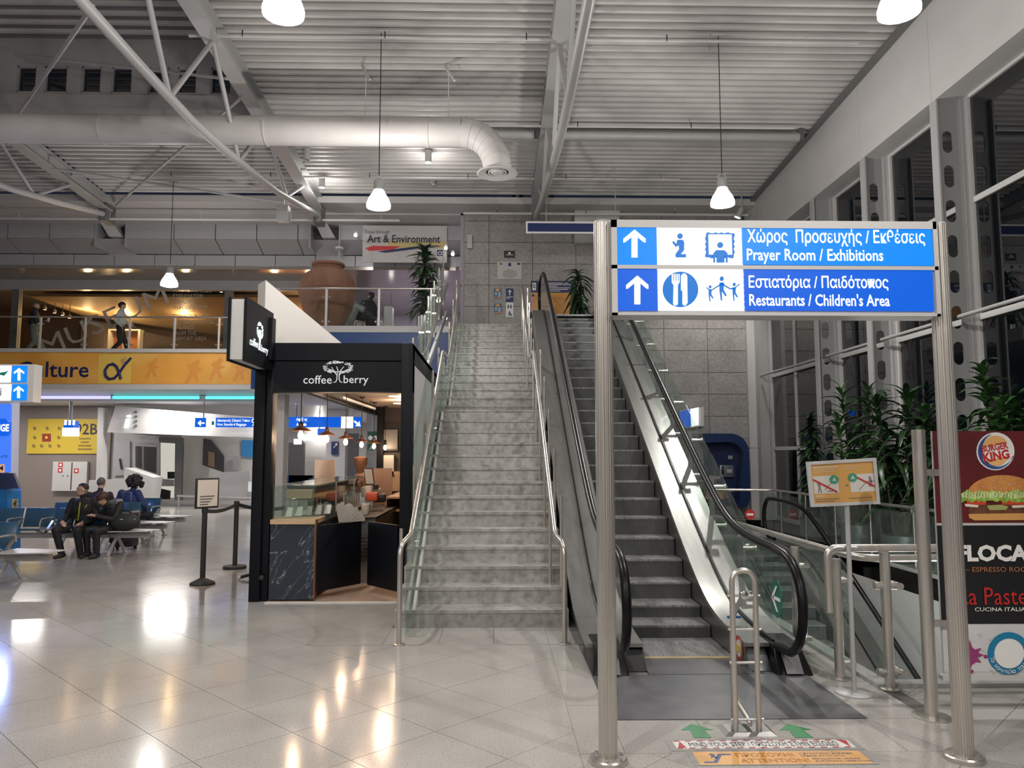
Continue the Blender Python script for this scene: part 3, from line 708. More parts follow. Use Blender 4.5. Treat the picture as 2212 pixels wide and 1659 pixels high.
    for i, (Y, z) in enumerate(nos):
        zl = nos[i - 1][1] if i else 0
        b = MB().box(xc - hw, xc + hw, Y, Y + .012, z - .21, z - .004); q = b.build('step', M_riser, root)
        Y2 = nos[i + 1][0] if i + 1 < len(nos) else Y + .35
        MB().box(xc - hw, xc + hw, Y - .004, Y2 + .006, z - .02, z).build('tread', M_stepm, q)
f_up = lambda Y: smin(smax(.57735 * (Y - 7.4), 0, .30), HU, .30)
esc = thing('escalator', 'long escalator rising beside the marble staircase to the upper floor', 'escalator', (1.6, 6.05, 0))
nos = [(7.3 + .35 * k, max(f_up(7.3 + .35 * k), .06)) for k in range(24)]
escalator(esc, 1.595, f_up, 5.70, 16.75, nos)
MB().box(1.2, 2.0, 6.60, 7.31, -.02, .004).build('flat_treads', M_stepm, esc)
MB().box(1.2, 2.0, 6.555, 6.60, 0, .014).build('comb', mat('comb_yellow', (.42, .33, .16), .5), esc)
MB().box(.745, 2.40, 5.10, 6.10, 0, .006).build('landing_plate', M_plate, esc)
MB().box(1.19, 2.01, 6.106, 6.555, 0, .008).build('landing_plate', M_plate, esc)
MB().box(1.2, 2.0, 15.7, 17.2, HU - .03, HU + .004).build('landing_plate', M_plate, esc)
for s in (-1, 1):
    xo = 1.6 + s * .815
    pl = [(6.6, .0)] + [(6.1 + i * .3, f_up(6.1 + i * .3) + .128) for i in range(2, 36)] + [(16.7, HU - .3), (15.9, HU - 1.2), (8.9, .0)]
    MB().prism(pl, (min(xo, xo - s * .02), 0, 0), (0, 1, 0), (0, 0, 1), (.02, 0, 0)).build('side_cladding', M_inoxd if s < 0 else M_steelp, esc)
    x0, x1 = (.755, 1.02) if s < 0 else (2.18, 2.445)
    MB().hexa([(x0 - .01, 6.06, 0), (x1 + .01, 6.06, 0), (x1 + .01, 6.75, 0), (x0 - .01, 6.75, 0), (x0 + .03, 6.24, .20), (x1 - .03, 6.24, .20), (x1, 6.75, .20), (x0, 6.75, .20)]).build('newel_base', M_rubber, esc, bevel=.01)
    xi0, xi1 = (1.02, 1.19) if s < 0 else (2.01, 2.18)
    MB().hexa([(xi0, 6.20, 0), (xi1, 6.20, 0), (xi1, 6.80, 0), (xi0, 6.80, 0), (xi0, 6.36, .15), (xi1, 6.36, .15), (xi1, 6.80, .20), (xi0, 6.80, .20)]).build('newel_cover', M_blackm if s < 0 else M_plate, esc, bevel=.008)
    MB().hexa([(x0 + .07 if s < 0 else 2.24, 6.055, .02), ((x0 + .2) if s < 0 else 2.37, 6.055, .02), ((x0 + .2) if s < 0 else 2.37, 6.21, .185), (x0 + .07 if s < 0 else 2.24, 6.21, .185),
               (x0 + .07 if s < 0 else 2.24, 6.045, .02), ((x0 + .2) if s < 0 else 2.37, 6.045, .02), ((x0 + .2) if s < 0 else 2.37, 6.20, .195), (x0 + .07 if s < 0 else 2.24, 6.20, .195)]).build('newel_plate', M_steeld, esc)
MB().prism([(7.6, .0), (15.9, HU - .35), (16.8, HU - .35), (16.8, HU - 1.3), (9.2, .0)], (.80, 0, 0), (0, 1, 0), (0, 0, 1), (1.58, 0, 0)).build('truss_casing', M_steelp, esc)
# green round direction mark on the glass of the newel, and the skirt notices
def disc(mt, name, c, r, nrm_x, parent, th=.004, ry=None):
    return MB().prism(circ(0, 0, r, 30, ry), c, (0, 1, 0), (0, 0, 1), (nrm_x * th, 0, 0)).build(name, mt, parent)
gd = disc(mat('direction_green', (.02, .16, .10), .4), 'direction_disc', (2.233, 6.20, .56), .115, -1, esc, ry=.15)
MB().prism([(6.20, .66), (6.29, .575), (6.29, .545), (6.20, .46), (6.165, .46), (6.255, .56), (6.165, .66)], (2.227, 0, 0), (0, 1, 0), (0, 0, 1), (-.002, 0, 0)).prism([(6.11, .548), (6.27, .548), (6.27, .574), (6.11, .574)], (2.227, 0, 0), (0, 1, 0), (0, 0, 1), (-.002, 0, 0)).build('arrow', M_text, esc)
sk = [('notice_ring', 'notice_red', (.55, .02, .02), .10, .55), ('notice_white', 'notice_white', (.7, .7, .7), .068, .55)]
for k, (nm, mn, c, r, _) in enumerate(sk): disc(mat(mn, c, .4), nm, (2.003 - .003 * k, 6.46, .115), r * .95, -1, esc, .003, r)
MB().box(1.990, 1.9965, 6.42, 6.50, .09, .14).build('notice_yellow', mat('notice_yellow', (.8, .55, .03), .5), esc)
MB().box(2.03, 2.15, 6.86, 6.88, .27, .29).build('notice_blue', mat('notice_blue', (.05, .18, .5), .5), esc)
# escalator going down in the stairwell
f_dn = lambda Y: smin(.57735 * (Y - 12.5), 0, .25)
esd = thing('escalator', 'escalator descending in the stairwell behind the glass barrier', 'escalator', (4.35, 14.0, 0))
nos2 = [(6.7 + .35 * k, f_dn(6.7 + .35 * k)) for k in range(18)]
escalator(esd, 4.35, f_dn, 6.3, 14.4, nos2, low_newel=False)
MB().box(3.6, 5.1, 13.0, 14.9, 0, .008).build('landing_plate', M_plate, esd)
MB().prism([(6.4, f_dn(6.4) - .9)] + [(6.4 + .25 * i, f_dn(6.4 + .25 * i) + .12) for i in range(0, 29)] + [(13.6, -.4)], (5.16, 0, 0), (0, 1, 0), (0, 0, 1), (.02, 0, 0)).build('side_cladding', M_white, esd)
MB().prism([(6.4, f_dn(6.4) - .9)] + [(6.4 + .25 * i, f_dn(6.4 + .25 * i) + .12) for i in range(0, 29)] + [(13.6, -.4)], (3.52, 0, 0), (0, 1, 0), (0, 0, 1), (.02, 0, 0)).build('side_cladding', M_white, esd)
for x in (4.95,):
    dd = MB().prism(circ(0, 0, .09, 24), (x - .35, 14.0, .62), (1, 0, 0), (0, 0, 1), (0, -.004, 0)).build('no_entry_disc', mat('notice_red', (.55, .02, .02), .4), esd)
    MB().box(x - .41, x - .29, 13.990, 13.994, .60, .64).build('no_entry_bar', M_text, esd)
sd = thing('basement_stairs', 'grey stairs going down behind the glass beside the descending escalator', 'stairs', (3.2, 13.2, 0))
for k in range(20):
    y1 = 13.3 - .3 * k; z = -.17 * (k + 1)
    MB().box(2.90, 3.48, y1 - .3, y1, z - .17, z).build('step', M_stair, sd)
# ================================================================ GLASS BARRIERS
g1 = thing('glass_balustrade', 'sloping glass balustrade on steel brackets beside the rising escalator', 'balustrade', (2.55, 7, 0))
s_up = lambda Y: .57735 * (Y - 7.4)
gy = [7.35, 8.3, 9.3, 10.25, 11.2, 12.15, 13.1, 14.05, 15.0]
for a, b in zip(gy, gy[1:]):
    MB().hexa([(2.60, a + .02, s_up(a) - .05), (2.612, a + .02, s_up(a) - .05), (2.612, b - .02, s_up(b) - .05), (2.60, b - .02, s_up(b) - .05),
               (2.60, a + .02, s_up(a) + .60), (2.612, a + .02, s_up(a) + .60), (2.612, b - .02, s_up(b) + .60), (2.60, b - .02, s_up(b) + .60)]).build('glass_panel', M_glassg, g1)
for Y in [v - .45 for v in gy[1:]]:
    z = s_up(Y)
    MB().bar((2.47, Y, z - .55), (2.47, Y, z + .62), .045, .045, (0, 1, 0)).bar((2.45, Y, z + .60), (2.57, Y, z + .60), .04, .03).build('post', M_steeld, g1)
    for dz in (.50, .06): MB().cyl((2.46, Y, z + dz), (2.62, Y, z + dz), .018, 10).cyl((2.615, Y, z + dz), (2.63, Y, z + dz), .028, 12).build('glass_clamp', M_inox, g1, smooth=True)
    MB().cyl((2.24, Y + .3, z + .18), (2.46, Y + .3, z + .18), .018, 10).build('bracket_arm', M_inox, g1, smooth=True)
g2 = thing('glass_barrier', 'glass barrier with steel handrails around the stairwell opening', 'barrier', (2.8, 5.8, 0))
MB().tube(fillet([(2.74, 13.6, .92), (2.74, 5.86, .92), (6.0, 5.86, .92)], .2), .028, 12).build('handrail', M_inox, g2, smooth=True)
MB().tube(fillet([(2.42, 5.66, .56), (2.42, 5.66, 1.02), (5.2, 5.66, 1.02)], .08), .028, 12).build('handrail', M_inox, g2, smooth=True)
for (x, y, dx, dy) in ((2.87, 5.72, 1, 0), (4.1, 5.72, 1, 0), (5.3, 5.72, 1, 0), (2.62, 5.98, 0, 1), (2.60, 6.75, 0, 1), (2.60, 8.2, 0, 1), (2.60, 9.6, 0, 1), (2.60, 11.0, 0, 1), (2.60, 12.4, 0, 1)):
    p = MB().cyl((x, y, 0), (x, y, .98 if dx else .90), .036, 16).build('post', M_inox, g2, smooth=True)
    MB().lathe([(.075, 0), (.075, .01), (.06, .014)], (x, y, 0), 20).build('post_flange', M_inox, p, smooth=True)
    for z in (.12, .74):
        if dx: MB().cyl((x - .085, y, z), (x + .085, y, z), .028, 12).cyl((x + .085, y - .05, z), (x + .085, y + .08, z), .026, 12).build('glass_clamp', M_inox, p, smooth=True)
        else: MB().cyl((x, y, z), (x + .12, y, z), .024, 12).build('glass_clamp', M_inox, p, smooth=True)
for a, b in ((5.95, 7.2), (7.25, 8.6), (8.65, 10.0), (10.05, 11.4), (11.45, 12.8)): MB().box(2.72, 2.734, a, b, .06, .86).build('glass_panel', M_glassg, g2)
for a, b in ((2.75, 3.45), (3.5, 4.75), (4.8, 6.0)): MB().box(a, b, 5.80, 5.812, .06, .86).build('glass_panel', M_glass, g2)
g3 = thing('glass_barrier', 'glass barrier in front of the potted plants on the window side', 'barrier', (6.15, 6.2, 0))
MB().tube(fillet([(6.12, 5.9, .92), (6.12, 16.9, .92), (4.9, 17.2, .92)], .2), .024, 12).build('handrail', M_inox, g3, smooth=True)
for k in range(9):
    Y = 6.0 + 1.32 * k
    MB().cyl((6.12, Y, 0), (6.12, Y, .9), .022, 10).build('post', M_inox, g3, smooth=True)
    MB().box(6.105, 6.117, Y + .04, Y + 1.28, .06, .84).build('glass_panel', M_glassg, g3)
for (x, y, z) in ((4.4, 2.5, -1.0), (4.4, 6.0, -1.2), (4.6, 8.6, -.9)):
    plight(x, y, z, 70, (1, .97, .93), .15, name='basement_fill_light')  # added fill lights without fixtures, to lighten the well behind the glass
# ================================================================ MAIN SIGN ON TWO FLUTED POLES
def fluted(mb, x, y, z0, z1, r, n=22, d=.045):
    vs = []; m = n * 4
    for z in (z0, z1):
        for j in range(m):
            q = 2 * PI * j / m; rr = r * (1 - d * (1 if j % 4 == 0 else .0)); vs.append((x + rr * math.cos(q), y + rr * math.sin(q), z))
    mb.add(vs, [(j, (j + 1) % m, m + (j + 1) % m, m + j) for j in range(m)] + [tuple(range(m - 1, -1, -1)), tuple(range(m, 2 * m))]); return mb
sg = thing('directional_sign', 'big lit blue and white overhead sign on two fluted steel poles', 'sign', (1.6, 4.43, 0))
SY = 4.36
for x in (.625, 2.625):
    p = fluted(MB(), x, 4.43, 0, 3.06, .053).build('pole', M_inox, sg)
    fl_ = MB().lathe([(.105, 0), (.105, .022), (.098, .030), (.055, .032)], (x, 4.43, 0), 32).build('base_flange', M_inox, p, smooth=True)
    for k in range(6): MB().lathe([(.010, 0), (.010, .006), (.0, .008)], (x + .082 * math.cos(k * PI / 3 + .3), 4.43 + .082 * math.sin(k * PI / 3 + .3), .032), 8).build('bolt', M_chrome, p)
    MB().lathe([(.053, 0), (.05, .012), (0, .016)], (x, 4.43, 3.06), 24).build('pole_cap', M_steelp, p, smooth=True)
a = at(1322, 681, SY); b = at(2020, 480, SY)
bx0, bx1, bz0, bz1 = a.x, b.x, a.z, b.z
MB().box(bx0, bx1, SY + .004, SY + .15, bz0, bz1).build('sign_case', M_alum, sg)
zmid0, zmid1 = at(1322, 581, SY).z, at(1322, 573, SY).z
fr = MB().box(bx0, bx1, SY - .012, SY + .004, bz0, at(0, 671, SY).z).box(bx0, bx1, SY - .012, SY + .004, at(0, 484, SY).z, bz1).box(bx0, bx1, SY - .012, SY + .004, zmid0, zmid1)
fr.box(bx0, at(1332, 500, SY).x, SY - .012, SY + .004, bz0, bz1).box(at(2013, 500, SY).x, bx1, SY - .012, SY + .004, bz0, bz1)
fr.build('frame', M_alum, sg)
def arrow_up(par, cx, y0, y1, w, Y, sw=None, d=.008, mt=None):
    """Upward arrow pictogram between two measured rows."""
    s = sw or w * .27; hh = (y1 - y0)
    pts = [(cx, y0), (cx + w / 2, y0 + hh * .33), (cx + w / 2, y0 + hh * .46), (cx + w * .43, y0 + hh * .46), (cx + s / 2, y0 + hh * .27), (cx + s / 2, y1), (cx - s / 2, y1), (cx - s / 2, y0 + hh * .27), (cx - w * .43, y0 + hh * .46), (cx - w / 2, y0 + hh * .46), (cx - w / 2, y0 + hh * .33)]
    return ppoly(mt or M_litwhite, 'arrow', pts, Y, par, d=d)
M_pic = emat('lit_pictogram_blue', (.0, .17, .60), .8)
rows = ((485, 572, (1332, 1418), (1419, 1602), (1603, 2011), M_litblue2), (582, 671, (1333, 1420), (1421, 1606), (1607, 2013), M_litblue))
for (y0, y1, p1, p2, p3, mb_) in rows:
    prect(mb_, 'panel_blue', *p1, y0, y1, SY, sg); prect(M_litwhite, 'panel_white', *p2, y0, y1, SY, sg); prect(mb_, 'panel_blue', *p3, y0, y1, SY, sg)
arrow_up(sg, 1370, 497, 557, 48, SY); arrow_up(sg, 1376, 596, 658, 48, SY)
k_ = dict(depth=.007)
ptext('Χώρος  Προσευχής / Εκθέσεις', M_litwhite, 1614, 1996, 497, 532, SY, sg, bold=.012, **k_)
ptext('Prayer Room / Exhibitions', M_litwhite, 1613, 1906, 539, 571, SY, sg, bold=.012, **k_)
ptext('Εστιατόρια / Παιδότοπος', M_litwhite, 1617, 1917, 596, 629, SY, sg, bold=.012, **k_)
ptext("Restaurants / Children's Area", M_litwhite, 1618, 1920, 636, 661, SY, sg, bold=.014, **k_)
def pdisc(mt, name, cx, cy, r, Y, par, d=.008, ry=None): return ppoly(mt, name, [(cx + r * math.cos(2 * PI * i / 28), cy + (ry or r) * math.sin(2 * PI * i / 28)) for i in range(28)], Y, par, d=d)
# kneeling figure
pdisc(M_pic, 'pictogram', 1468, 511, 6, SY, sg)
ppoly(M_pic, 'pictogram', [(1462, 519), (1474, 519), (1477, 524), (1477, 541), (1470, 550), (1481, 550), (1481, 557), (1459, 557), (1458, 550), (1466, 539), (1465, 531), (1459, 535), (1451, 524), (1454, 521), (1460, 528)], SY, sg, d=.008)
# picture frame with bust
pts = []
for i in range(60):
    q = 2 * PI * i / 60; c, s = math.cos(q), math.sin(q); k = 1 / max(abs(c), abs(s)); w_ = 1 + .045 * math.sin(q * 16)
    pts.append((1554 + 31 * c * k * w_, 531 + 27 * s * k * w_))
ppoly(M_pic, 'pictogram', pts, SY, sg, d=.008)
prect(M_litwhite, 'pictogram_ground', 1530, 1579, 508, 551, SY, sg, .002, .0115)
pdisc(M_pic, 'pictogram', 1554, 531, 6.5, SY, sg, .014)
ppoly(M_pic, 'pictogram', [(1539, 569), (1539, 549), (1545, 542), (1563, 542), (1570, 549), (1570, 569), (1566, 569), (1566, 554), (1563, 554), (1563, 569), (1546, 569), (1546, 554), (1543, 554), (1543, 569)], SY, sg, d=.015)
# fork and knife
pdisc(M_pic, 'pictogram', 1469, 626, 38.5, SY, sg)
ppoly(M_litwhite, 'fork', [(1450, 593), (1453, 593), (1453, 608), (1455, 608), (1455, 593), (1458, 593), (1458, 608), (1460, 608), (1460, 593), (1463, 593), (1463, 608), (1465, 608), (1465, 593), (1467, 593), (1467, 610), (1463, 617), (1463, 658), (1460, 661), (1456, 661), (1453, 658), (1454, 617), (1450, 611)], SY, sg, d=.0115)
ppoly(M_litwhite, 'knife', [(1470, 597), (1474, 592), (1479, 592), (1483, 597), (1484, 655), (1480, 661), (1476, 661), (1473, 657), (1473, 630), (1470, 627)], SY, sg, d=.0115)
def stick(par, cx, cy, s, arms, mt, d=.008):
    pdisc(mt, 'pictogram', cx, cy - 17 * s, 4.4 * s, SY, par, d, 5.2 * s)
    ppoly(mt, 'pictogram', [(cx - 5 * s, cy - 9 * s), (cx + 5 * s, cy - 9 * s), (cx + 4 * s, cy + 6 * s), (cx + 11 * s, cy + 19 * s), (cx + 8 * s, cy + 21 * s), (cx, cy + 10 * s), (cx + 1 * s, cy + 30 * s), (cx - 2 * s, cy + 30 * s), (cx - 5 * s, cy + 8 * s)], SY, par, d=d)
    for (x, y) in arms: ppoly(mt, 'pictogram', [(cx, cy - 8 * s), (cx, cy - 4 * s), (x, y + 1.5), (x, y - 1.5)] if x > cx else [(cx, cy - 4 * s), (cx, cy - 8 * s), (x, y - 1.5), (x, y + 1.5)], SY, par, d=d)
stick(sg, 1558, 620, 1.0, ((1540, 625), (1577, 625)), M_pic); stick(sg, 1533, 632, .68, ((1525, 622), (1541, 625)), M_pic); stick(sg, 1585, 628, .75, ((1576, 625), (1597, 614)), M_pic)
# ================================================================ UPPER FACADE, MUSEUM, BALCONIES
M_band = mat('facade_panel', (.48, .48, .50), .32, .25)
M_joint = mat('dark_joint', (.05, .05, .055), .6)
fac = sroot('wall_facade')
YF = 21.8
MB().box(-22, -.9, YF + .95, YF + 1.1, 7.2, 8.5).build('facade_core', M_joint, fac)
holes = [(-11.45, -10.65), (-5.35, -4.55)]
xj = [-16.35 + 1.18 * i for i in range(14)]
cuts = sorted(set([round(v, 3) for v in xj if not any(a - .3 < v < b + .3 for a, b in holes)] + [v for h in holes for v in h] + [-.92]))
for a, b in zip(cuts, cuts[1:]):
    if (a, b) in holes: continue
    a2, b2 = a + .012, b - .012
    m = MB().box(a2, b2, YF, YF + .06, 7.87, 8.46)
    m.hexa([(a2, YF + .7, 7.60), (b2, YF + .7, 7.60), (b2, YF + .72, 7.66), (a2, YF + .72, 7.66), (a2, YF, 7.86), (b2, YF, 7.86), (b2, YF + .06, 7.90), (a2, YF + .06, 7.90)])
    m.build('facade_panel', M_band, fac)
for i in range(14): MB().box(-16.0 + 1.18 * i + .01, min(-16.0 + 1.18 * (i + 1), -.92) - .01, YF + .70, YF + .76, 7.26, 7.58).build('facade_panel_low', M_band, fac)
for k, (a, b) in enumerate(holes):
    MB().box(a - .06, a, YF - .03, YF + .8, 7.62, 8.46).box(b, b + .05, YF - .03, YF + .8, 7.62, 8.46).build('beam_pocket', M_band, fac); MB().box(a, b, YF + .45, YF + .9, 7.9, 8.46).build('pocket_back', M_steeld, fac); MB().hexa([(a, YF + .7, 7.58), (b, YF + .7, 7.58), (b, YF + .75, 7.58), (a, YF + .75, 7.58), (a, YF + .2, 7.92), (b, YF + .2, 7.92), (b, YF + .5, 7.92), (a, YF + .5, 7.92)]).build('pocket_floor', M_band, fac)
    MB().hexa([(a + .30, YF + .05, 7.95), (b - .12, YF + .05, 7.95), (b - .12, YF + .35, 7.95), (a + .30, YF + .35, 7.95), (a + .10, YF - .25, 8.42), (a + .42, YF - .25, 8.42), (a + .42, YF + .3, 8.42), (a + .10, YF + .3, 8.42)]).build('tapered_bracket', M_white, fac)
struct('ceiling_museum_lobby', MB().box(-22, -.9, YF + .72, 30, 7.16, 7.26), mat('soffit_brown_grey', (.34, .31, .28), .18, .3))
struct('trim_3', MB().box(-22, -5.2, 24.0, 24.2, 6.85, 7.16), M_steelp)
# museum front: window with frames
M_brown = mat('museum_brown', (.16, .085, .045), .6); M_orange = mat('museum_orange', (.50, .20, .07), .6); M_sand = mat('museum_sand', (.52, .36, .16), .6)
mw = sroot('window_museum')
for x in (-22, -15.15, -8.55, -5.3): MB().box(x, x + .22, 24.0, 24.2, HU, 6.85).build('mullion', M_steeld, mw)
M_mglass = glassm('museum_glass', (.72, .70, .66), refl=.8)
for a, b in ((-21.78, -15.15), (-14.93, -8.55), (-8.33, -5.3)): MB().box(a, b, 24.08, 24.10, HU, 6.85).build('pane', M_mglass, mw)
mi = sroot('wall_museum')
MB().box(-22, -8.2, 29, 29.1, HU, 7.16).build('back_panel', M_brown, mi)
MB().box(-8.3, -5.0, 26.4, 26.5, HU, 7.16).build('orange_panel', M_orange, mi)
MB().box(-5.1, -4.9, 24.2, 26.5, HU, 7.16).build('end_panel', M_brown, mi)
MB().hexa([(-15, 24.6, 6.75), (-6, 24.6, 6.75), (-9.2, 28.9, 5.9), (-15, 28.9, 6.7), (-15, 24.6, 6.84), (-6, 24.6, 6.84), (-9.2, 28.9, 6.0), (-15, 28.9, 6.8)]).build('sloping_ceiling', mat('museum_ceiling', (.42, .30, .17), .6), mi)
MB().prism([(-14.9, 6.6), (-10.2, 5.55), (-9.4, 5.55), (-9.2, 5.3), (-14.9, 5.3)], (0, 27.6, 0), (1, 0, 0), (0, 0, 1), (0, .2, 0)).build('dark_bulkhead', mat('museum_dark', (.05, .035, .03), .6), mi)
MB().box(-15, -12.6, 27.9, 28.0, HU, 5.6).build('relief_panel', M_sand, mi)
for k in range(3):
    x = -14.2 + .8 * k; c = thing('exhibit', 'pale stone exhibit lit in the museum, %s' % ['nearest the dark mullion', 'in the middle of the lit panel', 'beside the white display shelves'][k], 'exhibit', (x, 27.4, HU), 'stone exhibits in the museum window')
    MB().lathe([(.18, 0), (.16, .35), (.10, .45), (.15, .62), (.13, .78), (.05, .86), (0, .88)], (x, 27.4, HU), 14).build('figure', M_offw, c, smooth=True)
sh = thing('display_shelves', 'white arched display shelves behind the museum glass', 'shelf', (-11.0, 26.5, HU))
a = at(235, 752, 26.5); b = at(306, 715, 26.5)
sx0, sx1, sz1 = a.x, b.x, b.z
MB().box(sx0, sx0 + .08, 26.4, 26.7, HU, sz1).box(sx1 - .08, sx1, 26.4, 26.7, HU, sz1).box(sx0, sx1, 26.4, 26.7, sz1, sz1 + .05).box(sx0 + .5, sx0 + .56, 26.4, 26.7, HU, sz1).box(sx0, sx1, 26.4, 26.7, HU + .28, HU + .33).build('frame', M_offw, sh)
MB().box(sx0, sx1, 26.66, 26.7, HU, sz1).build('back_panel', M_orange, sh)
for x in (-13.9, -12.6, -10.6, -7.6, -6.4): plight(x, 26.0, 6.3, 70, (1, .68, .36), .08)
plight(-13.6, 26.9, 5.5, 90, (1, .72, .35), .1)
sp = [(520, 596), (558, 596), (596, 596), (636, 596), (478, 630), (97, 668), (118, 675), (135, 680), (150, 686)]
for i, (x, y) in enumerate(sp):
    p = at(x, y, 25.2); o = thing('museum_spotlight', 'small warm spotlight in the museum, ' + ['above the black projecting sign', 'second along the orange wall', 'third along the orange wall', 'beside the giant jar rim', 'by the thick mullion', 'first of the low sloping row', 'second of the low sloping row', 'third of the low sloping row', 'last of the low sloping row'][i], 'spotlight', p, 'museum spotlights')
    MB().lathe([(.0, -.02), (.045, -.02)], p, 12, cap=False).build('lens', emat('warm_glow', (1, .85, .6), 5), o); MB().lathe([(.05, -.015), (.05, .06), (.03, .09), (0, .10)], p, 12, cap=False).build('housing', M_white, o, smooth=True); MB().cyl((p.x, p.y, p.z + .09), (p.x, p.y, 7.16), .012, 6).build('stem', M_steeld, o)
T1 = ['ΕΚΘΕΣΗ', 'ΑΡΧΑΙΟΛΟΓΙΚΩΝ', 'ΕΥΡΗΜΑΤΩΝ', 'ΠΕΡΙΟΧΗΣ', 'ΑΕΡΟΔΡΟΜΙΟΥ', None, 'EXHIBITION OF', 'ARCHAEOLOGICAL', 'FINDINGS', 'FROM THE', 'AIRPORT AREA']
W1 = [416, 457, 438, 425, 449, 0, 448, 464, 420, 424, 446]
M_vinyl = mat('window_vinyl', (.52, .47, .43), .6)
y = 611
for s, wx_ in zip(T1, W1):
    if s is None: y += 7.5; continue
    ptext(s, M_vinyl, 374, wx_, y, y + 8.2, 24.06, mw); y += 12.1
a = at(98, 772, 24.05); ang = math.radians(25)
text('MUSEUM', M_vinyl, (a.x, 24.05, a.z), (math.cos(ang), 0, math.sin(ang)), (-math.sin(ang), 0, math.cos(ang)), 4.15, .62, mw)
# balcony fronts
M_or1 = speckle('banner_orange', (.80, .40, .07), (.85, .50, .12), (.78, .34, .05), .8, .45, .9, 0, dk=.9)
M_yel = mat('banner_yellow', (.82, .55, .10), .45)
bf = thing('balcony_banner', 'long orange banner with dark blue lettering on the balcony front', 'banner', (-10, YL, 3.6))
MB().box(-22, XJ, YL - .05, YL - .01, 3.65, 4.53).build('banner_sheet', M_or1, bf)
prect(M_yel, 'yellow_square', 211, 285, 765, 828, YL - .05, bf)
ptext('Culture', M_blue, 36, 193, 781, 815, YL - .055, bf, bold=.012, depth=.004)
al = [(283, 773), (268, 790), (258, 805), (247, 817), (236, 819), (228, 812), (227, 800), (234, 789), (244, 786), (252, 792), (258, 806), (261, 819)]
MB().tube([(at(x, y, YL - .07).x, YL - .07, at(x, y, YL - .07).z) for x, y in al], .035, 8).build('alpha_emblem', M_blue, bf, smooth=True)
ppoly(mat('emblem_gold', (.55, .33, .15), .5), 'emblem_star', [(262, 777), (268, 774), (273, 770), (272, 777), (274, 784), (268, 782), (264, 786), (265, 780)], YL - .06, bf, d=.03)
for (cx, cy, s) in ((330, 795, 1), (420, 800, 1.2), (470, 795, 1.1), (520, 800, 1)):
    ppoly(mat('banner_faint', (.72, .30, .05), .5), 'faint_figure', [(cx - 18 * s, cy + 22 * s), (cx - 8 * s, cy), (cx - 14 * s, cy - 8 * s), (cx - 2 * s, cy - 14 * s), (cx + 6 * s, cy - 22 * s), (cx + 10 * s, cy - 15 * s), (cx + 5 * s, cy - 6 * s), (cx + 16 * s, cy - 2 * s), (cx + 4 * s, cy + 3 * s), (cx + 8 * s, cy + 20 * s), (cx + 2 * s, cy + 20 * s), (cx - 3 * s, cy + 8 * s), (cx - 12 * s, cy + 24 * s)], YL - .052, bf)
struct('trim_balcony', MB().box(-22, XJ + .1, YL - .12, YL, 4.53, HU + .04).box(XJ, XS, YR - .06, YR, 4.50, HU + .06), M_white)
struct('balcony_front_blue', MB().box(XJ, XS, YR - .04, YR, 3.2, 4.50).box(XJ, XJ + .06, YR, YL, 3.2, 4.5), mat('front_blue', (.012, .06, .22), .45))
# soffit under the balcony with light strips
sf = sroot('ceiling_lower_hall')
MB().box(-22, XS, YL + .9, 44, 3.30, 3.38).build('soffit', mat('lower_ceiling', (.50, .50, .53), .35), sf)
MB().box(XJ, XS, YR, YL + .9, 3.12, 3.2).build('soffit', M_white, sf)
MB().hexa([(-22, YL - .1, 3.50), (XJ, YL - .1, 3.50), (XJ, YL + .9, 3.28), (-22, YL + .9, 3.28), (-22, YL - .1, 3.64), (XJ, YL - .1, 3.64), (XJ, YL + .9, 3.5), (-22, YL + .9, 3.5)]).build('curved_soffit', M_white, sf)
MB().box(-22, XJ, YL + .45, YL + .52, 3.20, 3.36).build('light_shelf', M_white, sf)
M_cy = emat('cyan_strip', (.12, .80, .85), 1.3); M_vi = emat('violet_strip', (.55, .55, .95), 1.2)
for i, (x0, x1, m_) in enumerate(((78, 240, M_vi), (246, 432, M_cy), (446, 600, M_cy))):
    a = at(x0, 854, YL + .44); b = at(x1, 848, YL + .44)
    t = thing('light_strip', ['pale violet light strip under the orange banner, by the lit arrow sign', 'long cyan light strip under the orange banner', 'shorter cyan light strip meeting the black kiosk post'][i], 'light', (a.x, YL + .44, a.z))
    MB().box(a.x, b.x, YL + .36, YL + .42, 3.27, 3.345).build('tube', m_, t); MB().box(a.x, b.x, YL + .42, YL + .46, 3.25, 3.46).build('holder', M_white, t)
def balcony_rail(lab, x0, x1, Y, posts, z0=HU):
    t = thing('balcony_railing', lab, 'railing', (x0, Y, z0))
    MB().tube([(x0, Y, z0 + .96), (x1, Y, z0 + .96)], .025, 10).build('handrail', M_inox, t, smooth=True)
    ps = [at(p, 700, Y).x for p in posts]
    for x in ps: MB().box(x - .025, x + .025, Y - .02, Y + .02, z0 + .05, z0 + .95).build('post', M_alum, t)
    ed = [x0] + ps + [x1]
    for a, b in zip(ed, ed[1:]):
        if b - a < .12: continue
        MB().box(a + .05, b - .05, Y - .006, Y + .006, z0 + .07, z0 + .88).build('glass_panel', M_glass, t)
    for x in ps:
        for z in (.18, .76): MB().cyl((x - .07, Y - .03, z0 + z), (x - .07, Y + .02, z0 + z), .022, 10).cyl((x + .07, Y - .03, z0 + z), (x + .07, Y + .02, z0 + z), .022, 10).build('glass_clamp', M_chrome, t)
    return t
balcony_rail('steel and glass balcony railing above the orange banner', -15.5, XJ, YL + .08, (-8, 88, 185, 281, 378, 474))
balcony_rail('steel and glass balcony railing in front of the giant jar', XJ, XS - .35, YR + .08, (600, 704, 818, 931))
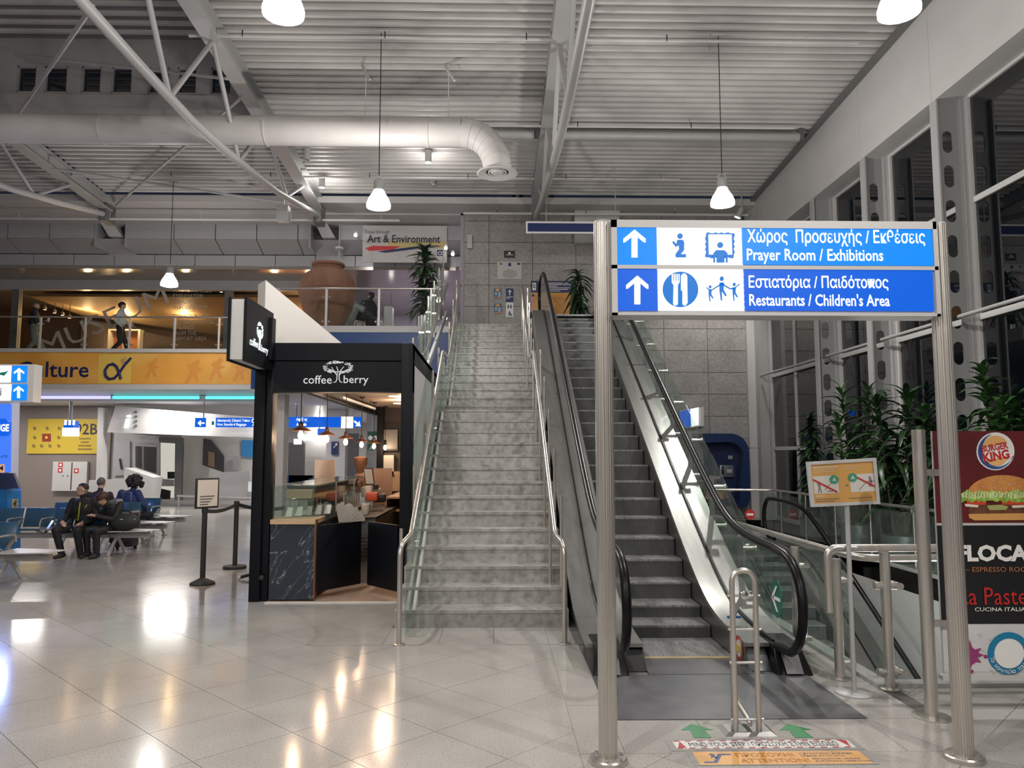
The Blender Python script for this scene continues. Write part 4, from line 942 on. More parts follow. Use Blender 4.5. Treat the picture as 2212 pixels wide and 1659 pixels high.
# giant jar
jar = thing('giant_jar', 'giant reddish clay storage jar standing behind the balcony railing', 'jar', (-4.35, 19.6, HU))
JS = .955
prof = [(.0, .0), (.26, .0), (.30, .05), (.45, .45), (.62, .85), (.71, 1.15), (.74, 1.35), (.70, 1.60), (.58, 1.80), (.42, 1.92), (.36, 1.96), (.36, 2.02), (.42, 2.05), (.43, 2.09), (.40, 2.12), (.33, 2.12), (.31, 2.05), (.31, 1.9), (0, 1.8)]
M_clay = mat('red_clay', (.235, .12, .075), .8, noise=(3.5, .16), bump=(14, .4))
prof = [(r, z * JS) for r, z in prof]
MB().lathe(prof, (-4.35, 19.6, HU), 40, cap=False).build('body', M_clay, jar, smooth=True)
for z, r in ((1.29, .735),): MB().lathe([(r, -.02), (r + .025, 0), (r, .02)], (-4.35, 19.6, HU + z), 40, cap=False).build('ridge', M_clay, jar, smooth=True)
# Art & Environment banner
ae = thing('hanging_banner', 'pale banner with black lettering and brush stripes above the tall potted plant', 'banner', (-2.6, 21.7, 7.3))
YA = 21.6
prect(M_white, 'banner_sheet', 783, 966, 489, 567, YA, ae, .03)
prect(mat('banner_yellow_fade', (.62, .50, .22), .5), 'yellow_patch', 838, 964, 522, 536, YA - .03, ae)
ptext('Travel through', M_dark, 787, 841, 497, 507, YA - .035, ae); ptext('Art & Environment', M_dark, 793, 951, 508, 524, YA - .035, ae, bold=.014)
ppoly(mat('stripe_red', (.62, .04, .04), .5), 'stripe', [(789, 536), (806, 531), (866, 532), (850, 539), (797, 542)], YA - .034, ae)
ppoly(M_blue, 'stripe', [(815, 543), (870, 536), (925, 529), (958, 532), (905, 537), (832, 546)], YA - .038, ae)
prect(M_blue, 'emblem', 944, 957, 540, 553, YA - .034, ae); ptext('α', M_text, 946, 956, 543, 551, YA - .04, ae)
# corridor beyond the jar
struct('wall_corridor', MB().box(-5, -.9, 30, 30.1, HU, 7.2).box(-1.0, -.9, 20.8, 30, HU, 8.5), mat('corridor_wall', (.36, .33, .38), .5))
cor = [(768, 508), (963, 536), (978, 549)]
for i, (x, y) in enumerate(cor):
    p = at(x, y, 21.4); o = thing('spot_lamp', ['small glowing lamp on the grey band by the pale banner', 'small glowing lamp at the banner edge', 'small glowing lamp between banner and tiled wall'][i], 'lamp', p)
    MB().ell(p, .05, .05, .05).build('bulb', M_bulb, o, smooth=True); MB().box(p.x - .04, p.x + .04, p.y + .04, p.y + .09, p.z - .03, p.z + .12).build('bracket', M_steelp, o)
for x, y, e, c_ in ((-2.9, 27, 130, (.86, .78, 1.0)), (-2.6, 24.0, 45, (1, .9, .85))):
    la = plight(x, y, 7.14, e, c_, .1, 'AREA', name='corridor_fill_light'); la.data.shape = 'RECTANGLE'; la.data.size = 1.2; la.data.size_y = .35  # added area light with no fixture, brightens the corridor
for i, (x, y) in enumerate(((947, 649), (961, 687), (844, 682))):
    p = at(x, y, 26); o = thing('corridor_lamp', ['small round lamp glowing behind the tall potted plant', 'lowest small round lamp glowing beside the upper stair railing', 'small round lamp glowing behind the standing person by the jar'][i], 'lamp', p)
    MB().ell(p, .08, .08, .08, 12, 8).build('bulb', M_bulb, o, smooth=True); MB().cyl((p.x, p.y, p.z + .07), (p.x, p.y, 7.16), .008, 6).build('cord', M_blackm, o)
p = at(733, 536, 21.0); o = thing('smoke_detector', 'small round detector on a thin stem in front of the grey band', 'detector', p); MB().lathe([(.04, -.05), (.12, -.03), (.12, .02), (.05, .05), (0, .06)], p, 18, cap=False).build('head', M_white, o, smooth=True); MB().cyl((p.x, p.y, p.z - .05), (p.x, p.y, HU), .025, 8).build('stem', M_steelp, o)
# white service counter next to the standing person
wc = thing('white_counter', 'white counter and tall white column beside the giant jar', 'counter', (-3.3, 22.4, HU))
MB().box(-4.1, -3.1, 22.3, 22.9, HU, HU + .98).box(-3.28, -3.05, 22.2, 22.6, HU, HU + 1.42).build('body', M_white, wc, bevel=.01); MB().box(-4.15, -3.3, 22.25, 22.95, HU + .98, HU + 1.02).build('top', M_white, wc)
# ================================================================ PENDANT LAMPS
def glowglass(name, col, st, tr=.85):
    m = bpy.data.materials.new(name); m.use_nodes = True; nt = m.node_tree; nt.nodes.clear()
    o = nt.nodes.new('ShaderNodeOutputMaterial'); t = nt.nodes.new('ShaderNodeBsdfTransparent'); t.inputs[0].default_value = (tr, tr, tr, 1)
    e = nt.nodes.new('ShaderNodeEmission'); e.inputs[0].default_value = (*col, 1); e.inputs[1].default_value = st; a = nt.nodes.new('ShaderNodeAddShader')
    nt.links.new(t.outputs[0], a.inputs[0]); nt.links.new(e.outputs[0], a.inputs[1]); nt.links.new(a.outputs[0], o.inputs[0]); return m
M_bowl = glowglass('glowing_frosted_glass', (1, .96, .90), 2.2, .93)
for i, (x, y, z) in enumerate(PEND + PEND_L):
    if y < 5: lab, g = 'large glass dome pendant lamp over the open floor, out of view, number %s' % 'one two three four five six seven eight nine ten'.split()[i], 'pendant lamps behind'
    else:
        lab, g = ['bright glass dome lamp hanging above the kiosk and pale banner', 'bright glass dome lamp hanging above the big lit sign', 'glowing dome lamp cut by the top of the view, above the duct', 'glowing dome lamp cut by the top of the view, near the white wall panels', '', '', '', '', '', '', 'glass dome lamp hanging in front of the museum window'][i], None
    L = thing('pendant_lamp', lab, 'lamp', (x, y, z), g)
    top = (zc(y) + .05) if i < 10 else 8.42
    MB().cyl((x, y, z + .34), (x, y, top - .05), .008, 6).build('cord', M_blackm, L)
    MB().box(x - .13, x + .13, y - .05, y + .05, top - .06, top - .035).build('ceiling_plate', M_ceil, L)
    MB().lathe([(.085, .08), (.09, .18), (.075, .24), (.03, .27), (0, .27)], (x, y, z + .02), 20, cap=False).build('gear_housing', M_steelp, L, smooth=True)
    MB().tube([(x + .07 * math.cos(a), y, z + .27 + .075 * math.sin(a)) for a in [PI * q / 8 for q in range(9)]], .008, 6).build('suspension_hoop', M_alum, L)
    gm = glassm('lamp_dome_glass', (.97, .97, .97), refl=.5, haze=.05, hazecol=(.9, .9, .9))
    MB().lathe([(.085, .10), (.12, .03), (.175, -.06), (.205, -.15), (.20, -.20)], (x, y, z), 32, cap=False).build('glass_dome', gm, L, smooth=True)
    MB().lathe([(.0, -.235), (.10, -.228), (.185, -.20), (.190, -.17), (.172, -.10), (.13, -.06), (0, -.05)], (x, y, z), 28, cap=False).build('glowing_bowl', M_bowl, L, smooth=True)
# spotlights on the ceiling
for i, (x, y, Y, on, lab) in enumerate(((925, 353, 17.2, 1, 'lit round spotlight on the ceiling behind the duct bend'), (695, 407, 18.6, 1, 'lit round spotlight on the ceiling beside the truss end'), (936, 400, 19.0, 0, 'unlit white cylinder spotlight under the ceiling edge'), (662, 348, 17.2, 0, 'unlit white cylinder spotlight left of the duct'.replace('left of', 'just below')), (1522, 303, 16.6, 0, 'small unlit spotlight below the grey roller tube'))):
    p = at(x, y, Y); o = thing('ceiling_spotlight', lab, 'spotlight', p)
    MB().lathe([(.07, .02), (.08, .30), (.0, .31)], p, 18, cap=False).build('housing', M_white, o, smooth=True)
    MB().cyl((p.x, p.y, p.z + .30), (p.x, p.y, zc(Y) + .02), .03, 8).build('stem', M_white, o)
    MB().lathe([(0, .0), (.065, .02)], p, 18, cap=False).build('lens', M_bulb if on else M_chrome, o, smooth=True)
    if on: plight(p.x, p.y, p.z - .12, 30, r=.06)
for i, (x, y) in enumerate(((1118, 425), (1183, 425))):
    p = at(x, y, 20.2); o = thing('wall_uplight', ['oval black socket with a grey lamp, kiosk side of the ceiling beam', 'oval black socket with a grey lamp, window side of the ceiling beam'][i], 'lamp', p)
    MB().prism(rrect(-.17, .17, -.07, .07, .068, 6), (p.x, p.y + .05, p.z), (1, 0, 0), (0, 0, 1), (0, -.03, 0)).build('socket', M_black, o); MB().cyl((p.x, p.y, p.z - .03), (p.x, p.y - .18, p.z + .13), .045, 12).build('lamp_head', M_steelp, o, smooth=True)
for x, y, Y, s, lab in ((613, 462, 18.5, 1, 'white loudspeaker box hanging at the truss end'), (1015, 522, 20.75, .5, 'small white loudspeaker on the tiled wall')):
    p = at(x, y, Y); o = thing('loudspeaker', lab, 'loudspeaker', p); MB().box(p.x - .14 * s, p.x + .14 * s, Y - .15 * s, Y + .1 * s, p.z - .20, p.z + .18).build('body', M_white, o, bevel=.01)
    MB().box(p.x - .11 * s, p.x + .11 * s, Y - .155 * s, Y - .15 * s, p.z - .17, p.z + .15).build('grille', mat('speaker_grille', (.55, .55, .55), .7), o)
    if s == 1: MB().cyl((p.x, Y, p.z + .18), (p.x, Y, zc(Y)), .012, 6).build('hanger', M_ceil, o)
p = Vector((6.35, 19.3, 8.05)); o = thing('wall_spotlight', 'grey adjustable spotlight in the corner where the window fascia meets the tiled wall', 'spotlight', p)
MB().cyl(p, (p.x - .10, p.y + .05, p.z - .22), .07, 16, .09).build('housing', M_steelp, o, smooth=True); MB().cyl(p, (p.x, p.y, zc(19.3) + .02), .02, 8).build('stem', M_steelp, o); MB().cyl((p.x - .102, p.y + .052, p.z - .222), (p.x - .105, p.y + .054, p.z - .23), .078, 16).build('lens', M_bulb, o)
sl = plight(p.x - .14, p.y + .05, p.z - .30, 420, (1, .95, .90), .08, 'SPOT', 'wall_spot_light', math.radians(75)); sl.rotation_euler = (Vector((5.2, 20.6, 2.0)) - sl.location).to_track_quat('-Z', 'Y').to_euler()
# dark blue hanging sign at the stair top, seen edge on behind the pole
hb = thing('hanging_sign', 'plain dark blue hanging sign in front of the tiled wall', 'sign', (2, 18, 7)); prect(M_blue, 'face', 1140, 1400, 485, 501, 18.0, hb, .06); prect(M_text, 'frame', 1136, 1404, 481, 505, 18.02, hb, .05)
for x in (1180, 1330): a = at(x, 482, 18.02); MB().cyl((a.x, 18.02, a.z), (a.x, 18.02, zc(18)), .012, 6).build('hanger', M_steelp, hb)
# ================================================================ SIGNS ON THE BACK WALL
YW = YB - .01
def wsign(lab, px0, px1, py0, py1, mt, Y=YW, th=.015, cat='sign'):
    a = at(px0, py1, Y); t = thing('wall_sign', lab, cat, (a.x, Y, a.z)); prect(mt, 'board', px0, px1, py0, py1, Y, t, th); return t
t = wsign('small black plaque on the tiled wall above the white plaque', 1089, 1112, 542, 557, M_dark); prect(M_text, 'print', 1098, 1103, 545, 549, YW - .016, t); prect(M_text, 'print', 1093, 1109, 550, 551, YW - .016, t)
t = wsign('white plaque with small logos and lines of text on the tiled wall', 1074, 1127, 566, 603, mat('plaque_white', (.55, .54, .52), .4))
prect(M_steeld, 'print', 1079, 1085, 568, 572, YW - .016, t); prect(M_blue, 'print', 1098, 1104, 568, 575, YW - .016, t); prect(M_blue, 'print', 1117, 1124, 568, 572, YW - .016, t)
for k, (a, b) in enumerate(((1094, 1108), (1087, 1116), (1086, 1117), (1086, 1117), (1086, 1116), (1092, 1110))): prect(M_steeld, 'text_line', a, b, 583 + 3.2 * k, 583.8 + 3.2 * k, YW - .016, t)
t = wsign('tall blue and white arrow, toilet and wheelchair sign on the tiled wall', 1093, 1109, 623, 685, M_text)
prect(M_blue, 'board_blue', 1093, 1109, 623, 653, YW - .015, t); arrow_up(t, 1101, 626, 638, 8, YW - .018, mt=M_text, d=.002)
prect(M_text, 'text_line', 1094, 1108, 641, 642.2, YW - .02, t); prect(M_text, 'text_line', 1094, 1102, 644, 645, YW - .02, t)
for x in (1098, 1103.5): pdisc(M_dark, 'pictogram', x, 658.5, 1.1, YW - .018, t, .002); ppoly(M_dark, 'pictogram', [(x - 1.8, 660), (x + 1.8, 660), (x + 1.2, 666), (x - 1.2, 666)], YW - .018, t)
pdisc(M_dark, 'pictogram', 1101, 673.5, 1.4, YW - .018, t, .002)
MB().tube([(at(1101 + 3.2 * math.cos(q), 679 + 3.2 * math.sin(q), YW).x, YW - .02, at(1101 + 3.2 * math.cos(q), 679 + 3.2 * math.sin(q), YW).z) for q in [PI * 1.7 * i / 12 + .2 for i in range(13)]], .008, 6).build('pictogram', M_dark, t)
ppoly(M_dark, 'pictogram', [(1100, 675), (1102, 675), (1102.4, 678), (1105.5, 678.5), (1106, 682), (1104.8, 682), (1104, 680), (1100.4, 680)], YW - .018, t)
for k, yy_ in enumerate((623, 656)):
    t = wsign(['small blue and orange notice on the tiled wall, upper one', 'small blue and orange notice on the tiled wall, lower one'][k], 1067, 1083, yy_, yy_ + 22, mat('notice_steelblue', (.06, .16, .28), .5), th=.01)
    prect(mat('notice_paleblue', (.32, .45, .55), .5), 'print', 1069, 1074, yy_ + 8, yy_ + 15, YW - .011, t); prect(mat('notice_pale2', (.42, .52, .60), .5), 'print', 1076.5, 1081, yy_ + 8, yy_ + 18, YW - .011, t)
    prect(mat('notice_orange', (.55, .27, .12), .5), 'print', 1067, 1083, yy_ + 18, yy_ + 21, YW - .011, t); prect(M_or1, 'print', 1071, 1079, yy_ + 1, yy_ + 6, YW - .011, t)
t = wsign('wide poster with dark blue top and orange base beside the escalator head', 1147, 1240, 607, 683, M_or1, YW, .02)
prect(M_blue, 'blue_header', 1147, 1240, 607, 632, YW - .02, t); prect(M_text, 'emblem', 1150, 1158, 611, 627, YW - .024, t); ptext('α', M_blue, 1151, 1157, 614, 622, YW - .03, t, bold=.03)
for k in range(6): prect(M_text, 'text_line', 1180, 1180 + (50, 53, 24, 51, 47, 30)[k], 611 + 3.4 * k, 612.2 + 3.4 * k, YW - .024, t)
for k in range(9): prect(mat('notice_orange', (.55, .27, .12), .5), 'text_line', 1183, 1236, 642 + 4 * k, 643 + 4 * k, YW - .022, t)
t = wsign('narrow orange notice with red lettering beside the wide poster', 1147, 1156, 632, 672, mat('pale_orange', (.66, .36, .22), .5), YW - .02, .01); pdisc(M_dark, 'print', 1151.5, 638, 3, YW - .03, t, .002)
# ================================================================ COFFEE KIOSK
KY = 9.15
kx = lambda px: at(px, 1000, KY).x
kz = lambda py, Y=KY: at(1000, py, Y).z
KT = 3.03; KXR = -1.02
M_kblack = mat('kiosk_black', (.004, .005, .008), .5, noise=(2, .2), spec=.2)
M_copper = mat('copper_brown', (.22, .10, .06), .4, .6); M_wood = mat('pale_wood', (.52, .36, .22), .5, noise=(8, .12), stretch=(1, 1, 6))
M_woodd = mat('brown_wood', (.26, .13, .07), .5, noise=(8, .15), stretch=(1, 1, 6))
def marble():
    m = bpy.data.materials.new('black_marble'); m.use_nodes = True; nt = m.node_tree; b = nt.nodes['Principled BSDF']; L = nt.links
    g = nt.nodes.new('ShaderNodeNewGeometry'); m0 = nt.nodes.new('ShaderNodeMapping'); m0.inputs['Rotation'].default_value = (0, .95, 0); L.new(g.outputs['Position'], m0.inputs[0]); mp = nt.nodes.new('ShaderNodeMapping'); mp.inputs['Scale'].default_value = (.8, 1, 4.5); L.new(m0.outputs[0], mp.inputs[0])
    n = nt.nodes.new('ShaderNodeTexNoise'); n.inputs['Scale'].default_value = 1.9; n.inputs['Detail'].default_value = 5; n.inputs['Distortion'].default_value = .2; L.new(mp.outputs[0], n.inputs[0])
    a = nt.nodes.new('ShaderNodeMath'); a.operation = 'SUBTRACT'; a.inputs[1].default_value = .5; L.new(n.outputs['Fac'], a.inputs[0])
    ab = nt.nodes.new('ShaderNodeMath'); ab.operation = 'ABSOLUTE'; L.new(a.outputs[0], ab.inputs[0])
    r = nt.nodes.new('ShaderNodeValToRGB'); e = r.color_ramp.elements; e[0].position = 0; e[0].color = (.40, .42, .45, 1); e[1].position = .005; e[1].color = (.022, .030, .045, 1); L.new(ab.outputs[0], r.inputs[0])
    L.new(r.outputs[0], b.inputs['Base Color']); b.inputs['Roughness'].default_value = .25; return m
M_marble = marble()
kio = thing('coffee_kiosk', 'black framed coffee kiosk with white tree logo, built against the marble staircase', 'kiosk', (-1.9, KY, 0))
x0, x1, x2 = kx(545), kx(568), kx(584); xr0, xr1 = kx(864), -1.0
MB().box(x0, x1, KY, KY + .24, 0, KT).build('post', M_kblack, kio, bevel=.006); MB().box(x1 + .004, x2, KY + .03, KY + .22, 0, KT).build('post', M_kblack, kio, bevel=.004)
MB().lathe([(.0, 0), (.028, 0), (.028, .03), (0, .04)], (at(567, 1206, KY).x, KY, .28), 16, Matrix.Rotation(PI / 2, 3, 'X')).build('door_stop', M_blackm, kio, smooth=True)
MB().box(xr0, xr1, KY, KY + .22, .06, KT).build('post', M_kblack, kio, bevel=.004)
MB().box(xr0, xr0 + .10, KY + .02, KY + .12, 0, .06).build('post_foot', M_kblack, kio)
hz0 = kz(847)
MB().box(x2, xr1, KY + .02, KY + .20, hz0, kz(781)).build('header', M_kblack, kio); MB().box(x2, xr1, KY + .01, KY + .20, kz(779), KT).build('header', M_kblack, kio)
MB().box(x0, xr1, KY + .2, 17.0, KT - .06, KT - .0).build('roof', M_kblack, kio)
MB().box(-2.62, KXR - .04, KY + .2, 17.0, 2.73, 2.78).build('inner_ceiling', mat('kiosk_ceiling', (.62, .48, .36), .5), kio)
MB().box(-2.70, -2.60, KY + .2, 17.0, 2.56, KT - .06).build('side_beam', M_kblack, kio)
MB().box(KXR - .04, KXR, KY + .22, 17.0, 0, 2.80).build('side_wall_inner', mat('kiosk_dark_wall', (.05, .04, .04), .6), kio)
MB().box(KXR + .0, KXR + .015, KY + .22, 14.0, .0, 2.79).build('side_wall', M_white, kio); MB().box(KXR + .0, KXR + .02, KY + .22, 14.0, 2.80, KT).build('side_fascia', M_kblack, kio)
MB().box(-2.55, KXR - .05, 16.95, 17.0, 0, 2.75).build('back_wall', mat('kiosk_dark_wall', (.05, .04, .04), .6), kio)
MB().box(-2.58, -2.44, 16.7, 16.84, 0, 2.75).build('back_post', M_kblack, kio)
MB().box(x2, KXR - .06, KY - .05, 17.0, .001, .006).build('kiosk_floor', mat('kiosk_floor', (.46, .33, .25), .28), kio)
MB().box(x2, KXR, KY - .09, KY - .05, .001, .012).build('threshold', M_offw, kio)
# header logo
M_logo = emat('logo_white', (.9, .9, .9), .45)  # emission added so the white lettering reads brighter
LY = KY + .018
ptext('coffee', M_logo, 655, 717, 811, 829, LY, kio, bold=.004); ptext('berry', M_logo, 742, 796, 811, 833, LY, kio, bold=.004)
def tree_logo(par, f, mt, s=1.0):
    """Leafy tree emblem: f maps emblem coordinates (x -1..1, y 0..2) to a point."""
    for pts, r in (([(-.12, 0), (-.06, .25), (-.05, .6), (-.22, .95), (-.45, 1.1)], .028), ([(.14, 0), (.06, .25), (.06, .6), (.2, .9), (.5, 1.0)], .028), ([(-.05, .55), (0, .95), (-.08, 1.35)], .024), ([(.05, .6), (.12, 1.0), (.3, 1.35)], .022), ([(-.2, .92), (-.35, 1.3)], .018), ([(-.24, .0), (-.1, .03)], .02), ([(.24, .0), (.12, .03)], .02)):
        MB().tube([f(*p) for p in pts], r * s, 6).build('logo_branch', mt, par)
    rnd = random.Random(3)
    m = MB()
    for i in range(84):
        a = rnd.uniform(0, 2 * PI); q = rnd.uniform(.55, 1) ** .5; cx = .78 * q * math.cos(a); cy = 1.30 + .52 * q * math.sin(a)
        if cy < .85 and abs(cx) < .25: continue
        k = rnd.uniform(.04, .085); a2 = rnd.uniform(0, PI)
        m.tube([f(cx + k * math.cos(a2 + t) * (1 + .4 * math.sin(3 * t)), cy + k * math.sin(a2 + t)) for t in [i_ * .9 for i_ in range(6)]], .013 * s, 5)
    m.build('logo_leaves', mt, par)
S = (at(767, 800, LY).x - at(693, 800, LY).x) / 2 / .9; c0 = at(730, 826, LY)
tree_logo(kio, lambda x, y: (c0.x + x * S, LY - .004, c0.z + y * S * .62), M_logo, S * .9)
# projecting box sign
bs = thing('projecting_sign', 'black and white projecting box sign with a lit tree logo', 'sign', (-2.72, 8.6, 2.7))
px_, pz0, pz1 = -2.665, 2.71, 3.36
MB().hexa([(px_ - .17, 8.18, pz0), (px_ - .03, 8.18, pz0), (px_ - .03, 9.14, pz0), (px_ - .17, 9.14, pz0), (px_ - .17, 8.18, pz1), (px_ - .03, 8.18, pz1), (px_ - .03, 9.14, pz1), (px_ - .17, 9.14, pz1)]).build('white_core', M_white, bs)
MB().box(px_ - .03, px_, 8.16, 9.14, pz0 - .02, pz1 + .02).build('face_panel', M_kblack, bs); MB().box(px_ - .20, px_ - .17, 8.16, 9.14, pz0 - .02, pz1 + .02).build('face_panel', M_kblack, bs)
MB().box(px_ - .0, px_ + .03, 9.0, 9.14, pz0 + .1, pz1 - .05).build('fixing', M_kblack, bs)
M_lit = emat('logo_lit', (.85, .98, 1.0), 1.2)
text('coffee', M_lit, (px_ + .004, 8.27, 2.88), (0, 1, 0), (0, 0, 1), .30, .09, bs, bold=.02); text('berry', M_lit, (px_ + .004, 8.68, 2.84), (0, 1, 0), (0, 0, 1), .26, .10, bs, bold=.02)
tree_logo(bs, lambda x, y: (px_ + .006, 8.62 + x * .14, 2.87 + y * .17), M_lit, .22)
# white wedge panel on the roof
wd = thing('wedge_panel', 'cream triangular panel standing on the black kiosk roof', 'panel', (-2, 9.7, KT))
WYp = 9.75
P0, P1, P2, P3, P4 = at(574, 605, WYp), at(755, 745, WYp), at(574, 745, WYp), at(558, 605, WYp + .25), at(558, 745, WYp + .25)
zb = KT - .0
MB().hexa([(P3.x, WYp + .25, zb), (P0.x, WYp, zb), (P1.x, WYp, zb), (P1.x, WYp + .3, zb), (P3.x, WYp + .25, P0.z), (P0.x, WYp, P0.z), (P1.x, WYp, zb + .002), (P1.x, WYp + .3, zb + .002)]).build('panel', M_offw, wd)
# swing doors
for nm, a, b in (('kiosk_door', (684, 9.22), (780, 9.80)), ('kiosk_door', (862, 9.24), (798, 9.74))):
    xa = at(a[0], 1200, a[1]).x; xb = at(b[0], 1200, b[1]).x
    d = Vector((xb - xa, b[1] - a[1], 0)).normalized(); n = Vector((-d.y, d.x, 0)) * .03
    p = [(xa, a[1]), (xb, b[1]), (xb + n.x, b[1] + n.y), (xa + n.x, a[1] + n.y)]
    m = MB(); m.hexa([(q[0], q[1], .10) for q in p] + [(q[0], q[1], .87) for q in p]); m.build('swing_door', M_kblack, kio, bevel=.003)
# marble counter with glass display case
ct = thing('marble_counter', 'black veined marble counter front with pale wood ledge', 'counter', (-2.4, 9.2, 0))
cx0, cx1 = kx(587), kx(682)
MB().box(cx0, cx1, KY + .02, KY + .10, .02, kz(1133)).build('marble_slab', M_marble, ct); MB().box(cx1, cx1 + .02, KY + .01, KY + .10, .02, kz(1122)).build('edge_trim', M_copper, ct)
MB().box(cx0, cx1 + .01, KY + .0, KY + .55, kz(1132), kz(1122)).build('ledge', M_wood, ct)
MB().box(cx0, cx1 - .02, KY + .10, 13.2, .0, kz(1134)).build('counter_body', M_kblack, ct)
dc = thing('display_case', 'long curved glass food display case on the marble counter', 'display case', (-2.4, 9.3, .98))
z0 = kz(1121); z1 = kz(1050)
for (a, b) in ((KY + .05, 10.4), (10.45, 11.7), (11.75, 13.0)):
    MB().box(cx0 + .01, cx0 + .018, a, b, z0, z1).build('glass_side', M_glass, dc); MB().box(cx1 - .02, cx1 - .012, a, b, z0, z1).build('glass_side', M_glass, dc)
    MB().box(cx0, cx1 - .01, a, b, z1, z1 + .012).build('glass_top', M_glassg, dc); MB().box(cx0 + .02, cx1 - .03, a, b, z0 + .20, z0 + .21).build('shelf', M_glass, dc)
    MB().box(cx0 + .01, cx1 - .02, a, a + .008, z0, z1).build('glass_end', M_glassg, dc)
    for x in (cx0, cx1 - .02): MB().box(x, x + .015, b, b + .03, z0, z1).build('frame_post', M_inox, dc)
MB().box(cx0 + .08, cx1 - .1, KY + .5, 12.6, z1 - .06, z1 - .02).build('lamp_bar', M_blackm, dc)
MB().box(cx0 + .10, cx1 - .12, KY + .35, 12.5, z1 - .16, z1 - .06).build('inner_box', mat('cork', (.42, .29, .18), .6), dc)
rnd = random.Random(5)
for i in range(5):
    y = KY + .25 + i * .12; o = tag(MB().hexa([(cx0 + .10 + .09 * i, y, z0 + .01), (cx0 + .18 + .09 * i, y, z0 + .01), (cx0 + .18 + .09 * i, y + .01, z0 + .01), (cx0 + .10 + .09 * i, y + .01, z0 + .01), (cx0 + .13 + .09 * i, y + .03, z0 + .12), (cx0 + .19 + .09 * i, y + .03, z0 + .12), (cx0 + .19 + .09 * i, y + .04, z0 + .12), (cx0 + .13 + .09 * i, y + .04, z0 + .12)]).build('price_card', M_offw), 'small white price card leaning in the glass case, ' + ['nearest the kiosk post', 'second from the kiosk post', 'middle one of the row', 'fourth from the kiosk post', 'nearest the counter end'][i], 'card', 'price cards in the glass case')
# paper napkins fanned in a holder, tray, register, machines
nk = thing('napkin_fan', 'fan of white paper sheets standing above the half open kiosk door', 'paper', (-1.9, 10.3, .85))
c = at(736, 1128, 10.3)
for i in range(15):
    a = math.radians(102 - i * 6.6); r = .23 + .02 * (i % 3) - .003 * i
    MB().bar((c.x + .006 * i, 10.3 + .004 * i, c.z), (c.x + .006 * i + r * math.cos(a), 10.3 + .004 * i, c.z + r * math.sin(a)), .05 + .02 * (i % 2), .005, (0, 1, 0)).build('sheet', M_offw, nk)
MB().box(c.x - .03, c.x + .20, 10.22, 10.45, c.z - .03, c.z).build('holder', M_blackm, nk)
cb2 = thing('inner_counter', 'steel and wood working counter inside the kiosk', 'counter', (-1.8, 12, 0))
MB().box(-2.05, -1.62, 10.45, 13.0, .0, .84).build('cabinet', M_inoxd, cb2); MB().box(-2.08, -1.60, 10.4, 13.05, .84, .87).build('worktop', M_blackm, cb2)
for i in range(8): MB().box(-1.95, -1.68, 10.43, 10.45, .28 + .045 * i, .30 + .045 * i).build('louvre', M_steeld, cb2)
sh2 = thing('kiosk_shelves', 'pale wooden shelving unit at the back of the kiosk', 'shelf', (-1.5, 13.6, 0))
for z in (.1, .45, .8, 1.0): MB().box(-1.75, -1.15, 12.4, 14.8, z, z + .03).build('board', M_wood, sh2)
for x in (-1.77, -1.45, -1.15): MB().box(x, x + .03, 12.38, 14.8, .0, 1.0).build('upright', M_wood, sh2)
def onc(lab, nm, cat, px, py, Y, fn, group=None):
    p = at(px, py, Y); o = thing(nm, lab, cat, p, group); fn(o, p); return o
def mk_register(o, p):
    MB().hexa([(p.x - .12, p.y, p.z + .03), (p.x + .02, p.y, p.z + .03), (p.x + .02, p.y + .04, p.z + .03), (p.x - .12, p.y + .04, p.z + .03), (p.x - .17, p.y + .05, p.z + .30), (p.x - .02, p.y + .05, p.z + .30), (p.x - .02, p.y + .09, p.z + .30), (p.x - .17, p.y + .09, p.z + .30)]).build('screen_case', M_blackm, o)
    MB().hexa([(p.x - .11, p.y - .004, p.z + .05), (p.x + .01, p.y - .004, p.z + .05), (p.x + .01, p.y, p.z + .05), (p.x - .11, p.y, p.z + .05), (p.x - .155, p.y + .044, p.z + .28), (p.x - .035, p.y + .044, p.z + .28), (p.x - .035, p.y + .048, p.z + .28), (p.x - .155, p.y + .048, p.z + .28)]).build('screen', mat('screen_grey', (.35, .36, .38), .3), o)
    MB().box(p.x - .12, p.x + .06, p.y - .05, p.y + .2, p.z - .04, p.z + .03).build('base', M_blackm, o)
onc('black cash register screen on the kiosk counter', 'cash_register', 'cash register', 806, 1052, 12.3, mk_register)
def mk_screen(o, p): MB().box(p.x - .16, p.x + .16, p.y, p.y + .03, p.z - .34, p.z + .30).build('panel', mat('acrylic_brown', (.36, .24, .18), .25), o)
onc('tall brown acrylic screen beside the cash register', 'counter_screen', 'screen', 826, 1050, 13.2, mk_screen)
def mk_grinder(o, p):
    MB().lathe([(.10, -.2), (.11, .0), (.05, .05), (.12, .20), (.13, .32), (.02, .34)], p, 14).build('hopper', M_woodd, o, smooth=True); MB().box(p.x - .1, p.x + .1, p.y - .1, p.y + .1, p.z - .30, p.z - .2).build('base', M_blackm, o)
onc('bronze coloured coffee machine on the counter', 'coffee_machine', 'machine', 778, 1027, 14.0, mk_grinder)
kk = [('red and white snack bag', 805, 1069, 11.6, (.60, .10, .05)), ('white cup stack', 797, 1058, 11.8, (.75, .72, .68)), ('black tray with small cups', 822, 1072, 11.9, (.03, .03, .03)), ('silver milk jug', 788, 1060, 12.2, (.5, .5, .5)), ('clear plastic cup tower', 812, 1060, 12.6, (.55, .5, .47)), ('white towel roll', 790, 1098, 10.9, (.75, .74, .70)), ('pink cleaning cloth', 819, 1122, 11.9, (.75, .12, .30)), ('dark brown jar', 775, 1048, 12.4, (.15, .08, .05))]
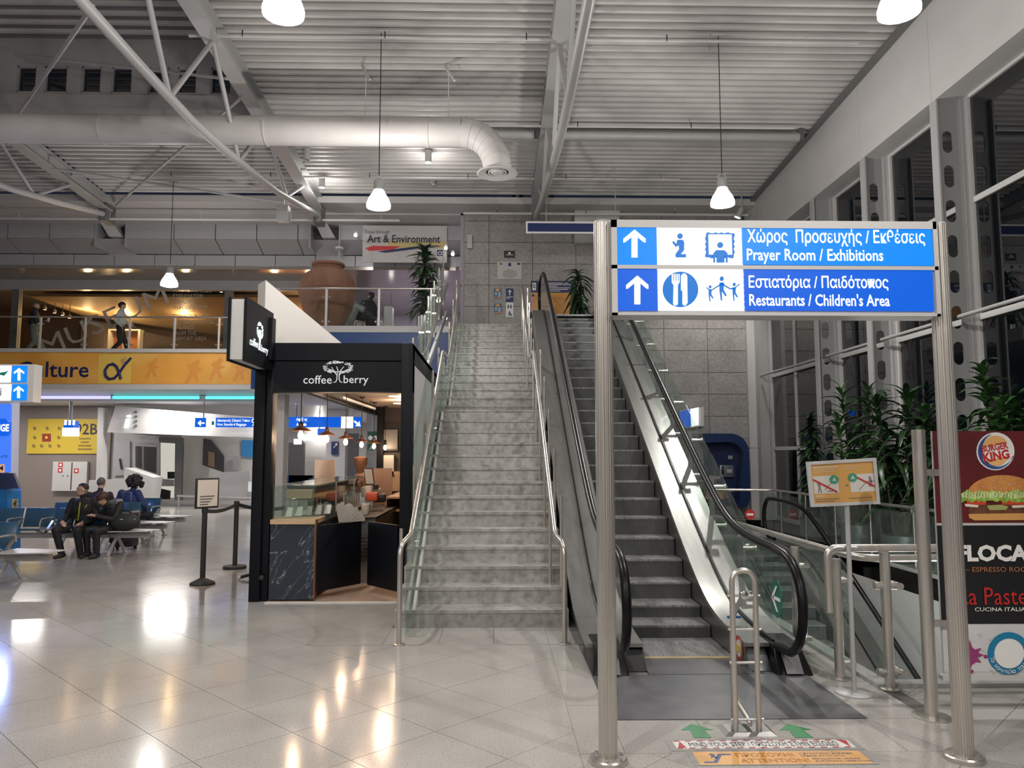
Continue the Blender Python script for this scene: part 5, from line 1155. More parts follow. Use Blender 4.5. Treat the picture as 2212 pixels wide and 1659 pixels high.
for i, (l, x, y, Y, c_) in enumerate(kk):
    p = at(x, y, Y); o = thing('counter_item', l + ' on the kiosk counter', 'item', p)
    mm = mat('item_%d' % i, c_, .4)
    if i % 2: MB().lathe([(.05, -.10), (.065, .02), (.06, .06), (0, .06)], p, 12).build('body', mm, o, smooth=True)
    else: MB().box(p.x - .09, p.x + .08, p.y - .06, p.y + .06, p.z - .09, p.z + .04).build('body', mm, o, bevel=.02)
# framed shelves and dark furniture at the kiosk back
for i in range(3):
    fr_ = thing('wall_frame', ['lit rack of glasses on the dark kiosk back wall', 'white price board on the dark kiosk back wall', 'dark shelf with cups on the kiosk back wall'][i], 'rack', (-1.9, 16.8, 1.3 + .1 * i))
    a = at((838, 846, 852)[i], (1005, 950, 1040)[i], 16.9); MB().box(a.x - .16, a.x + .14, 16.80, 16.94, a.z - .2, a.z + .22).build('board', (M_white, M_steeld, M_wood)[i], fr_)
    MB().box(a.x - .18, a.x + .16, 16.78, 16.94, a.z - .24, a.z - .2).build('shelf', M_blackm, fr_)
# copper pendants
bulbp = [(650, 925, 9.55), (706, 935, 11.0), (747, 943, 12.4), (781, 950, 13.8), (808, 954, 15.2), (832, 958, 16.5)]
for i, (x, y, Y) in enumerate(bulbp):
    p = at(x, y, Y); o = thing('copper_pendant', ['copper shade pendant nearest the kiosk post', 'second copper shade pendant of the row', 'third copper shade pendant, before the lit clock', 'fourth copper shade pendant of the row', 'fifth copper shade pendant, before the green sign', 'bare bulb pendant at the end of the row'][i], 'lamp', p, 'copper pendants in the kiosk')
    if i < 5: MB().lathe([(.028, .055), (.03, .02), (.075, .0), (.125, -.028), (.127, -.033), (.07, -.008), (.02, .01)], p, 28, cap=False).build('shade', M_copper, o, smooth=True)
    MB().cyl(p, (p.x, p.y, 2.73 if p.x > -2.6 else 2.95), .006, 6).build('cord', M_blackm, o)
    MB().lathe([(.0, .09), (.025, .07), (.028, -.03), (.0, -.04)], p, 12, cap=False).build('socket', M_blackm, o, smooth=True)
    if p.x > -2.6: MB().lathe([(.05, 0), (.05, -.02), (0, -.03)], (p.x, p.y, 2.73), 14, cap=False).build('canopy', M_blackm, o, smooth=True)
    MB().lathe([(.012, -.03), (.034, -.07), (.036, -.10), (.02, -.135), (0, -.14)], p, 16, cap=False).build('bulb', glowglass('warm_bulb_%d' % i, (1, .72, .45), 9, .9), o, smooth=True)
    plight(p.x, p.y, p.z - .09, 9, (1, .68, .42), .03)
for i, (x, y, Y) in enumerate(((854, 862, 13.6), (862, 874, 15.5))):
    p = at(x, y, Y); p.z = 2.725; o = thing('ceiling_downlight', ['recessed warm downlight in the kiosk ceiling, nearer one', 'recessed warm downlight in the kiosk ceiling, farther one'][i], 'lamp', p); MB().lathe([(0, -.0), (.10, -.0), (.11, -.006), (.12, 0)], p, 20, cap=False).build('disc', emat('warm_glow', (1, .85, .6), 5), o)
for y in (10.4, 12.4, 14.6): plight(-1.75, y, 2.6, 26, (1, .72, .50), .08, name='kiosk_downlight')
tr = thing('ceiling_tube_lamp', 'slim white tube lamp under the dark kiosk beam', 'lamp', (-2.5, 13, 2.6)); MB().bar((-2.45, 12.2, 2.60), (-2.40, 15.2, 2.60), .05, .04).build('tube', M_white, tr); MB().cyl((-2.44, 12.6, 2.62), (-2.44, 12.6, 2.73), .01, 6).cyl((-2.41, 14.8, 2.62), (-2.41, 14.8, 2.73), .01, 6).build('hanger', M_blackm, tr)
# ================================================================ LOWER HALL
struct('wall_92', MB().box(-22, at(236, 1000, 25.6).x, 25.6, 25.8, 0, 3.4), mat('brown_grey_wall', (.25, .215, .20), .45))
struct('wall_hall_back', MB().box(-22, -.9, 40, 40.2, 0, 3.4), mat('hall_back', (.50, .50, .52), .5))
struct('wall_stair_side', MB().box(-.98, -.9, 17.6, 40, 0, 3.3), M_white)
WB = 25.58
y9 = thing('gate_board', 'large yellow board reading 92B on the brown wall', 'sign', (-13.8, WB, 1.8))
prect(mat('board_yellow', (.62, .45, .05), .5), 'board', 58, 220, 905, 980, WB, y9, .03); ptext('92B', M_dark, 162, 211, 915, 939, WB - .035, y9, bold=.012)
for k, (a, b) in enumerate(((171, 196), (174, 192), (169, 197), (168, 199))): prect(mat('board_brown', (.25, .18, .05), .5), 'text_line', a, b, 946 + 7.6 * k, 949 + 7.6 * k, WB - .035, y9)
ppoly(mat('board_red', (.30, .04, .03), .5), 'red_cross_mark', [(91, 937), (110, 937), (110, 954), (91, 954)], WB - .034, y9); pdisc(M_yel, 'mark_centre', 100.5, 945, 3, WB - .036, y9, .004)
for k, (x, y) in enumerate(((75, 925), (102, 925), (128, 925), (75, 945), (127, 945), (73, 963), (90, 963), (108, 963), (127, 963))): ppoly(mat('board_brown', (.25, .18, .05), .5), 'small_mark', [(x - 3.5, y - 3.5), (x + 1, y - 3), (x + 4, y + 1), (x + 2, y + 4), (x - 3, y + 3)], WB - .034, y9)
fc = thing('hose_cabinet', 'white fire hose cabinet with red pictograms on the brown wall', 'cabinet', (-13.5, WB, .6)); prect(M_white, 'body', 116, 193, 997, 1060, WB, fc, .12)
prect(M_joint, 'door_gap', 154, 154.6, 999, 1058, WB - .121, fc)
M_red = mat('notice_red', (.55, .02, .02), .4)
for (x, y) in ((131, 1004), (130, 1016), (165, 1017)): prect(M_red, 'pictogram', x - 5, x + 5, y - 5, y + 5, WB - .121, fc); prect(M_text, 'pictogram_mark', x - 2.5, x + 2.5, y - 2.5, y + 2.5, WB - .126, fc)
for x in (136, 146): pdisc(M_steeld, 'lock', x, 1028, 1.6, WB - .12, fc, .004)
# lit cube sign on a rod
cu = thing('cube_sign', 'small glowing white and blue cube sign hanging on a rod before the 92B board', 'sign', at(150, 925, 23)); a = at(134, 942, 23); b = at(161, 909, 23)
MB().box(a.x, b.x, 23, 23.3, a.z, a.z + (b.z - a.z) * .55).build('lower_box', M_litwhite, cu); MB().box(a.x + .03, b.x - .03, 23, 23.3, a.z + (b.z - a.z) * .55, b.z).build('upper_box', M_litblue, cu)
for k in range(3): MB().box(a.x + .05 + .12 * k, a.x + .12 + .12 * k, 22.99, 23, a.z + (b.z - a.z) * .72, b.z + .02).build('white_mark', M_litwhite, cu)
MB().cyl(((a.x + b.x) / 2, 23.1, b.z), ((a.x + b.x) / 2, 23.1, 3.31), .05, 12).build('rod', M_steelp, cu, smooth=True)
# information booth
ib = thing('information_booth', 'white information booth with slanted header and windows', 'booth', (-10, 26, 0))
def hp(mt, name, pts, Y, th, par=None): return ppoly(mt, name, pts, Y, par or ib, th)
hp(M_white, 'pillar', [(222, 882), (233, 882), (231, 1068), (217, 1068)], 24.8, .3)
hp(M_white, 'header', [(266, 879), (562, 903), (562, 946), (248, 935)], 25.0, .5)
hp(M_white, 'booth_wall', [(234, 932), (347, 942), (347, 1040), (234, 1040)], 25.8, .1)
hp(M_white, 'desk', [(217, 1036), (290, 1034), (292, 1010), (352, 1030), (344, 1086), (215, 1078)], 25.0, .7)
hp(mat('notice_grey', (.48, .48, .50), .5), 'notice', [(247, 952), (281, 952), (281, 1026), (245, 1028)], 25.65, .02)
ptext('i', M_dark, 256, 266, 990, 1014, 25.6, ib, bold=.05, shear=-.3)
M_dkglass = mat('dark_glass', (.10, .095, .10), .12)
hp(M_dkglass, 'window', [(293, 964), (306, 965), (306, 1012), (293, 1008)], 25.68, .02); hp(M_dkglass, 'window', [(311, 964), (338, 966), (337, 1022), (311, 1014)], 25.68, .02)
hp(M_white, 'window_frame', [(291, 959), (340, 962), (340, 966), (291, 963)], 25.68, .04)
hp(M_steeld, 'door_frame', [(345, 944), (398, 946), (394, 1080), (379, 1080), (381, 958), (347, 956)], 25.7, .1)
hp(emat('glowing_office_wall', (.85, .82, .72), .55), 'room_glow_sheet', [(347, 956), (381, 958), (379, 1075), (346, 1075)], 27.5, .05)  # wall emits by itself, standing in for the bright room's lighting
hp(M_blackm, 'monitor', [(363, 1019), (378, 1019), (377, 1034), (363, 1034)], 26.8, .05); hp(M_blackm, 'chair_back', [(347, 1055), (369, 1060), (368, 1078), (345, 1078)], 26.4, .1)
hp(M_white, 'booth_desk', [(349, 1034), (378, 1036), (378, 1050), (349, 1050)], 26.9, .1)
hp(M_offw, 'partition', [(398, 940), (548, 944), (548, 1080), (394, 1080)], 26.8, .2)
hp(M_dkglass, 'angled_window', [(440, 947), (456, 950), (484, 985), (484, 1022), (438, 1004)], 26.55, .03)
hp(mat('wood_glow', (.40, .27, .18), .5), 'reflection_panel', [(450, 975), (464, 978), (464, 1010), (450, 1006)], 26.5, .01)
hp(M_steelp, 'counter', [(488, 1020), (556, 1016), (556, 1078), (486, 1080)], 25.2, .8); ptext('i', M_logo, 535, 545, 1040, 1062, 24.38, ib, bold=.05)
hp(M_offw, 'counter_side', [(455, 1010), (488, 1022), (486, 1080), (450, 1080)], 25.6, .1)
hp(mat('blue_screen', (.03, .16, .35), .4, emit=.4), 'lit_screen', [(522, 950), (556, 952), (556, 990), (522, 985)], 26.5, .02); hp(M_white, 'display_box', [(505, 985), (520, 985), (520, 1016), (505, 1016)], 26.4, .1)
ptext('i', M_lit, 268, 285, 896, 925, 24.45, ib, bold=.015, shear=.1, depth=.03); ptext('Airport Information', M_logo, 493, 546, 932, 941, 24.45, ib, depth=.03, shear=.3)
for k in range(4): pdisc(M_steeld, 'faint_glyph', 294 + 0 * k, 890 + 10 * k, 3, 24.48, ib, .01)
ir = thing('low_rail', 'low steel rail in front of the information booth', 'rail', (-9, 24, 0)); a = at(383, 1071, 24.4); b = at(548, 1076, 24.4)
MB().tube([(a.x, 24.4, a.z), (b.x, 24.4, b.z)], .03, 8).build('rail', M_inox, ir, smooth=True)
for q in (.02, .55, .98): MB().cyl((a.x + (b.x - a.x) * q, 24.4, 0), (a.x + (b.x - a.x) * q, 24.4, a.z), .025, 8).build('post', M_inox, ir, smooth=True)
bl = thing('baggage_sign', 'lit blue baggage sign with arrow beside the kiosk post', 'sign', at(490, 914, 22.5))
prect(M_litblue, 'panel', 424, 640, 903, 923, 22.5, bl, .12); prect(M_litwhite, 'white_square', 445, 466, 903, 923, 22.38, bl)
ppoly(M_litwhite, 'arrow', [(427, 914), (433, 908), (435, 910), (432, 912.5), (442, 912.5), (442, 915.5), (432, 915.5), (435, 918), (433, 920)], 22.38, bl)
ptext('Αποσκευές Ειδικού Τύπου', M_litwhite, 469, 540, 905, 912, 22.375, bl); ptext('Non Standard Baggage', M_litwhite, 469, 532, 914, 921, 22.375, bl); ptext('92', M_litwhite, 543, 560, 904, 921, 22.375, bl)
prect(mat('green_mark', (.02, .3, .25), .4), 'mark', 457, 463, 910, 918, 22.375, bl)
for x in (440, 620): a = at(x, 903, 22.45); MB().cyl((a.x, 22.45, a.z), (a.x, 22.45, 3.3), .02, 8).build('hanger', M_steelp, bl)
# things seen through the kiosk
col = struct('column_round', MB().box(-5.38, -5.02, 18.3, 18.7, 0, 3.2), M_white)
ar = thing('arrivals_sign', 'long lit blue arrivals sign with clock, seen through the kiosk', 'sign', at(700, 912, 23.5))
prect(M_litblue, 'panel', 618, 782, 901, 923, 23.5, ar, .12); prect(M_litwhite, 'clock', 737, 763, 900, 925, 23.37, ar, .02); ptext('Αφίξεις', M_litwhite, 640, 664, 902, 911, 23.37, ar, bold=.02); ptext('Arrivals', M_litwhite, 640, 662, 913, 920, 23.37, ar, bold=.02)
ppoly(M_litwhite, 'arrow', [(766, 908), (774, 914), (776, 909), (779, 921), (767, 920), (771, 917), (764, 911)], 23.37, ar)
MB().tube([(at(750 , 912, 23.3).x, 23.33, at(750, 912, 23.3).z), (at(752, 908, 23.3).x, 23.33, at(752, 908, 23.3).z)], .008, 5).build('clock_hand', M_dark, ar)
for x in (640, 760): a = at(x, 901, 23.44); MB().cyl((a.x, 23.44, a.z), (a.x, 23.44, 3.3), .02, 8).build('hanger', M_steelp, ar)
s2 = thing('lit_sign', 'blurred lit white and blue sign below the arrivals sign', 'sign', at(680, 948, 28)); prect(M_litwhite, 'panel', 655, 703, 939, 952, 28, s2, .1); prect(M_litblue, 'panel_blue', 687, 703, 926, 939, 28, s2, .1); prect(M_litwhite, 'panel', 636, 652, 948, 960, 28, s2, .1)
a = at(690, 926, 27.95); MB().cyl((a.x, 27.95, a.z), (a.x, 27.95, 3.3), .02, 6).build('hanger', M_steelp, s2)
s3 = thing('blue_door_sign', 'small upright blue sign with white arrow on the pillar behind the kiosk', 'sign', at(724, 968, 27)); prect(M_blue, 'panel', 717, 731, 954, 982, 27.0, s3, .13); ppoly(M_text, 'arrow', [(720, 967), (726, 960), (722, 959), (729, 957), (728, 964), (727, 961), (721, 968)], 26.86, s3); struct('column_far_1', MB().box(at(704, 1000, 27).x, at(745, 1000, 27).x, 27, 27.5, 0, 3.3), M_white)
s4 = thing('green_sign', 'dark green sign with pale shapes seen through the kiosk', 'sign', at(804, 950, 26)); prect(mat('deep_green', (.02, .10, .05), .5), 'panel', 794, 816, 932, 973, 26, s4, .05); ptext('AE', M_text, 797, 814, 964, 972, 25.94, s4); pdisc(M_text, 'shape', 800, 946, 5, 25.94, s4, .004); pdisc(M_text, 'shape', 811, 946, 5, 25.94, s4, .004); a = at(804, 932, 25.97); MB().cyl((a.x, 25.97, a.z), (a.x, 25.97, 3.3), .015, 6).build('hanger', M_steelp, s4)
struct('column_far_2', MB().box(at(790, 1000, 29).x, at(818, 1000, 29).x, 29, 29.4, 0, 3.3), M_white)
struct('wall_far_dark', MB().box(at(750, 1000, 33).x, at(772, 1000, 33).x, 33, 33.3, 0, 2.6).box(at(622, 1000, 33).x, at(655, 1000, 33).x, 33, 33.3, 0, 2.2), mat('far_dark', (.06, .06, .07), .5))
struct('wall_far_panel', MB().box(at(655, 1000, 35).x, at(705, 1000, 35).x, 35, 35.2, 0, 3.3), M_white)
plight(at(688, 1000, 34.6).x, 34.5, 2.7, 40, (1, .95, .88), .1)
bp_ = thing('beige_panel', 'plain beige upright board behind the glass case', 'board', at(703, 1010, 15)); prect(mat('beige_board', (.66, .52, .42), .5), 'board', 680, 724, 993, 1034, 15.0, bp_, .04); a = at(702, 1034, 15); MB().box(a.x - .3, a.x + .3, 14.9, 15.3, 0, a.z - .0).build('stand', M_kblack, bp_)
for i in range(9):
    x = at(624 + i * 9, 1030, 30).x if i < 6 else at(752 + (i - 6) * 14, 1025, 28).x; Y = 30 if i < 6 else 28
    o = thing('far_seat', 'small blue seat far behind the kiosk ' + ['nearest the white column', 'second from the white column', 'third from the white column', 'fourth from the white column', 'fifth from the white column', 'beside the beige board', 'near the dark doorway', 'in the middle near the dark doorway', 'under the green sign'][i], 'seat', (x, Y, 0), 'blue seats far behind the kiosk')
    MB().box(x - .22, x + .22, Y + .2, Y + .25, .42, .90).build('backrest', mat('seat_blue', (.02, .10, .25), .35), o); MB().box(x - .22, x + .22, Y - .2, Y + .2, .40, .44).build('seat', mat('seat_blue', (.02, .10, .25), .35), o); MB().box(x - .18, x - .15, Y - .1, Y + .1, 0, .4).box(x + .15, x + .18, Y - .1, Y + .1, 0, .4).build('legs', M_inox, o)
for (x, y) in ((-18, 24), (-14, 23.5), (-10, 24), (-6.5, 24), (-3, 22), (-16, 30), (-9, 30), (-4, 31), (-6, 36), (-12, 36)):
    la = plight(x, y, 3.285, 95, (1, .94, .89), .1, 'AREA', name='hall_fill_light'); la.data.shape = 'RECTANGLE'; la.data.size = 1.2; la.data.size_y = .35  # added area lights with no fixtures, brighten the lower hall evenly
# ================================================================ BARRIER POSTS
def bpost(x, y, sign, lab):
    o = thing('barrier_post', lab, 'barrier post', (x, y, 0))
    MB().lathe([(.17, 0), (.17, .02), (.06, .07), (.034, .085)] if sign else [(.17, 0), (.17, .035), (.16, .045), (.034, .05)], (x, y, 0), 8 if sign else 28, cap=True).build('base', M_blackm, o, smooth=not sign)
    MB().cyl((x, y, .04), (x, y, .96), .034, 18).build('post', M_blackm, o, smooth=True); MB().lathe([(.04, .93), (.04, 1.0), (0, 1.005)], (x, y, 0), 18).build('head', M_blackm, o, smooth=True)
    if sign:
        R = Matrix.Rotation(.9, 3, 'Z'); mb = MB(); ctr = Vector((x + .02, y, 1.19))
        def q(a, b, c_, d, e, f_): return [ctr + R @ Vector(p) for p in ((a, c_, e), (b, c_, e), (b, d, e), (a, d, e), (a, c_, f_), (b, c_, f_), (b, d, f_), (a, d, f_))]
        mb.hexa(q(-.17, .17, -.012, .012, -.20, .20)).build('sign_frame', M_blackm, o, bevel=.008)
        MB().hexa(q(-.145, .145, -.016, -.012, -.175, .175)).build('notice', M_offw, o)
        for k in range(4): MB().hexa(q(-.11, .10 - .03 * k, -.018, -.016, -.05 - .035 * k, -.035 - .035 * k)).build('text_line', M_steeld, o)
        MB().cyl((x, y, .98), (x, y, 1.0), .02, 8).build('sign_stem', M_blackm, o)
    return o
P1 = fl(437, 1262); P2 = fl(507, 1228)
b1 = bpost(P1.x, P1.y, True, 'black belt barrier post carrying a framed notice'); b2 = bpost(P2.x, P2.y, False, 'black belt barrier post with round base near the kiosk')
for (a, b, lab) in ((P1, P2, 'black belt between the two barrier posts'), (P2, Vector((-2.95, 11.0, 0)), 'black belt running from the round post to the kiosk')):
    d = (Vector(b) - Vector(a)); m = MB(); N = 8
    for i in range(N):
        p = a + d * (.04 + .92 * i / N); q = a + d * (.04 + .92 * (i + 1) / N); sg_ = lambda t: -.04 * 4 * t * (1 - t)
        m.bar((p.x, p.y, .95 + sg_(i / N)), (q.x, q.y, .95 + sg_((i + 1) / N)), .004, .05)
    tag(m.build('barrier_belt', M_blackm), lab, 'belt')
b3 = fl(519, 1252); o = thing('belt_rod', 'dark rod with pale tip lying on the floor by the kiosk post', 'rod', b3); MB().tube([(b3.x, b3.y, .03), (b3.x + .22, b3.y + .12, .08)], .022, 10).build('rod', M_blackm, o, smooth=True); MB().tube([(b3.x - .03, b3.y - .015, .025), (b3.x, b3.y, .03)], .026, 10).build('tip', M_offw, o, smooth=True)
# ================================================================ BENCHES
M_seat = mat('seat_blue_leather', (.022, .085, .16), .32, coat=.4); M_perf = mat('perforated_steel', (.42, .42, .43), .35, .6)
def make_bench(n_seats, label, loc, first=0, table=True, group='waiting benches', left_table=False):
    """A beam bench facing the viewer; its table end is at local x = 0 and seats run to -x."""
    b = thing('bench', label, 'bench', (0, 0, 0), group)
    W = .56; Ln = n_seats * W + (.62 if table else 0)
    MB().box(-Ln, 0, -.05, .03, .30, .38).build('beam', M_steelp, b)
    if table:
        MB().hexa([(-.62, -.30, .415), (.05, -.22, .415), (.12, .10, .415), (-.62, .28, .415), (-.62, -.30, .43), (.05, -.22, .43), (.12, .10, .43), (-.62, .28, .43)]).build('table_top', mat('table_white', (.50, .50, .51), .3), b)
        for x in (-.45, -.12): MB().bar((x, -.01, .36), (x + .12, -.14, .415), .03, .02).bar((x, -.01, .36), (x - .12, .12, .415), .03, .02).build('table_bracket', M_inox, b)
    for i in range(n_seats):
        x1 = -(.62 if table else 0) - i * W - .02; x0_ = x1 - W + .04
        MB().hexa([(x0_, -.24, .44), (x1, -.24, .44), (x1, .22, .40), (x0_, .22, .40), (x0_, -.24, .475), (x1, -.24, .475), (x1, .22, .43), (x0_, .22, .43)]).build('seat', M_perf if i % 2 else M_seat, b, bevel=.012)
        MB().hexa([(x0_, .21, .46), (x1, .21, .46), (x1, .25, .46), (x0_, .25, .46), (x0_, .30, .78), (x1, .30, .78), (x1, .34, .78), (x0_, .34, .78)]).build('backrest', M_seat, b, bevel=.015)
        MB().bar((x1 - .02, .02, .36), (x1 - .02, .30, .60), .04, .03).bar((x1 - .02, -.02, .36), (x1 - .02, -.2, .44), .04, .03).build('seat_bracket', M_inox, b)
        MB().tube(fillet([(x1 + .01, .25, .52), (x1 + .01, .23, .62), (x1 + .01, -.16, .62), (x1 + .01, -.20, .50), (x1 + .01, -.05, .44)], .05), .014, 8).build('armrest', M_inox, b, smooth=True)
    for x in (-.55, -Ln + .5):
        m = MB()
        for s in (-1, 1): m.bar((x, 0, .33), (x, s * .30, .02), .05, .03, (1, 0, 0))
        m.box(x - .04, x + .04, -.36, -.26, 0, .02).box(x - .04, x + .04, .26, .36, 0, .02); m.build('leg', M_steelp, b)
    b.location = loc; return b
make_bench(2, 'bench with white end table nearest the viewpoint, cut by the picture edge', (-5.9, 10.5, 0), group=None)
make_bench(6, 'bench with blue seats where the man in the black zip jacket sits', (-5.87, 13.35, 0))
make_bench(3, 'middle bench just behind the seated man, white table at its end', (-6.25, 14.9, 0))
make_bench(3, 'farthest bench by the person in the blue jacket, near the white booth', (-6.5, 16.4, 0))
# ================================================================ CASH MACHINE AND LIT ARROW SIGN
am = thing('cash_machine_wall', 'white and blue glowing cash machine booth at the picture edge', 'booth', (-9.5, 15, 0))
q = lambda mt, nm, pts, Y, th: ppoly(mt, nm, pts, Y, am, th)
M_glowblue = emat('booth_blue_glow', (.06, .22, .95), .75)
q(M_offw, 'booth_side', [(-150, 868), (43, 868), (36, 1175), (-150, 1175)], 15.2, .3)
q(M_glowblue, 'blue_light_panel', [(-140, 873), (26, 873), (24, 1020), (-140, 1020)], 14.9, .05)
q(M_litblue, 'pill_sign', [(-60, 905), (18, 905), (24, 912), (24, 935), (18, 942), (-60, 942)], 14.84, .08); ptext('EXCHANGE', M_litwhite, -60, 20, 916, 932, 14.75, am, bold=.03)
q(mat('atm_orange', (.85, .42, .12), .5, emit=.4), 'orange_label', [(-60, 1003), (10, 1003), (10, 1021), (-60, 1021)], 14.83, .03); ptext('ATM', M_blue, -22, 7, 1006, 1016, 14.78, am, bold=.02)
ptext('ATM', M_blue, 2, 16, 983, 989, 14.82, am)
q(mat('atm_blue', (.02, .20, .55), .35), 'machine_body', [(-80, 1050), (42, 1050), (46, 1060), (44, 1185), (-80, 1185)], 14.4, .4)
MB().hexa([(at(2, 1055, 14.0).x, 13.95, at(2, 1055, 14).z), (at(45, 1055, 14).x, 13.95, at(2, 1055, 14).z), (at(45, 1055, 14).x, 14.02, at(2, 1055, 14).z), (at(2, 1055, 14).x, 14.02, at(2, 1055, 14).z), (at(2, 1022, 14.3).x - .1, 14.25, at(2, 1022, 14.3).z), (at(32, 1022, 14.3).x, 14.25, at(2, 1022, 14.3).z), (at(32, 1022, 14.3).x, 14.32, at(2, 1022, 14.3).z), (at(2, 1022, 14.3).x - .1, 14.32, at(2, 1022, 14.3).z)]).build('screen', M_black, am)
q(mat('coin_yellow', (.65, .50, .25), .5), 'coin_label', [(27, 1078), (39, 1078), (39, 1097), (26, 1097)], 13.98, .01); ptext('€', M_dark, 29, 37, 1081, 1094, 13.96, am, bold=.02)
plight(-8.6, 13.9, 2.2, 40, (.25, .35, 1.0), .1, name='blue_booth_light')
ls = thing('arrow_sign', 'lit white and blue overhead sign with two white arrows at the picture edge', 'sign', (-6.3, 8.6, 0)); AY = 8.5
a = at(-140, 868, AY); b = at(75, 787, AY)
MB().box(a.x, b.x, AY, AY + .15, a.z, b.z).build('sign_case', M_alum, ls)
for (r0, r1) in ((790, 826), (830, 865)): prect(M_litwhite, 'panel_white', -130, 25, r0, r1, AY, ls); prect(M_litblue2, 'panel_blue', 25, 60, r0, r1, AY, ls)
arrow_up(ls, 42, 795, 822, 22, AY, mt=M_litwhite, d=.006); arrow_up(ls, 41, 834, 860, 22, AY, mt=M_litwhite, d=.006)
ptext('i', M_steeld, 0, 4, 838, 855, AY - .006, ls, bold=.03); ppoly(mat('teal_mark', (.0, .25, .2), .4), 'plane_mark', [(-5, 806), (14, 803), (20, 800), (10, 812), (2, 810), (-4, 812)], AY, ls, d=.006)
fluted(MB(), a.x - .05, AY + .07, 0, b.z + .05, .053).build('pole', M_inox, ls)
# ================================================================ PEOPLE
M_skin = mat('skin', (.52, .32, .24), .5); M_hairb = mat('dark_hair', (.015, .011, .010), .6, bump=(60, .6)); M_hairg = mat('greying_hair', (.12, .10, .09), .6, bump=(60, .6)); M_hairr = mat('dark_red_hair', (.05, .015, .012), .5, bump=(50, .6))
def person(label, pos, yaw, J, cl, hair=None, hairm=None, vox=.013, scale=1.0, group=None, hands=True, extra=None, face=True):
    """One continuous body: limbs, trunk, head and five-fingered hands grown together, coloured by the limb they belong to."""
    mb = MB(); caps = []
    V = {k: Vector(v) * scale for k, v in J.items()}
    def seg(lab, a, b, ra, rb, sub=1):
        a, b = Vector(a), Vector(b); n = 3
        pts = [a + (b - a) * i / n for i in range(n + 1)]; mb.tube(pts, [ra + (rb - ra) * i / n for i in range(n + 1)], 10)
        mb.ell(a, ra, ra, ra, 10, 8); mb.ell(b, rb, rb, rb, 10, 8); caps.append((lab, a, b, ra, rb))
    s = scale; g = cl.get('bulk', 1.0)
    ch, pe, nk, hd = V['chest'], V['pelvis'], V['neck'], V['head']
    up = (nk - pe).normalized(); side = (V['shR'] - V['shL']).normalized(); fwd = up.cross(side).normalized() * -1
    if fwd.y < 0 and abs(V['head'].y) < 5: fwd = -fwd
    M = Matrix((side, fwd, up)).transposed()
    for lab, c, a, b, c_ in (('top', ch, .185 * g, .125 * g, .20), ('top', (ch + pe) / 2, .165 * g, .12 * g, .19), ('pants', pe, .175, .13, .13), ('top', nk - up * .06, .15 * g, .09 * g, .08)):
        mb.ell(c, a * s, b * s, c_ * s, 16, 12, M)
    caps.append(('top', ch + up * .12 * s, pe + up * .10 * s, .16 * g * s, .15 * g * s)); caps.append(('pants', pe - side * .07 * s, pe + side * .07 * s, .13 * s, .13 * s))
    seg('neck', nk - up * .02 * s, hd - up * .05 * s, .055 * s, .05 * s)
    for S in 'LR':
        seg('top', V['sh' + S], V['el' + S], .062 * g * s, .050 * g * s); seg('top', V['el' + S], V['wr' + S], .048 * g * s, .036 * g * s)
        seg('pants', V['hip' + S], V['kn' + S], .100 * s, .076 * s); seg('pants', V['kn' + S], V['an' + S], .073 * s, .055 * s)
        an, to = V['an' + S], V['to' + S]
        seg('shoe', an - Vector((0, 0, .035 * s)), to, .046 * s, .036 * s); seg('shoe', an + (an - to).normalized() * .05 * s - Vector((0, 0, .04 * s)), an - Vector((0, 0, .035 * s)), .038 * s, .042 * s)
        if hands:
            w_ = V['wr' + S]; hd_ = (V['ha' + S] - w_).normalized(); pn = Vector(cl.get('palm' + S, (0, 0, 1))).normalized(); lat = hd_.cross(pn).normalized()
            if (lat.dot(side) > 0) == (S == 'L'): lat = -lat     # thumb side towards the middle
            lat = -lat; palm = w_ + hd_ * .055 * s
            Mh = Matrix((hd_, lat, hd_.cross(lat))).transposed(); mb.ell(palm, .052 * s, .042 * s, .019 * s, 12, 8, Mh); caps.append(('skin', w_ + hd_ * .03 * s, w_ + hd_ * .16 * s, .045 * s, .05 * s))
            dn = -pn
            for q, L_ in zip((-.031, -.011, .010, .029), (.058, .072, .076, .066)):
                a = palm + hd_ * .035 * s + lat * q * s; b = a + (hd_ * .8 + dn * .25) * L_ * .55 * s; c = b + (hd_ * .55 + dn * .7) * L_ * .5 * s
                mb.tube([a, b, c], [.0105 * s, .0095 * s, .008 * s], 8); mb.ell(c, .008 * s, .008 * s, .008 * s, 6, 5)
            a = palm - hd_ * .015 * s + lat * .03 * s; b = a + (hd_ * .45 + lat * .8) * .035 * s; c = b + (hd_ * .85 + lat * .2) * .03 * s
            mb.tube([a, b, c], [.013 * s, .0115 * s, .0095 * s], 8)
    # head
    hf = (V['look'] - hd).normalized() if 'look' in V else fwd; hu = Vector((0, 0, 1)) if 'hup' not in V else V['hup'].normalized()
    hs = hf.cross(hu).normalized(); hu = hs.cross(hf).normalized(); H = Matrix((hs, hf, hu)).transposed()
    P = lambda x, y, z: hd + (H @ Vector((x, y, z))) * s
    mb.ell(P(0, -.008, .035), .078 * s, .096 * s, .088 * s, 18, 14, H); mb.ell(P(0, .022, -.035), .058 * s, .066 * s, .078 * s, 16, 12, H); mb.ell(P(0, .058, -.085), .030 * s, .026 * s, .026 * s, 10, 8, H)
    mb.tube([P(0, .083, .018), P(0, .102, -.02), P(0, .090, -.032)], [.010 * s, .015 * s, .012 * s], 8); mb.ell(P(0, .080, .035), .05 * s, .014 * s, .012 * s, 10, 6, H); mb.ell(P(0, .082, -.058), .024 * s, .010 * s, .010 * s, 10, 6, H)
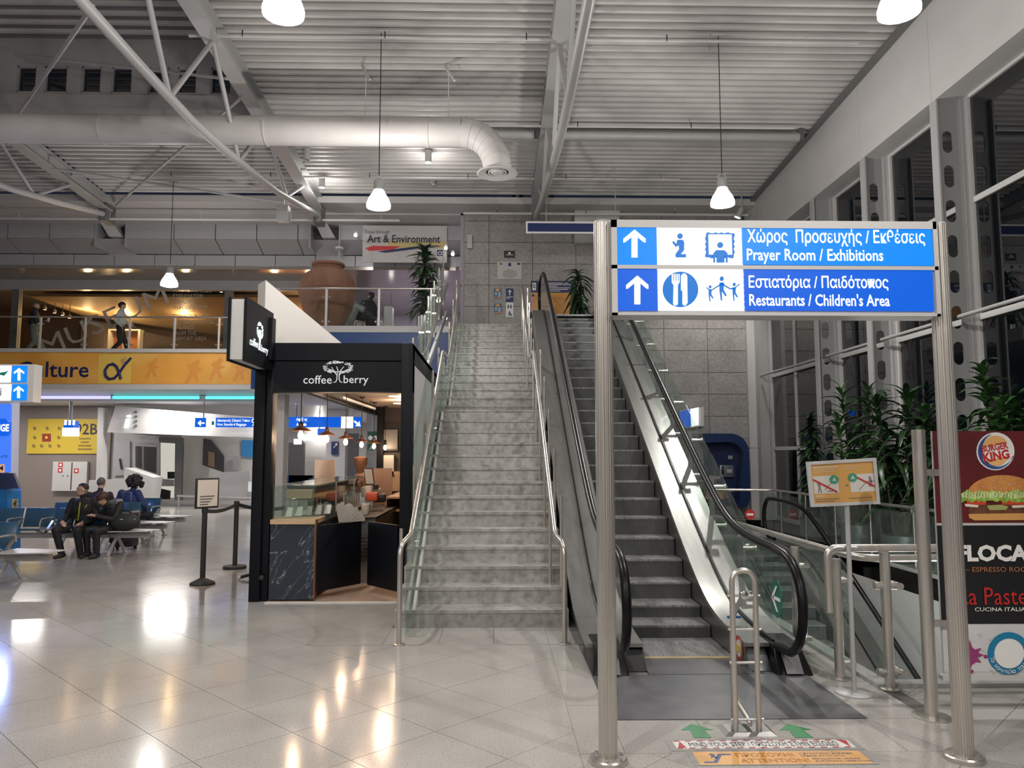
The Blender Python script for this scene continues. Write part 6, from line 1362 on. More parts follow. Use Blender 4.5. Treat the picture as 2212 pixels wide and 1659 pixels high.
    for q in (-1, 1): mb.ell(P(q * .078, -.005, -.005), .010 * s, .020 * s, .030 * s, 8, 8, H)
    caps.append(('face', P(0, 0, .03), P(0, .03, -.06), .095 * s, .07 * s))
    if extra:
        for lab, a, b, ra, rb in extra: seg(lab, Vector(a) * s, Vector(b) * s, ra * s, rb * s)
    me = mb.mesh('body_src', None)
    ob = bpy.data.objects.new('src', me); COL.objects.link(ob)
    m1 = ob.modifiers.new('r', 'REMESH'); m1.mode = 'VOXEL'; m1.voxel_size = vox; m2 = ob.modifiers.new('s', 'SMOOTH'); m2.iterations = 2; m2.factor = .5
    dg = bpy.context.evaluated_depsgraph_get(); dg.update(); bm_ = bpy.data.meshes.new_from_object(ob.evaluated_get(dg)); bpy.data.objects.remove(ob)
    order = ['top', 'pants', 'skin', 'shoe']; mats = [cl['top'], cl['pants'], M_skin, cl.get('shoe', M_blackm)]
    for m_ in mats: bm_.materials.append(m_)
    lm = {'top': 0, 'pants': 1, 'skin': 2, 'shoe': 3, 'neck': 2, 'face': 2}
    def dist(p, c):
        _, a, b, ra, rb = c; d = b - a; L_ = d.length_squared; t = 0 if L_ < 1e-9 else max(0, min(1, (p - a).dot(d) / L_)); return (p - a - d * t).length - (ra + (rb - ra) * t)
    for p in bm_.polygons:
        c = p.center; best = min(caps, key=lambda k: dist(c, k)); p.material_index = lm[best[0]]; p.use_smooth = True
    o = bpy.data.objects.new('person', bm_); COL.objects.link(o); o.location = pos; o.rotation_euler = (0, 0, yaw); tag(o, label, 'person', group)
    def child(m, name, mt, smooth=True):
        c = bpy.data.objects.new(name, m.mesh(name, mt, smooth=smooth)); COL.objects.link(c); c.parent = o; return c
    if face:
        for q in (-1, 1):
            child(MB().ell(P(q * .031, .083, .014), .013 * s, .007 * s, .008 * s, 10, 8, H), 'eye', mat('eye_white', (.5, .5, .48), .2)); child(MB().ell(P(q * .031, .0885, .014), .006 * s, .004 * s, .0065 * s, 8, 6, H), 'iris', M_black)
            child(MB().tube([P(q * .015, .094, .036), P(q * .032, .093, .041), P(q * .050, .082, .035)], .004 * s, 6), 'eyebrow', hairm or M_hairb)
        child(MB().ell(P(0, .090, -.058), .023 * s, .005 * s, .006 * s, 10, 6, H), 'lips', mat('lips', (.30, .12, .10), .5))
    if hair:
        h = MB(); nu, nv = 22, 14; vs = []; rnd = random.Random(4)
        th, fr, lo = hair.get('th', .012), hair.get('front', .045), hair.get('low', -.03)
        for i in range(nv + 1):
            t = PI * i / nv
            for j in range(nu):
                a = 2 * PI * j / nu; d = Vector((math.sin(t) * math.cos(a), math.sin(t) * math.sin(a), math.cos(t)))
                k = 1 + (rnd.uniform(-1, 1) * hair.get('rough', .02)); x, y, z = d.x * (.076 + th) * k, -.008 + d.y * (.095 + th) * k, .035 + d.z * (.088 + th) * k
                lim = fr if d.y > .25 else (lo + (fr - lo) * max(0, (d.y + .3) / .55))
                if z < lim: z = lim; q2 = .90 if hair.get('low', -.03) > -.1 else 1.0; x *= q2; y = y * q2 if y < .05 else .055
                vs.append(P(x, y, z))
        fs_ = [(i * nu + j, i * nu + (j + 1) % nu, (i + 1) * nu + (j + 1) % nu, (i + 1) * nu + j) for i in range(nv) for j in range(nu)]
        h.add(vs, fs_)
        if 'blobs' in hair:
            for b in range(hair['blobs']):
                a = rnd.uniform(0, 2 * PI); t = rnd.uniform(0, 2.0); r = rnd.uniform(.03, .05); R_ = hair.get('R', .10)
                d = Vector((math.sin(t) * math.cos(a), -.02 + math.sin(t) * math.sin(a), math.cos(t)))
                if d.y > .5 and d.z < .5: continue
                h.ell(P(d.x * R_, d.y * R_, .03 + d.z * R_), r * s, r * s, r * s, 8, 6)
        child(h, 'hair', hairm or M_hairb)
    o['_P'] = 0; del o['_P']
    return o, child, P, V
STAND = dict(head=(0, .02, 1.60), neck=(0, 0, 1.46), chest=(0, 0, 1.27), pelvis=(0, 0, .95), shL=(-.185, 0, 1.40), shR=(.185, 0, 1.40), elL=(-.24, -.02, 1.12), elR=(.24, -.02, 1.12), wrL=(-.24, .08, .88), wrR=(.24, .08, .88), haL=(-.23, .12, .80), haR=(.23, .12, .80), hipL=(-.09, 0, .92), hipR=(.09, 0, .92), knL=(-.10, .03, .50), knR=(.10, .03, .50), anL=(-.10, -.02, .085), anR=(.10, -.02, .085), toL=(-.12, .13, .04), toR=(.12, .13, .04))
SIT = dict(head=(0, .05, 1.175), neck=(0, -.02, 1.04), chest=(0, -.05, .84), pelvis=(0, -.05, .53), shL=(-.19, -.04, .98), shR=(.19, -.04, .98), elL=(-.27, .02, .72), elR=(.27, .02, .72), wrL=(-.19, .24, .63), wrR=(.19, .24, .63), haL=(-.15, .33, .62), haR=(.15, .33, .62), hipL=(-.10, -.02, .53), hipR=(.10, -.02, .53), knL=(-.19, .40, .50), knR=(.19, .40, .50), anL=(-.16, .36, .085), anR=(.16, .36, .085), toL=(-.20, .50, .04), toR=(.20, .50, .04))
def J(base, **k): d = dict(base); d.update(k); return d
mb_ = lambda n, c: mat(n, c, .7, bump=(25, .3))
M_jblack = mb_('black_jacket', (.012, .012, .014)); M_pblack = mb_('black_trousers', (.010, .010, .014)); M_navy = mb_('navy_trousers', (.012, .016, .03)); M_bluej = mb_('blue_jacket', (.02, .04, .13)); M_jgrey = mb_('grey_trousers', (.16, .18, .17)); M_vest = mb_('white_green_vest', (.50, .56, .54)); M_brownj = mb_('brown_black_coat', (.018, .014, .014))
FY = lambda deg: PI + math.radians(deg)                                   # facing the viewer, turned by deg
# man in black zip jacket, facing the viewer, head turned to the picture edge
mp = (-7.0, 13.30, 0)
o, ch, P, V = person('seated man with short dark hair, black jacket with yellow zip, head turned aside', mp, FY(0), J(SIT, look=(.75, .45, 1.16), head=(.0, .03, 1.20), haL=(-.07, .34, .60), haR=(.13, .34, .60), wrL=(-.18, .27, .63), wrR=(.22, .26, .63), knL=(-.13, .40, .50), knR=(.24, .40, .50), anL=(-.16, .30, .085), anR=(.14, .36, .085), toL=(-.24, .42, .04), toR=(.18, .50, .04)),
    dict(top=M_jblack, pants=M_pblack, shoe=M_blackm, bulk=1.3), dict(th=.005, front=.078, low=-.0), M_hairb, vox=.009, scale=.92)
M_zip = mat('yellow_zip', (.45, .45, .02), .5)
fz = lambda z: .125 if z > .9 else .145
ch(MB().tube([(.0, .085, .90), (-.003, .112, .80), (-.005, .118, .72), (.0, .130, .60)], .009, 6), 'zip', M_zip)
ch(MB().tube([(-.11, .075, .86), (-.09, .105, .80)], .007, 6), 'pocket_trim', M_zip); ch(MB().tube([(-.155, .07, .66), (-.145, .085, .58)], .007, 6), 'pocket_trim', M_zip)
# woman bent over a phone, hood and dark red hair
o, ch, P, V = person('seated woman with dark red hair bent over her hands, black jacket with grey hood', (-6.50, 13.32, 0), FY(-35), J(SIT, head=(.0, .20, 1.09), neck=(0, .08, 1.0), chest=(0, .0, .82), look=(0, .7, .75), elL=(-.25, .10, .70), elR=(.25, .10, .70), wrL=(-.08, .36, .78), wrR=(.08, .36, .78), haL=(-.03, .42, .80), haR=(.03, .42, .80)), dict(top=M_jblack, pants=M_pblack, bulk=1.12), dict(th=.022, front=.03, low=-.11, rough=.03), M_hairr, vox=.012, scale=.88)
ch(MB().tube([(-.11, -.0, .88), (-.06, -.08, .90), (.06, -.08, .90), (.11, 0, .88)], [.03, .045, .045, .03], 10), 'hood', mb_('grey_hood', (.22, .22, .23)))
# grey haired person behind
person('balding grey haired person seated with back turned, black coat, behind the woman', (-7.45, 14.75, 0), math.radians(10), J(SIT, head=(0, .04, 1.26), neck=(0, -.02, 1.10), chest=(0, -.04, .88), shL=(-.19, -.03, 1.03), shR=(.19, -.03, 1.03)), dict(top=M_brownj, pants=M_pblack, bulk=1.1), dict(th=.004, front=.05, low=-.03), M_hairg, vox=.014, scale=.92)
# person in blue jacket, curly dark hair, seen from behind
person('seated person with big dark curly hair and blue jacket, seen from behind', (-7.34, 15.75, 0), math.radians(-12), J(SIT, head=(0, .10, 1.16), neck=(0, .03, 1.03), chest=(0, -.02, .84), elL=(-.30, -.02, .74), elR=(.32, -.02, .74)), dict(top=M_bluej, pants=M_navy, bulk=1.28), dict(th=.03, front=.03, low=-.08, rough=.05, blobs=90, R=.15), M_hairb, vox=.014, hands=False, scale=.95)
# balcony: man with white cup, walking
p = at(262 / 3.95, 757, 22.6)
UL = at(70, 757, 23.3); 
o, ch, P, V = person('man in dark jacket and grey trousers standing upstairs with a white cup', (UL.x, 23.3, HU), math.radians(-60), J(STAND, look=(0, 1, 1.5), elR=(.23, .06, 1.12), wrR=(.10, .27, 1.15), haR=(.05, .33, 1.17), elL=(-.25, -.12, 1.14), knL=(-.1, .12, .52), anL=(-.1, .2, .12), toL=(-.1, .34, .05), anR=(.1, -.22, .09), toR=(.1, -.08, .04)), dict(top=mb_('dark_navy_jacket', (.012, .018, .024)), pants=M_jgrey, bulk=1.15), dict(th=.006, front=.06, low=-.02), M_hairg, vox=.016)
ch(MB().lathe([(.025, -.05), (.038, .06), (.04, .065), (0, .066)], (.05, .37, 1.19), 16), 'paper_cup', M_white)
UL = at(258, 757, 23.3)
o, ch, P, V = person('person in white and grey vest and dark trousers walking upstairs before the museum', (UL.x, 23.3, HU), math.radians(-75), J(STAND, look=(0, 1, 1.5), elL=(-.22, .10, 1.14), wrL=(-.18, .30, 1.02), haL=(-.17, .38, 1.0), elR=(.24, -.10, 1.12), wrR=(.24, .08, .95), anL=(-.1, .24, .10), toL=(-.1, .38, .05), knL=(-.1, .14, .5), anR=(.1, -.28, .12), toR=(.1, -.15, .04)), dict(top=M_vest, pants=M_pblack, bulk=1.05), dict(th=.014, front=.045, low=-.05), M_hairb, vox=.016)
UL = at(802, 712, 21.7)
o, ch, P, V = person('person in black with a large bag over the shoulder beside the giant jar', (UL.x, 21.7, HU), math.radians(60), J(STAND, look=(0, 1, 1.4), elR=(.24, .08, 1.06), wrR=(.18, .28, 1.0), haR=(.16, .36, 1.0)), dict(top=M_pblack, pants=M_pblack, bulk=1.3), dict(th=.014, front=.045, low=-.05), M_hairb, vox=.016)
bgm = mb_('black_bag', (.012, .014, .016))
t = thing('shoulder_bag', 'big black bag hanging at the side of the person by the jar', 'bag', (UL.x - .28, 21.5, HU + .9)); MB().ell((UL.x - .26, 21.5, HU + 1.10), .26, .16, .24, 16, 12).build('body', bgm, t, smooth=True); MB().tube([(UL.x - .40, 21.5, HU + 1.25), (UL.x - .2, 21.55, HU + 1.46), (UL.x - .02, 21.6, HU + 1.44)], .018, 6).build('strap', bgm, t, smooth=True)
UL = at(768, 712, 21.2)
t = thing('stone_sculpture', 'grey green arched stone beside the jar and the person in black', 'sculpture', (UL.x, 21.2, HU)); MB().tube([(UL.x - .30, 21.2, HU), (UL.x - .22, 21.2, HU + .8), (UL.x - .02, 21.2, HU + 1.22), (UL.x + .22, 21.2, HU + 1.12)], [.20, .18, .15, .10], 12).build('arch', mat('sculpture_stone', (.25, .28, .27), .6, noise=(4, .15)), t, smooth=True); MB().box(UL.x - .5, UL.x + .1, 21.0, 21.4, HU, HU + .05).build('plinth', M_white, t)
# reader behind the glass
person('seated woman reading a magazine behind the sloping glass balustrade', (3.25, 11.7, 0) if False else (at(1545, 1125, 17.6).x, 17.6, 0), math.radians(160), J(SIT, look=(0, .6, .85), head=(0, .07, 1.17), wrL=(-.10, .34, .74), wrR=(.10, .34, .74), haL=(-.06, .42, .76), haR=(.06, .42, .76)), dict(top=mb_('grey_top', (.10, .10, .10)), pants=mb_('blue_jeans', (.10, .15, .22))), dict(th=.018, front=.045, low=-.09), M_hairb, vox=.014)
px3 = at(1545, 1125, 17.6).x
sb = thing('seat', 'white seat under the reading woman by the blue phone booth', 'seat', (px3, 17.6, 0)); MB().box(px3 - .25, px3 + .25, 17.42, 17.9, .40, .44).build('seat', M_white, sb, bevel=.01); MB().box(px3 - .25, px3 + .25, 17.86, 17.90, .44, .85).build('backrest', M_white, sb, bevel=.01); MB().box(px3 - .2, px3 - .17, 17.5, 17.8, 0, .4).box(px3 + .17, px3 + .2, 17.5, 17.8, 0, .4).build('legs', M_inox, sb)
mg = thing('magazine', 'open magazine with orange pictures held by the reading woman', 'magazine', (px3 - .12, 17.2, .8)); MB().hexa([(px3 - .32, 17.18, .72), (px3 + .05, 17.10, .72), (px3 + .05, 17.11, .72), (px3 - .32, 17.19, .72), (px3 - .32, 17.10, .92), (px3 + .05, 17.02, .92), (px3 + .05, 17.03, .92), (px3 - .32, 17.11, .92)]).build('pages', mat('magazine_print', (.45, .25, .15), .5, noise=(9, .5)), mg)
# bags among the seats
def bag(lab, c, r, m, straps=True):
    t = thing('travel_bag', lab, 'bag', c); c = Vector(c); MB().ell(c, *r, 16, 10).build('body', m, t, smooth=True)
    MB().tube([c + Vector((-r[0] * .5, 0, r[2] * .8)), c + Vector((-r[0] * .2, 0, r[2] * 1.35)), c + Vector((r[0] * .2, 0, r[2] * 1.35)), c + Vector((r[0] * .5, 0, r[2] * .8))], .014, 6).build('handle', m, t, smooth=True)
    MB().tube([c + Vector((-r[0] * .8, -r[1] * .45, r[2] * .35)), c + Vector((0, -r[1] * .92, r[2] * .35)), c + Vector((r[0] * .8, -r[1] * .45, r[2] * .35))], .008, 6).build('zip', M_alum, t, smooth=True)
bag('dark green soft travel bag on the bench end table', (-6.22, 13.18, .575), (.25, .15, .145), mb_('green_black_cloth', (.02, .025, .022)))
t = thing('suitcase', 'dark purple wheeled suitcase with tall steel handle behind the benches', 'suitcase', (-6.65, 14.15, 0))
mpur = mb_('purple_cloth', (.035, .018, .028))
MB().box(-6.88, -6.48, 14.05, 14.30, .06, .66).build('body', mpur, t, bevel=.03); MB().box(-6.84, -6.52, 14.02, 14.05, .14, .42).build('front_pocket', mpur, t, bevel=.01)
MB().tube(fillet([(-6.78, 14.26, .6), (-6.78, 14.26, 1.02), (-6.64, 14.26, 1.02), (-6.64, 14.26, .6)], .03), .010, 8).build('pull_handle', M_chrome, t, smooth=True)
for x in (-6.84, -6.52): MB().cyl((x - .015, 14.25, .035), (x + .015, 14.25, .035), .035, 12).build('wheel', M_rubber, t, smooth=True)
# ================================================================ POSTER PANEL AND ITS POST
PY = 5.12
pp = thing('poster_panel', 'tall printed advertising panel held on a steel post by the window side', 'poster', (3.4, PY, 0))
q = at(2010, 1552, PY); qx = q.x
MB().cyl((2.835, PY, 0), (2.835, PY, at(1983, 928, PY).z), .042, 24).build('post', M_inox, pp, smooth=True)
MB().lathe([(.12, 0), (.12, .008), (.10, .012), (.044, .013)], (2.835, PY, 0), 32).build('base_plate', M_inox, pp, smooth=True)
X0, X1 = 2.93, 4.55
zt, z1, z2, z3 = at(0, 930, PY).z, at(0, 1133, PY).z, at(0, 1139, PY).z, at(0, 1357, PY).z
zb = at(0, 1470, PY).z
MB().box(X0, X1, PY + .0, PY + .02, zb, zt).build('backing_board', M_white, pp)
M_bk = mat('poster_maroon', (.115, .010, .012), .45, noise=(2, .3)); M_pb = mat('poster_black', (.010, .010, .012), .4); M_pw = mat('poster_pale', (.62, .62, .62), .45, noise=(5, .06))
MB().box(X0, X1, PY - .003, PY, z1, zt).build('maroon_sheet', M_bk, pp); MB().box(X0, X1, PY - .003, PY, z3, z2).build('black_sheet', M_pb, pp); MB().box(X0, X1, PY - .003, PY, zb + .02, z3 - .003).build('pale_sheet', M_pw, pp)
MB().box(X0 - .02, X1, PY - .02, PY + .03, zb - .03, zb + .0).build('bottom_rail', M_alum, pp)
for zz in (at(0, 1022, PY).z, at(0, 1355, PY).z): MB().box(2.86, X0 + .05, PY - .02, PY + .01, zz - .022, zz + .022).cyl((X0 + .05, PY - .022, zz), (X0 + .05, PY + .01, zz), .024, 16).build('clamp', M_inox, pp, smooth=True)
def PD(name, m, cx, cy, r, d, ry=None): return pdisc(m, name, cx, cy, r, PY, pp, d, ry)
M_cr = mat('print_cream', (.75, .42, .16), .5); M_bl2 = mat('print_navy', (.03, .07, .25), .5); M_w2 = mat('print_white', (.78, .78, .76), .5); M_r2 = mat('print_red', (.50, .02, .02), .5)
PD('logo_disc', M_w2, 2149, 975, 41, .004); 
arc_ = [(2149 + 38 * math.cos(a), 975 + 38 * math.sin(a)) for a in [math.radians(15 + 8.5 * i) for i in range(29)]] + [(2149 + (38 - 9 * math.sin(PI * (28 - i) / 28)) * math.cos(a) + 2, 975 + (38 - 6 * math.sin(PI * (28 - i) / 28)) * math.sin(a)) for i, a in [(i, math.radians(15 + 8.5 * (28 - i))) for i in range(29)]]
ppoly(M_bl2, 'logo_crescent', arc_, PY, pp, d=.0075)
ppoly(M_cr, 'logo_bun', [(2149 + 27 * math.cos(a), 965 + 24 * math.sin(a)) for a in [PI + PI * i / 14 for i in range(15)]], PY, pp, d=.0075); ppoly(M_cr, 'logo_bun', [(2149 + 26 * math.cos(a), 986 + 20 * math.sin(a)) for a in [PI * i / 14 for i in range(15)]], PY, pp, d=.0075)
ppoly(M_w2, 'logo_ground', [(2119, 968), (2177, 957), (2180, 985), (2122, 996)], PY, pp, d=.0105)
def ttext(s, m, px0, px1, py0, py1, tilt=0, **k):
    a = at(px0, py1, PY); b = at(px1, py0, PY); c, s_ = math.cos(tilt), math.sin(tilt)
    return text(s, m, (a.x, PY - .006, a.z), (c, 0, s_), (-s_, 0, c), (b.x - a.x), (b.z - a.z), pp, **k)
ttext('BURGER', M_r2, 2119, 2176, 963, 978, .16, bold=.03, depth=.009); ttext('KING', M_r2, 2123, 2179, 979, 999, .16, bold=.04, depth=.009)
# burger print, flat
def PP(m, pts, d, name='burger_print'): return ppoly(m, name, pts, PY, pp, d=d)
M_bun = mat('print_bun', (.55, .23, .06), .5, noise=(12, .2)); M_bun2 = mat('print_bun_low', (.62, .32, .10), .5); M_let = mat('print_lettuce', (.25, .42, .06), .5, noise=(30, .45)); M_tom = mat('print_tomato', (.60, .05, .02), .5); M_pat = mat('print_patty', (.12, .045, .02), .5, noise=(30, .4)); M_oni = mat('print_onion', (.72, .66, .55), .5); M_let2 = mat('print_lettuce_light', (.52, .62, .25), .5, noise=(30, .3))
cxb = 2165
PP(M_bun, [(cxb + 78 * math.cos(a), 1072 + (46 if math.sin(a) > 0 else 10) * -math.sin(a)) for a in [2 * PI * i / 40 for i in range(40)]], .004)
PP(M_pat, [(2096, 1090), (2240, 1090), (2242, 1104), (2236, 1112), (2094, 1112), (2090, 1104)], .004); PP(M_bun2, [(2091, 1110), (2245, 1108), (2243, 1117), (2230, 1123), (2104, 1124), (2092, 1118)], .005)
PP(M_tom, [(2085, 1078), (2130, 1074), (2128, 1090), (2088, 1090)], .005); PP(M_tom, [(2160, 1074), (2230, 1074), (2226, 1090), (2163, 1090)], .005)
rnd = random.Random(2); ll = [(2074, 1072)]
ll = [(2074 + i * 6, 1062 + rnd.uniform(-5, 4)) for i in range(30)] + [(2250 - i * 6, 1078 + rnd.uniform(-3, 9)) for i in range(30)]
PP(M_let, ll, .0065)
for i in range(26): x = 2078 + i * 6.5; PP(M_let2, [(x - 4, 1066 + rnd.uniform(-4, 4)), (x + 3, 1062 + rnd.uniform(-4, 4)), (x + 5, 1071 + rnd.uniform(-3, 6)), (x - 1, 1077 + rnd.uniform(-3, 5))], .0085)
PP(M_oni, [(2082, 1088), (2112, 1091), (2110, 1096), (2084, 1094)], .007); PP(M_oni, [(2183, 1092), (2250, 1089), (2250, 1094), (2186, 1097)], .007); PP(mat('print_pickle', (.35, .36, .12), .5), [(2130, 1092), (2160, 1090), (2176, 1094), (2172, 1101), (2136, 1102)], .007)
for i in range(40):
    a = rnd.uniform(.25, PI - .25); r = rnd.uniform(.3, .92); x, y = cxb + 76 * r * math.cos(a), 1070 - 42 * r * math.sin(a); PP(M_oni, [(x - 1.3, y), (x, y - .9), (x + 1.3, y), (x, y + .9)], .0075, 'sesame_print')
ttext('FLOCAFE', M_w2, 2066, 2262, 1176, 1213, bold=.045, depth=.003); ttext('— ESPRESSO ROOM —', mat('print_copper', (.40, .16, .07), .5), 2075, 2252, 1224, 1235, depth=.003, bold=.004)
ttext('La Pasteria', M_r2, 2072, 2262, 1268, 1306, depth=.003); ttext('CUCINA ITALIANA', M_w2, 2104, 2236, 1311, 1320, depth=.003, bold=.006)
PD('badge_ring', mat('print_blue', (.01, .19, .36), .5), 2178, 1411, 46, .004); PD('badge_disc', M_w2, 2178, 1411, 32, .0075)
for i, c_ in enumerate('Το χαμόγελο του παιδιού'):
    if c_ == ' ': continue
    a = math.radians(158 - i * 9.5 - 0); a = math.radians(165 + 0) - math.radians(9.0 * i) + 0; x, y = 2178 + 39 * math.cos(a), 1411 + 39 * math.sin(a)
    b = at(x, y, PY); tdir = (math.sin(a), 0, math.cos(a)); u_ = Vector((math.sin(a), 0, math.cos(a))); v_ = Vector((-math.cos(a), 0, math.sin(a)))
    text(c_, M_w2, Vector((b.x, PY - .0095, b.z)) - u_ * .010 - v_ * .012, u_, v_, None, .022 if c_ not in 'Τδλ' else .028, pp, depth=.003, bold=.01)
M_spl = mat('print_magenta', (.28, .04, .16), .5); sp_ = []
for i in range(24):
    a = 2 * PI * i / 24; r = (34 if i % 6 == 0 else 30 if i % 4 == 2 else 19) + rnd.uniform(-2, 2); sp_.append((2094 + r * .9 * math.cos(a), 1415 + r * math.sin(a)))
PP(M_spl, sp_, .004, 'splash_print')
for x, y in ((2128, 1418), (2098, 1450), (2059, 1418), (2088, 1382)): PD('splash_print', M_spl, x, y, 4, .004)
for i in range(16): x, y = 2030 + rnd.uniform(0, 180), 1366 + rnd.uniform(0, 90); PP(mat('print_palegrey', (.54, .54, .54), .5), [(x, y), (x + 10, y - 4), (x + 13, y + 4), (x + 5, y + 9), (x + 7, y + 4), (x + 2, y + 3)], .0035, 'faint_print')
MB().cyl((4.45, PY, 0), (4.45, PY, zt), .042, 20).build('post', M_inox, pp, smooth=True)
# ================================================================ STAND SIGN
ss = thing('stand_sign', 'tilted white framed orange safety notice on a grey floor stand', 'sign', (2.56, 5.62, 0)); NY = 5.62
MB().lathe([(.13, 0), (.13, .010), (.12, .016), (.02, .02)], (2.56, NY + .0, 0), 32).build('base_plate', M_steelp, ss, smooth=True); MB().cyl((2.56, NY, .01), (2.56, NY, 1.33), .017, 14).build('stem', M_steelp, ss, smooth=True)
c4 = [at(1740, 998, NY), at(1889, 989, NY), at(1898, 1088, NY), at(1750, 1095, NY)]
def NP(u, v): a = c4[3].lerp(c4[2], u); b = c4[0].lerp(c4[1], u); return a.lerp(b, v)
def nbox(m, name, u0, u1, v0, v1, y0, y1):
    c = [NP(u0, v0), NP(u1, v0), NP(u1, v1), NP(u0, v1)]; return MB().add([(p.x, NY - y0, p.z) for p in c] + [(p.x, NY - y1, p.z) for p in c], [(0, 1, 2, 3), (7, 6, 5, 4), (0, 4, 5, 1), (1, 5, 6, 2), (2, 6, 7, 3), (3, 7, 4, 0)]).build(name, m, ss)
nbox(M_alum, 'backing', 0, 1, 0, 1, .0, .012); 
for a in ((0, 1, 0, .07), (0, 1, .93, 1), (0, .05, .07, .93), (.95, 1, .07, .93)): nbox(M_white, 'frame', *a, .012, .026)
M_no = mat('notice_amber', (.66, .36, .10), .5); M_nl = mat('notice_pale', (.68, .66, .62), .5)
nbox(M_no, 'sheet', .05, .95, .07, .93, .012, .015); nbox(M_nl, 'picture_ground', .07, .43, .28, .67, .015, .017); nbox(M_nl, 'picture_ground', .60, .95, .28, .67, .015, .017)
def npoly(m, name, pts, d):
    c = [NP(u, v) for u, v in pts]; return MB().prism([(p.x, p.z) for p in c], (0, NY - d, 0), (1, 0, 0), (0, 0, 1), (0, -.001, 0)).build(name, m, ss)
def nline(m, name, u0, v0, u1, v1, w_, d):
    dx, dy = u1 - u0, (v1 - v0) * .68; L_ = math.hypot(dx, dy); nx, ny = -dy / L_ * w_, dx / L_ * w_ / .68; return npoly(m, name, [(u0 - nx, v0 - ny), (u1 - nx, v1 - ny), (u1 + nx, v1 + ny), (u0 + nx, v0 + ny)], d)
nline(M_r2, 'bar', .07, .60, .40, .30, .012, .019); nline(M_r2, 'bar', .70, .60, .95, .38, .012, .019)
M_grn = mat('notice_green', (.05, .32, .20), .5)
for (u, v) in ((.37, .58), (.64, .60)): npoly(M_grn, 'green_disc', [(u + .065 * math.cos(a), v + .096 * math.sin(a)) for a in [2 * PI * i / 24 for i in range(24)]], .020); npoly(M_nl, 'figure', [(u - .03, v - .03), (u, v + .05), (u + .03, v - .03), (u + .01, v - .04), (u, v), (u - .01, v - .04)], .0215)
M_ng = mat('notice_print', (.25, .20, .18), .5)
npoly(M_ng, 'figure', [(.12, .30), (.14, .42), (.12, .50), (.15, .56), (.17, .50), (.165, .42), (.18, .30), (.165, .30), (.15, .40), (.135, .30)], .018); npoly(M_ng, 'figure', [(.86, .40), (.88, .50), (.87, .60), (.89, .62), (.91, .55), (.92, .42), (.90, .38)], .018)
nline(M_ng, 'line_drawing', .72, .32, .84, .50, .005, .018); nline(M_ng, 'line_drawing', .84, .50, .94, .50, .005, .018); nline(M_ng, 'line_drawing', .22, .36, .34, .52, .004, .018); nline(M_ng, 'line_drawing', .26, .33, .38, .33, .006, .018)
npoly(M_ng, 'plane_mark', [(.525, .47), (.55, .45), (.575, .47), (.56, .44), (.575, .41), (.55, .43), (.53, .41), (.54, .44)], .018)
for k, (u0, u1) in enumerate(((.08, .44), (.08, .40), (.08, .38))): nline(M_w2, 'text_line', u0, .86 - .05 * k, u1, .86 - .05 * k, .006 if k == 0 else .003, .017)
for k, (u0, u1) in enumerate(((.54, .80), (.54, .72))): nline(M_nl, 'text_line', u0, .84 - .05 * k, u1, .84 - .05 * k, .003, .017)
for k, (u0, u1) in enumerate(((.08, .42), (.08, .36))): nline(M_ng, 'text_line', u0, .16 - .045 * k, u1, .16 - .045 * k, .005, .017)
nline(M_ng, 'text_line', .56, .15, .90, .15, .005, .017); nline(M_w2, 'text_line', .08, .23, .22, .23, .005, .017)
# ================================================================ STEEL HOOP BARRIER
gb = thing('steel_hoop_barrier', 'tall narrow steel hoop barrier on a square floor plate before the escalator', 'barrier', (1.54, 4.85, 0)); GY = 4.86
MB().hexa([(1.39, GY - .06, 0), (1.71, GY - .06, 0), (1.71, GY + .14, 0), (1.39, GY + .14, 0), (1.42, GY - .03, .018), (1.68, GY - .03, .018), (1.68, GY + .11, .018), (1.42, GY + .11, .018)]).build('floor_plate', M_inoxd, gb)
xl, xr = 1.47, 1.615; zt_ = at(1608, 1232, GY).z
hp_ = [(xl, GY, .018)] + [((xl + xr) / 2 - (xr - xl) / 2 * math.cos(a), GY, zt_ - .0725 + .0725 * math.sin(a)) for a in [PI * i / 10 for i in range(11)]] + [(xr, GY, .018)]
MB().tube(hp_, .0175, 14).build('hoop', M_inox, gb, smooth=True)
GZ = 5.27
MB().tube(fillet([(1.585, GZ, .06), (1.585, GZ, .60), (1.555, GY + .05, zt_ - .16)], .15), .0155, 12).build('rear_bar', M_inox, gb, smooth=True)
MB().tube(fillet([(1.585, GZ, .06), (1.585, GZ, .10), (1.57, GY + .05, .06), (1.56, GY, .05)], .04), .0155, 12).build('foot_bar', M_inox, gb, smooth=True)
MB().cyl((1.585, GZ, 0), (1.585, GZ, .07), .016, 12).build('rear_foot', M_inox, gb, smooth=True)
for z in (.08, .42, .62, zt_ - .155): MB().cyl((xl - .03, GY, z), (xr + .03, GY, z), .0085, 10).build('cross_pin', M_chrome, gb, smooth=True)
MB().lathe([(0, -.02), (.026, -.015), (.028, .0), (.024, .02), (0, .028)], (1.54, GY - .005, zt_ - .15), 16, Matrix.Rotation(PI / 2, 3, 'X')).build('ball_joint', M_chrome, gb, smooth=True)
MB().prism([(.0, .64), (.14, .60), (.15, .55), (.15, .40), (.0, .36)], (1.565, GY + .02, 0), (0, 1, 0), (0, 0, 1), (.006, 0, 0)).build('glass_blade', M_glass, gb)
MB().prism([(.36, .05), (.36, .42), (.24, .68), (.12, .66), (.12, .20)], (1.59, GY - .02, 0), (0, 1, 0), (0, 0, 1), (.006, 0, 0)).build('glass_blade', M_glass, gb)
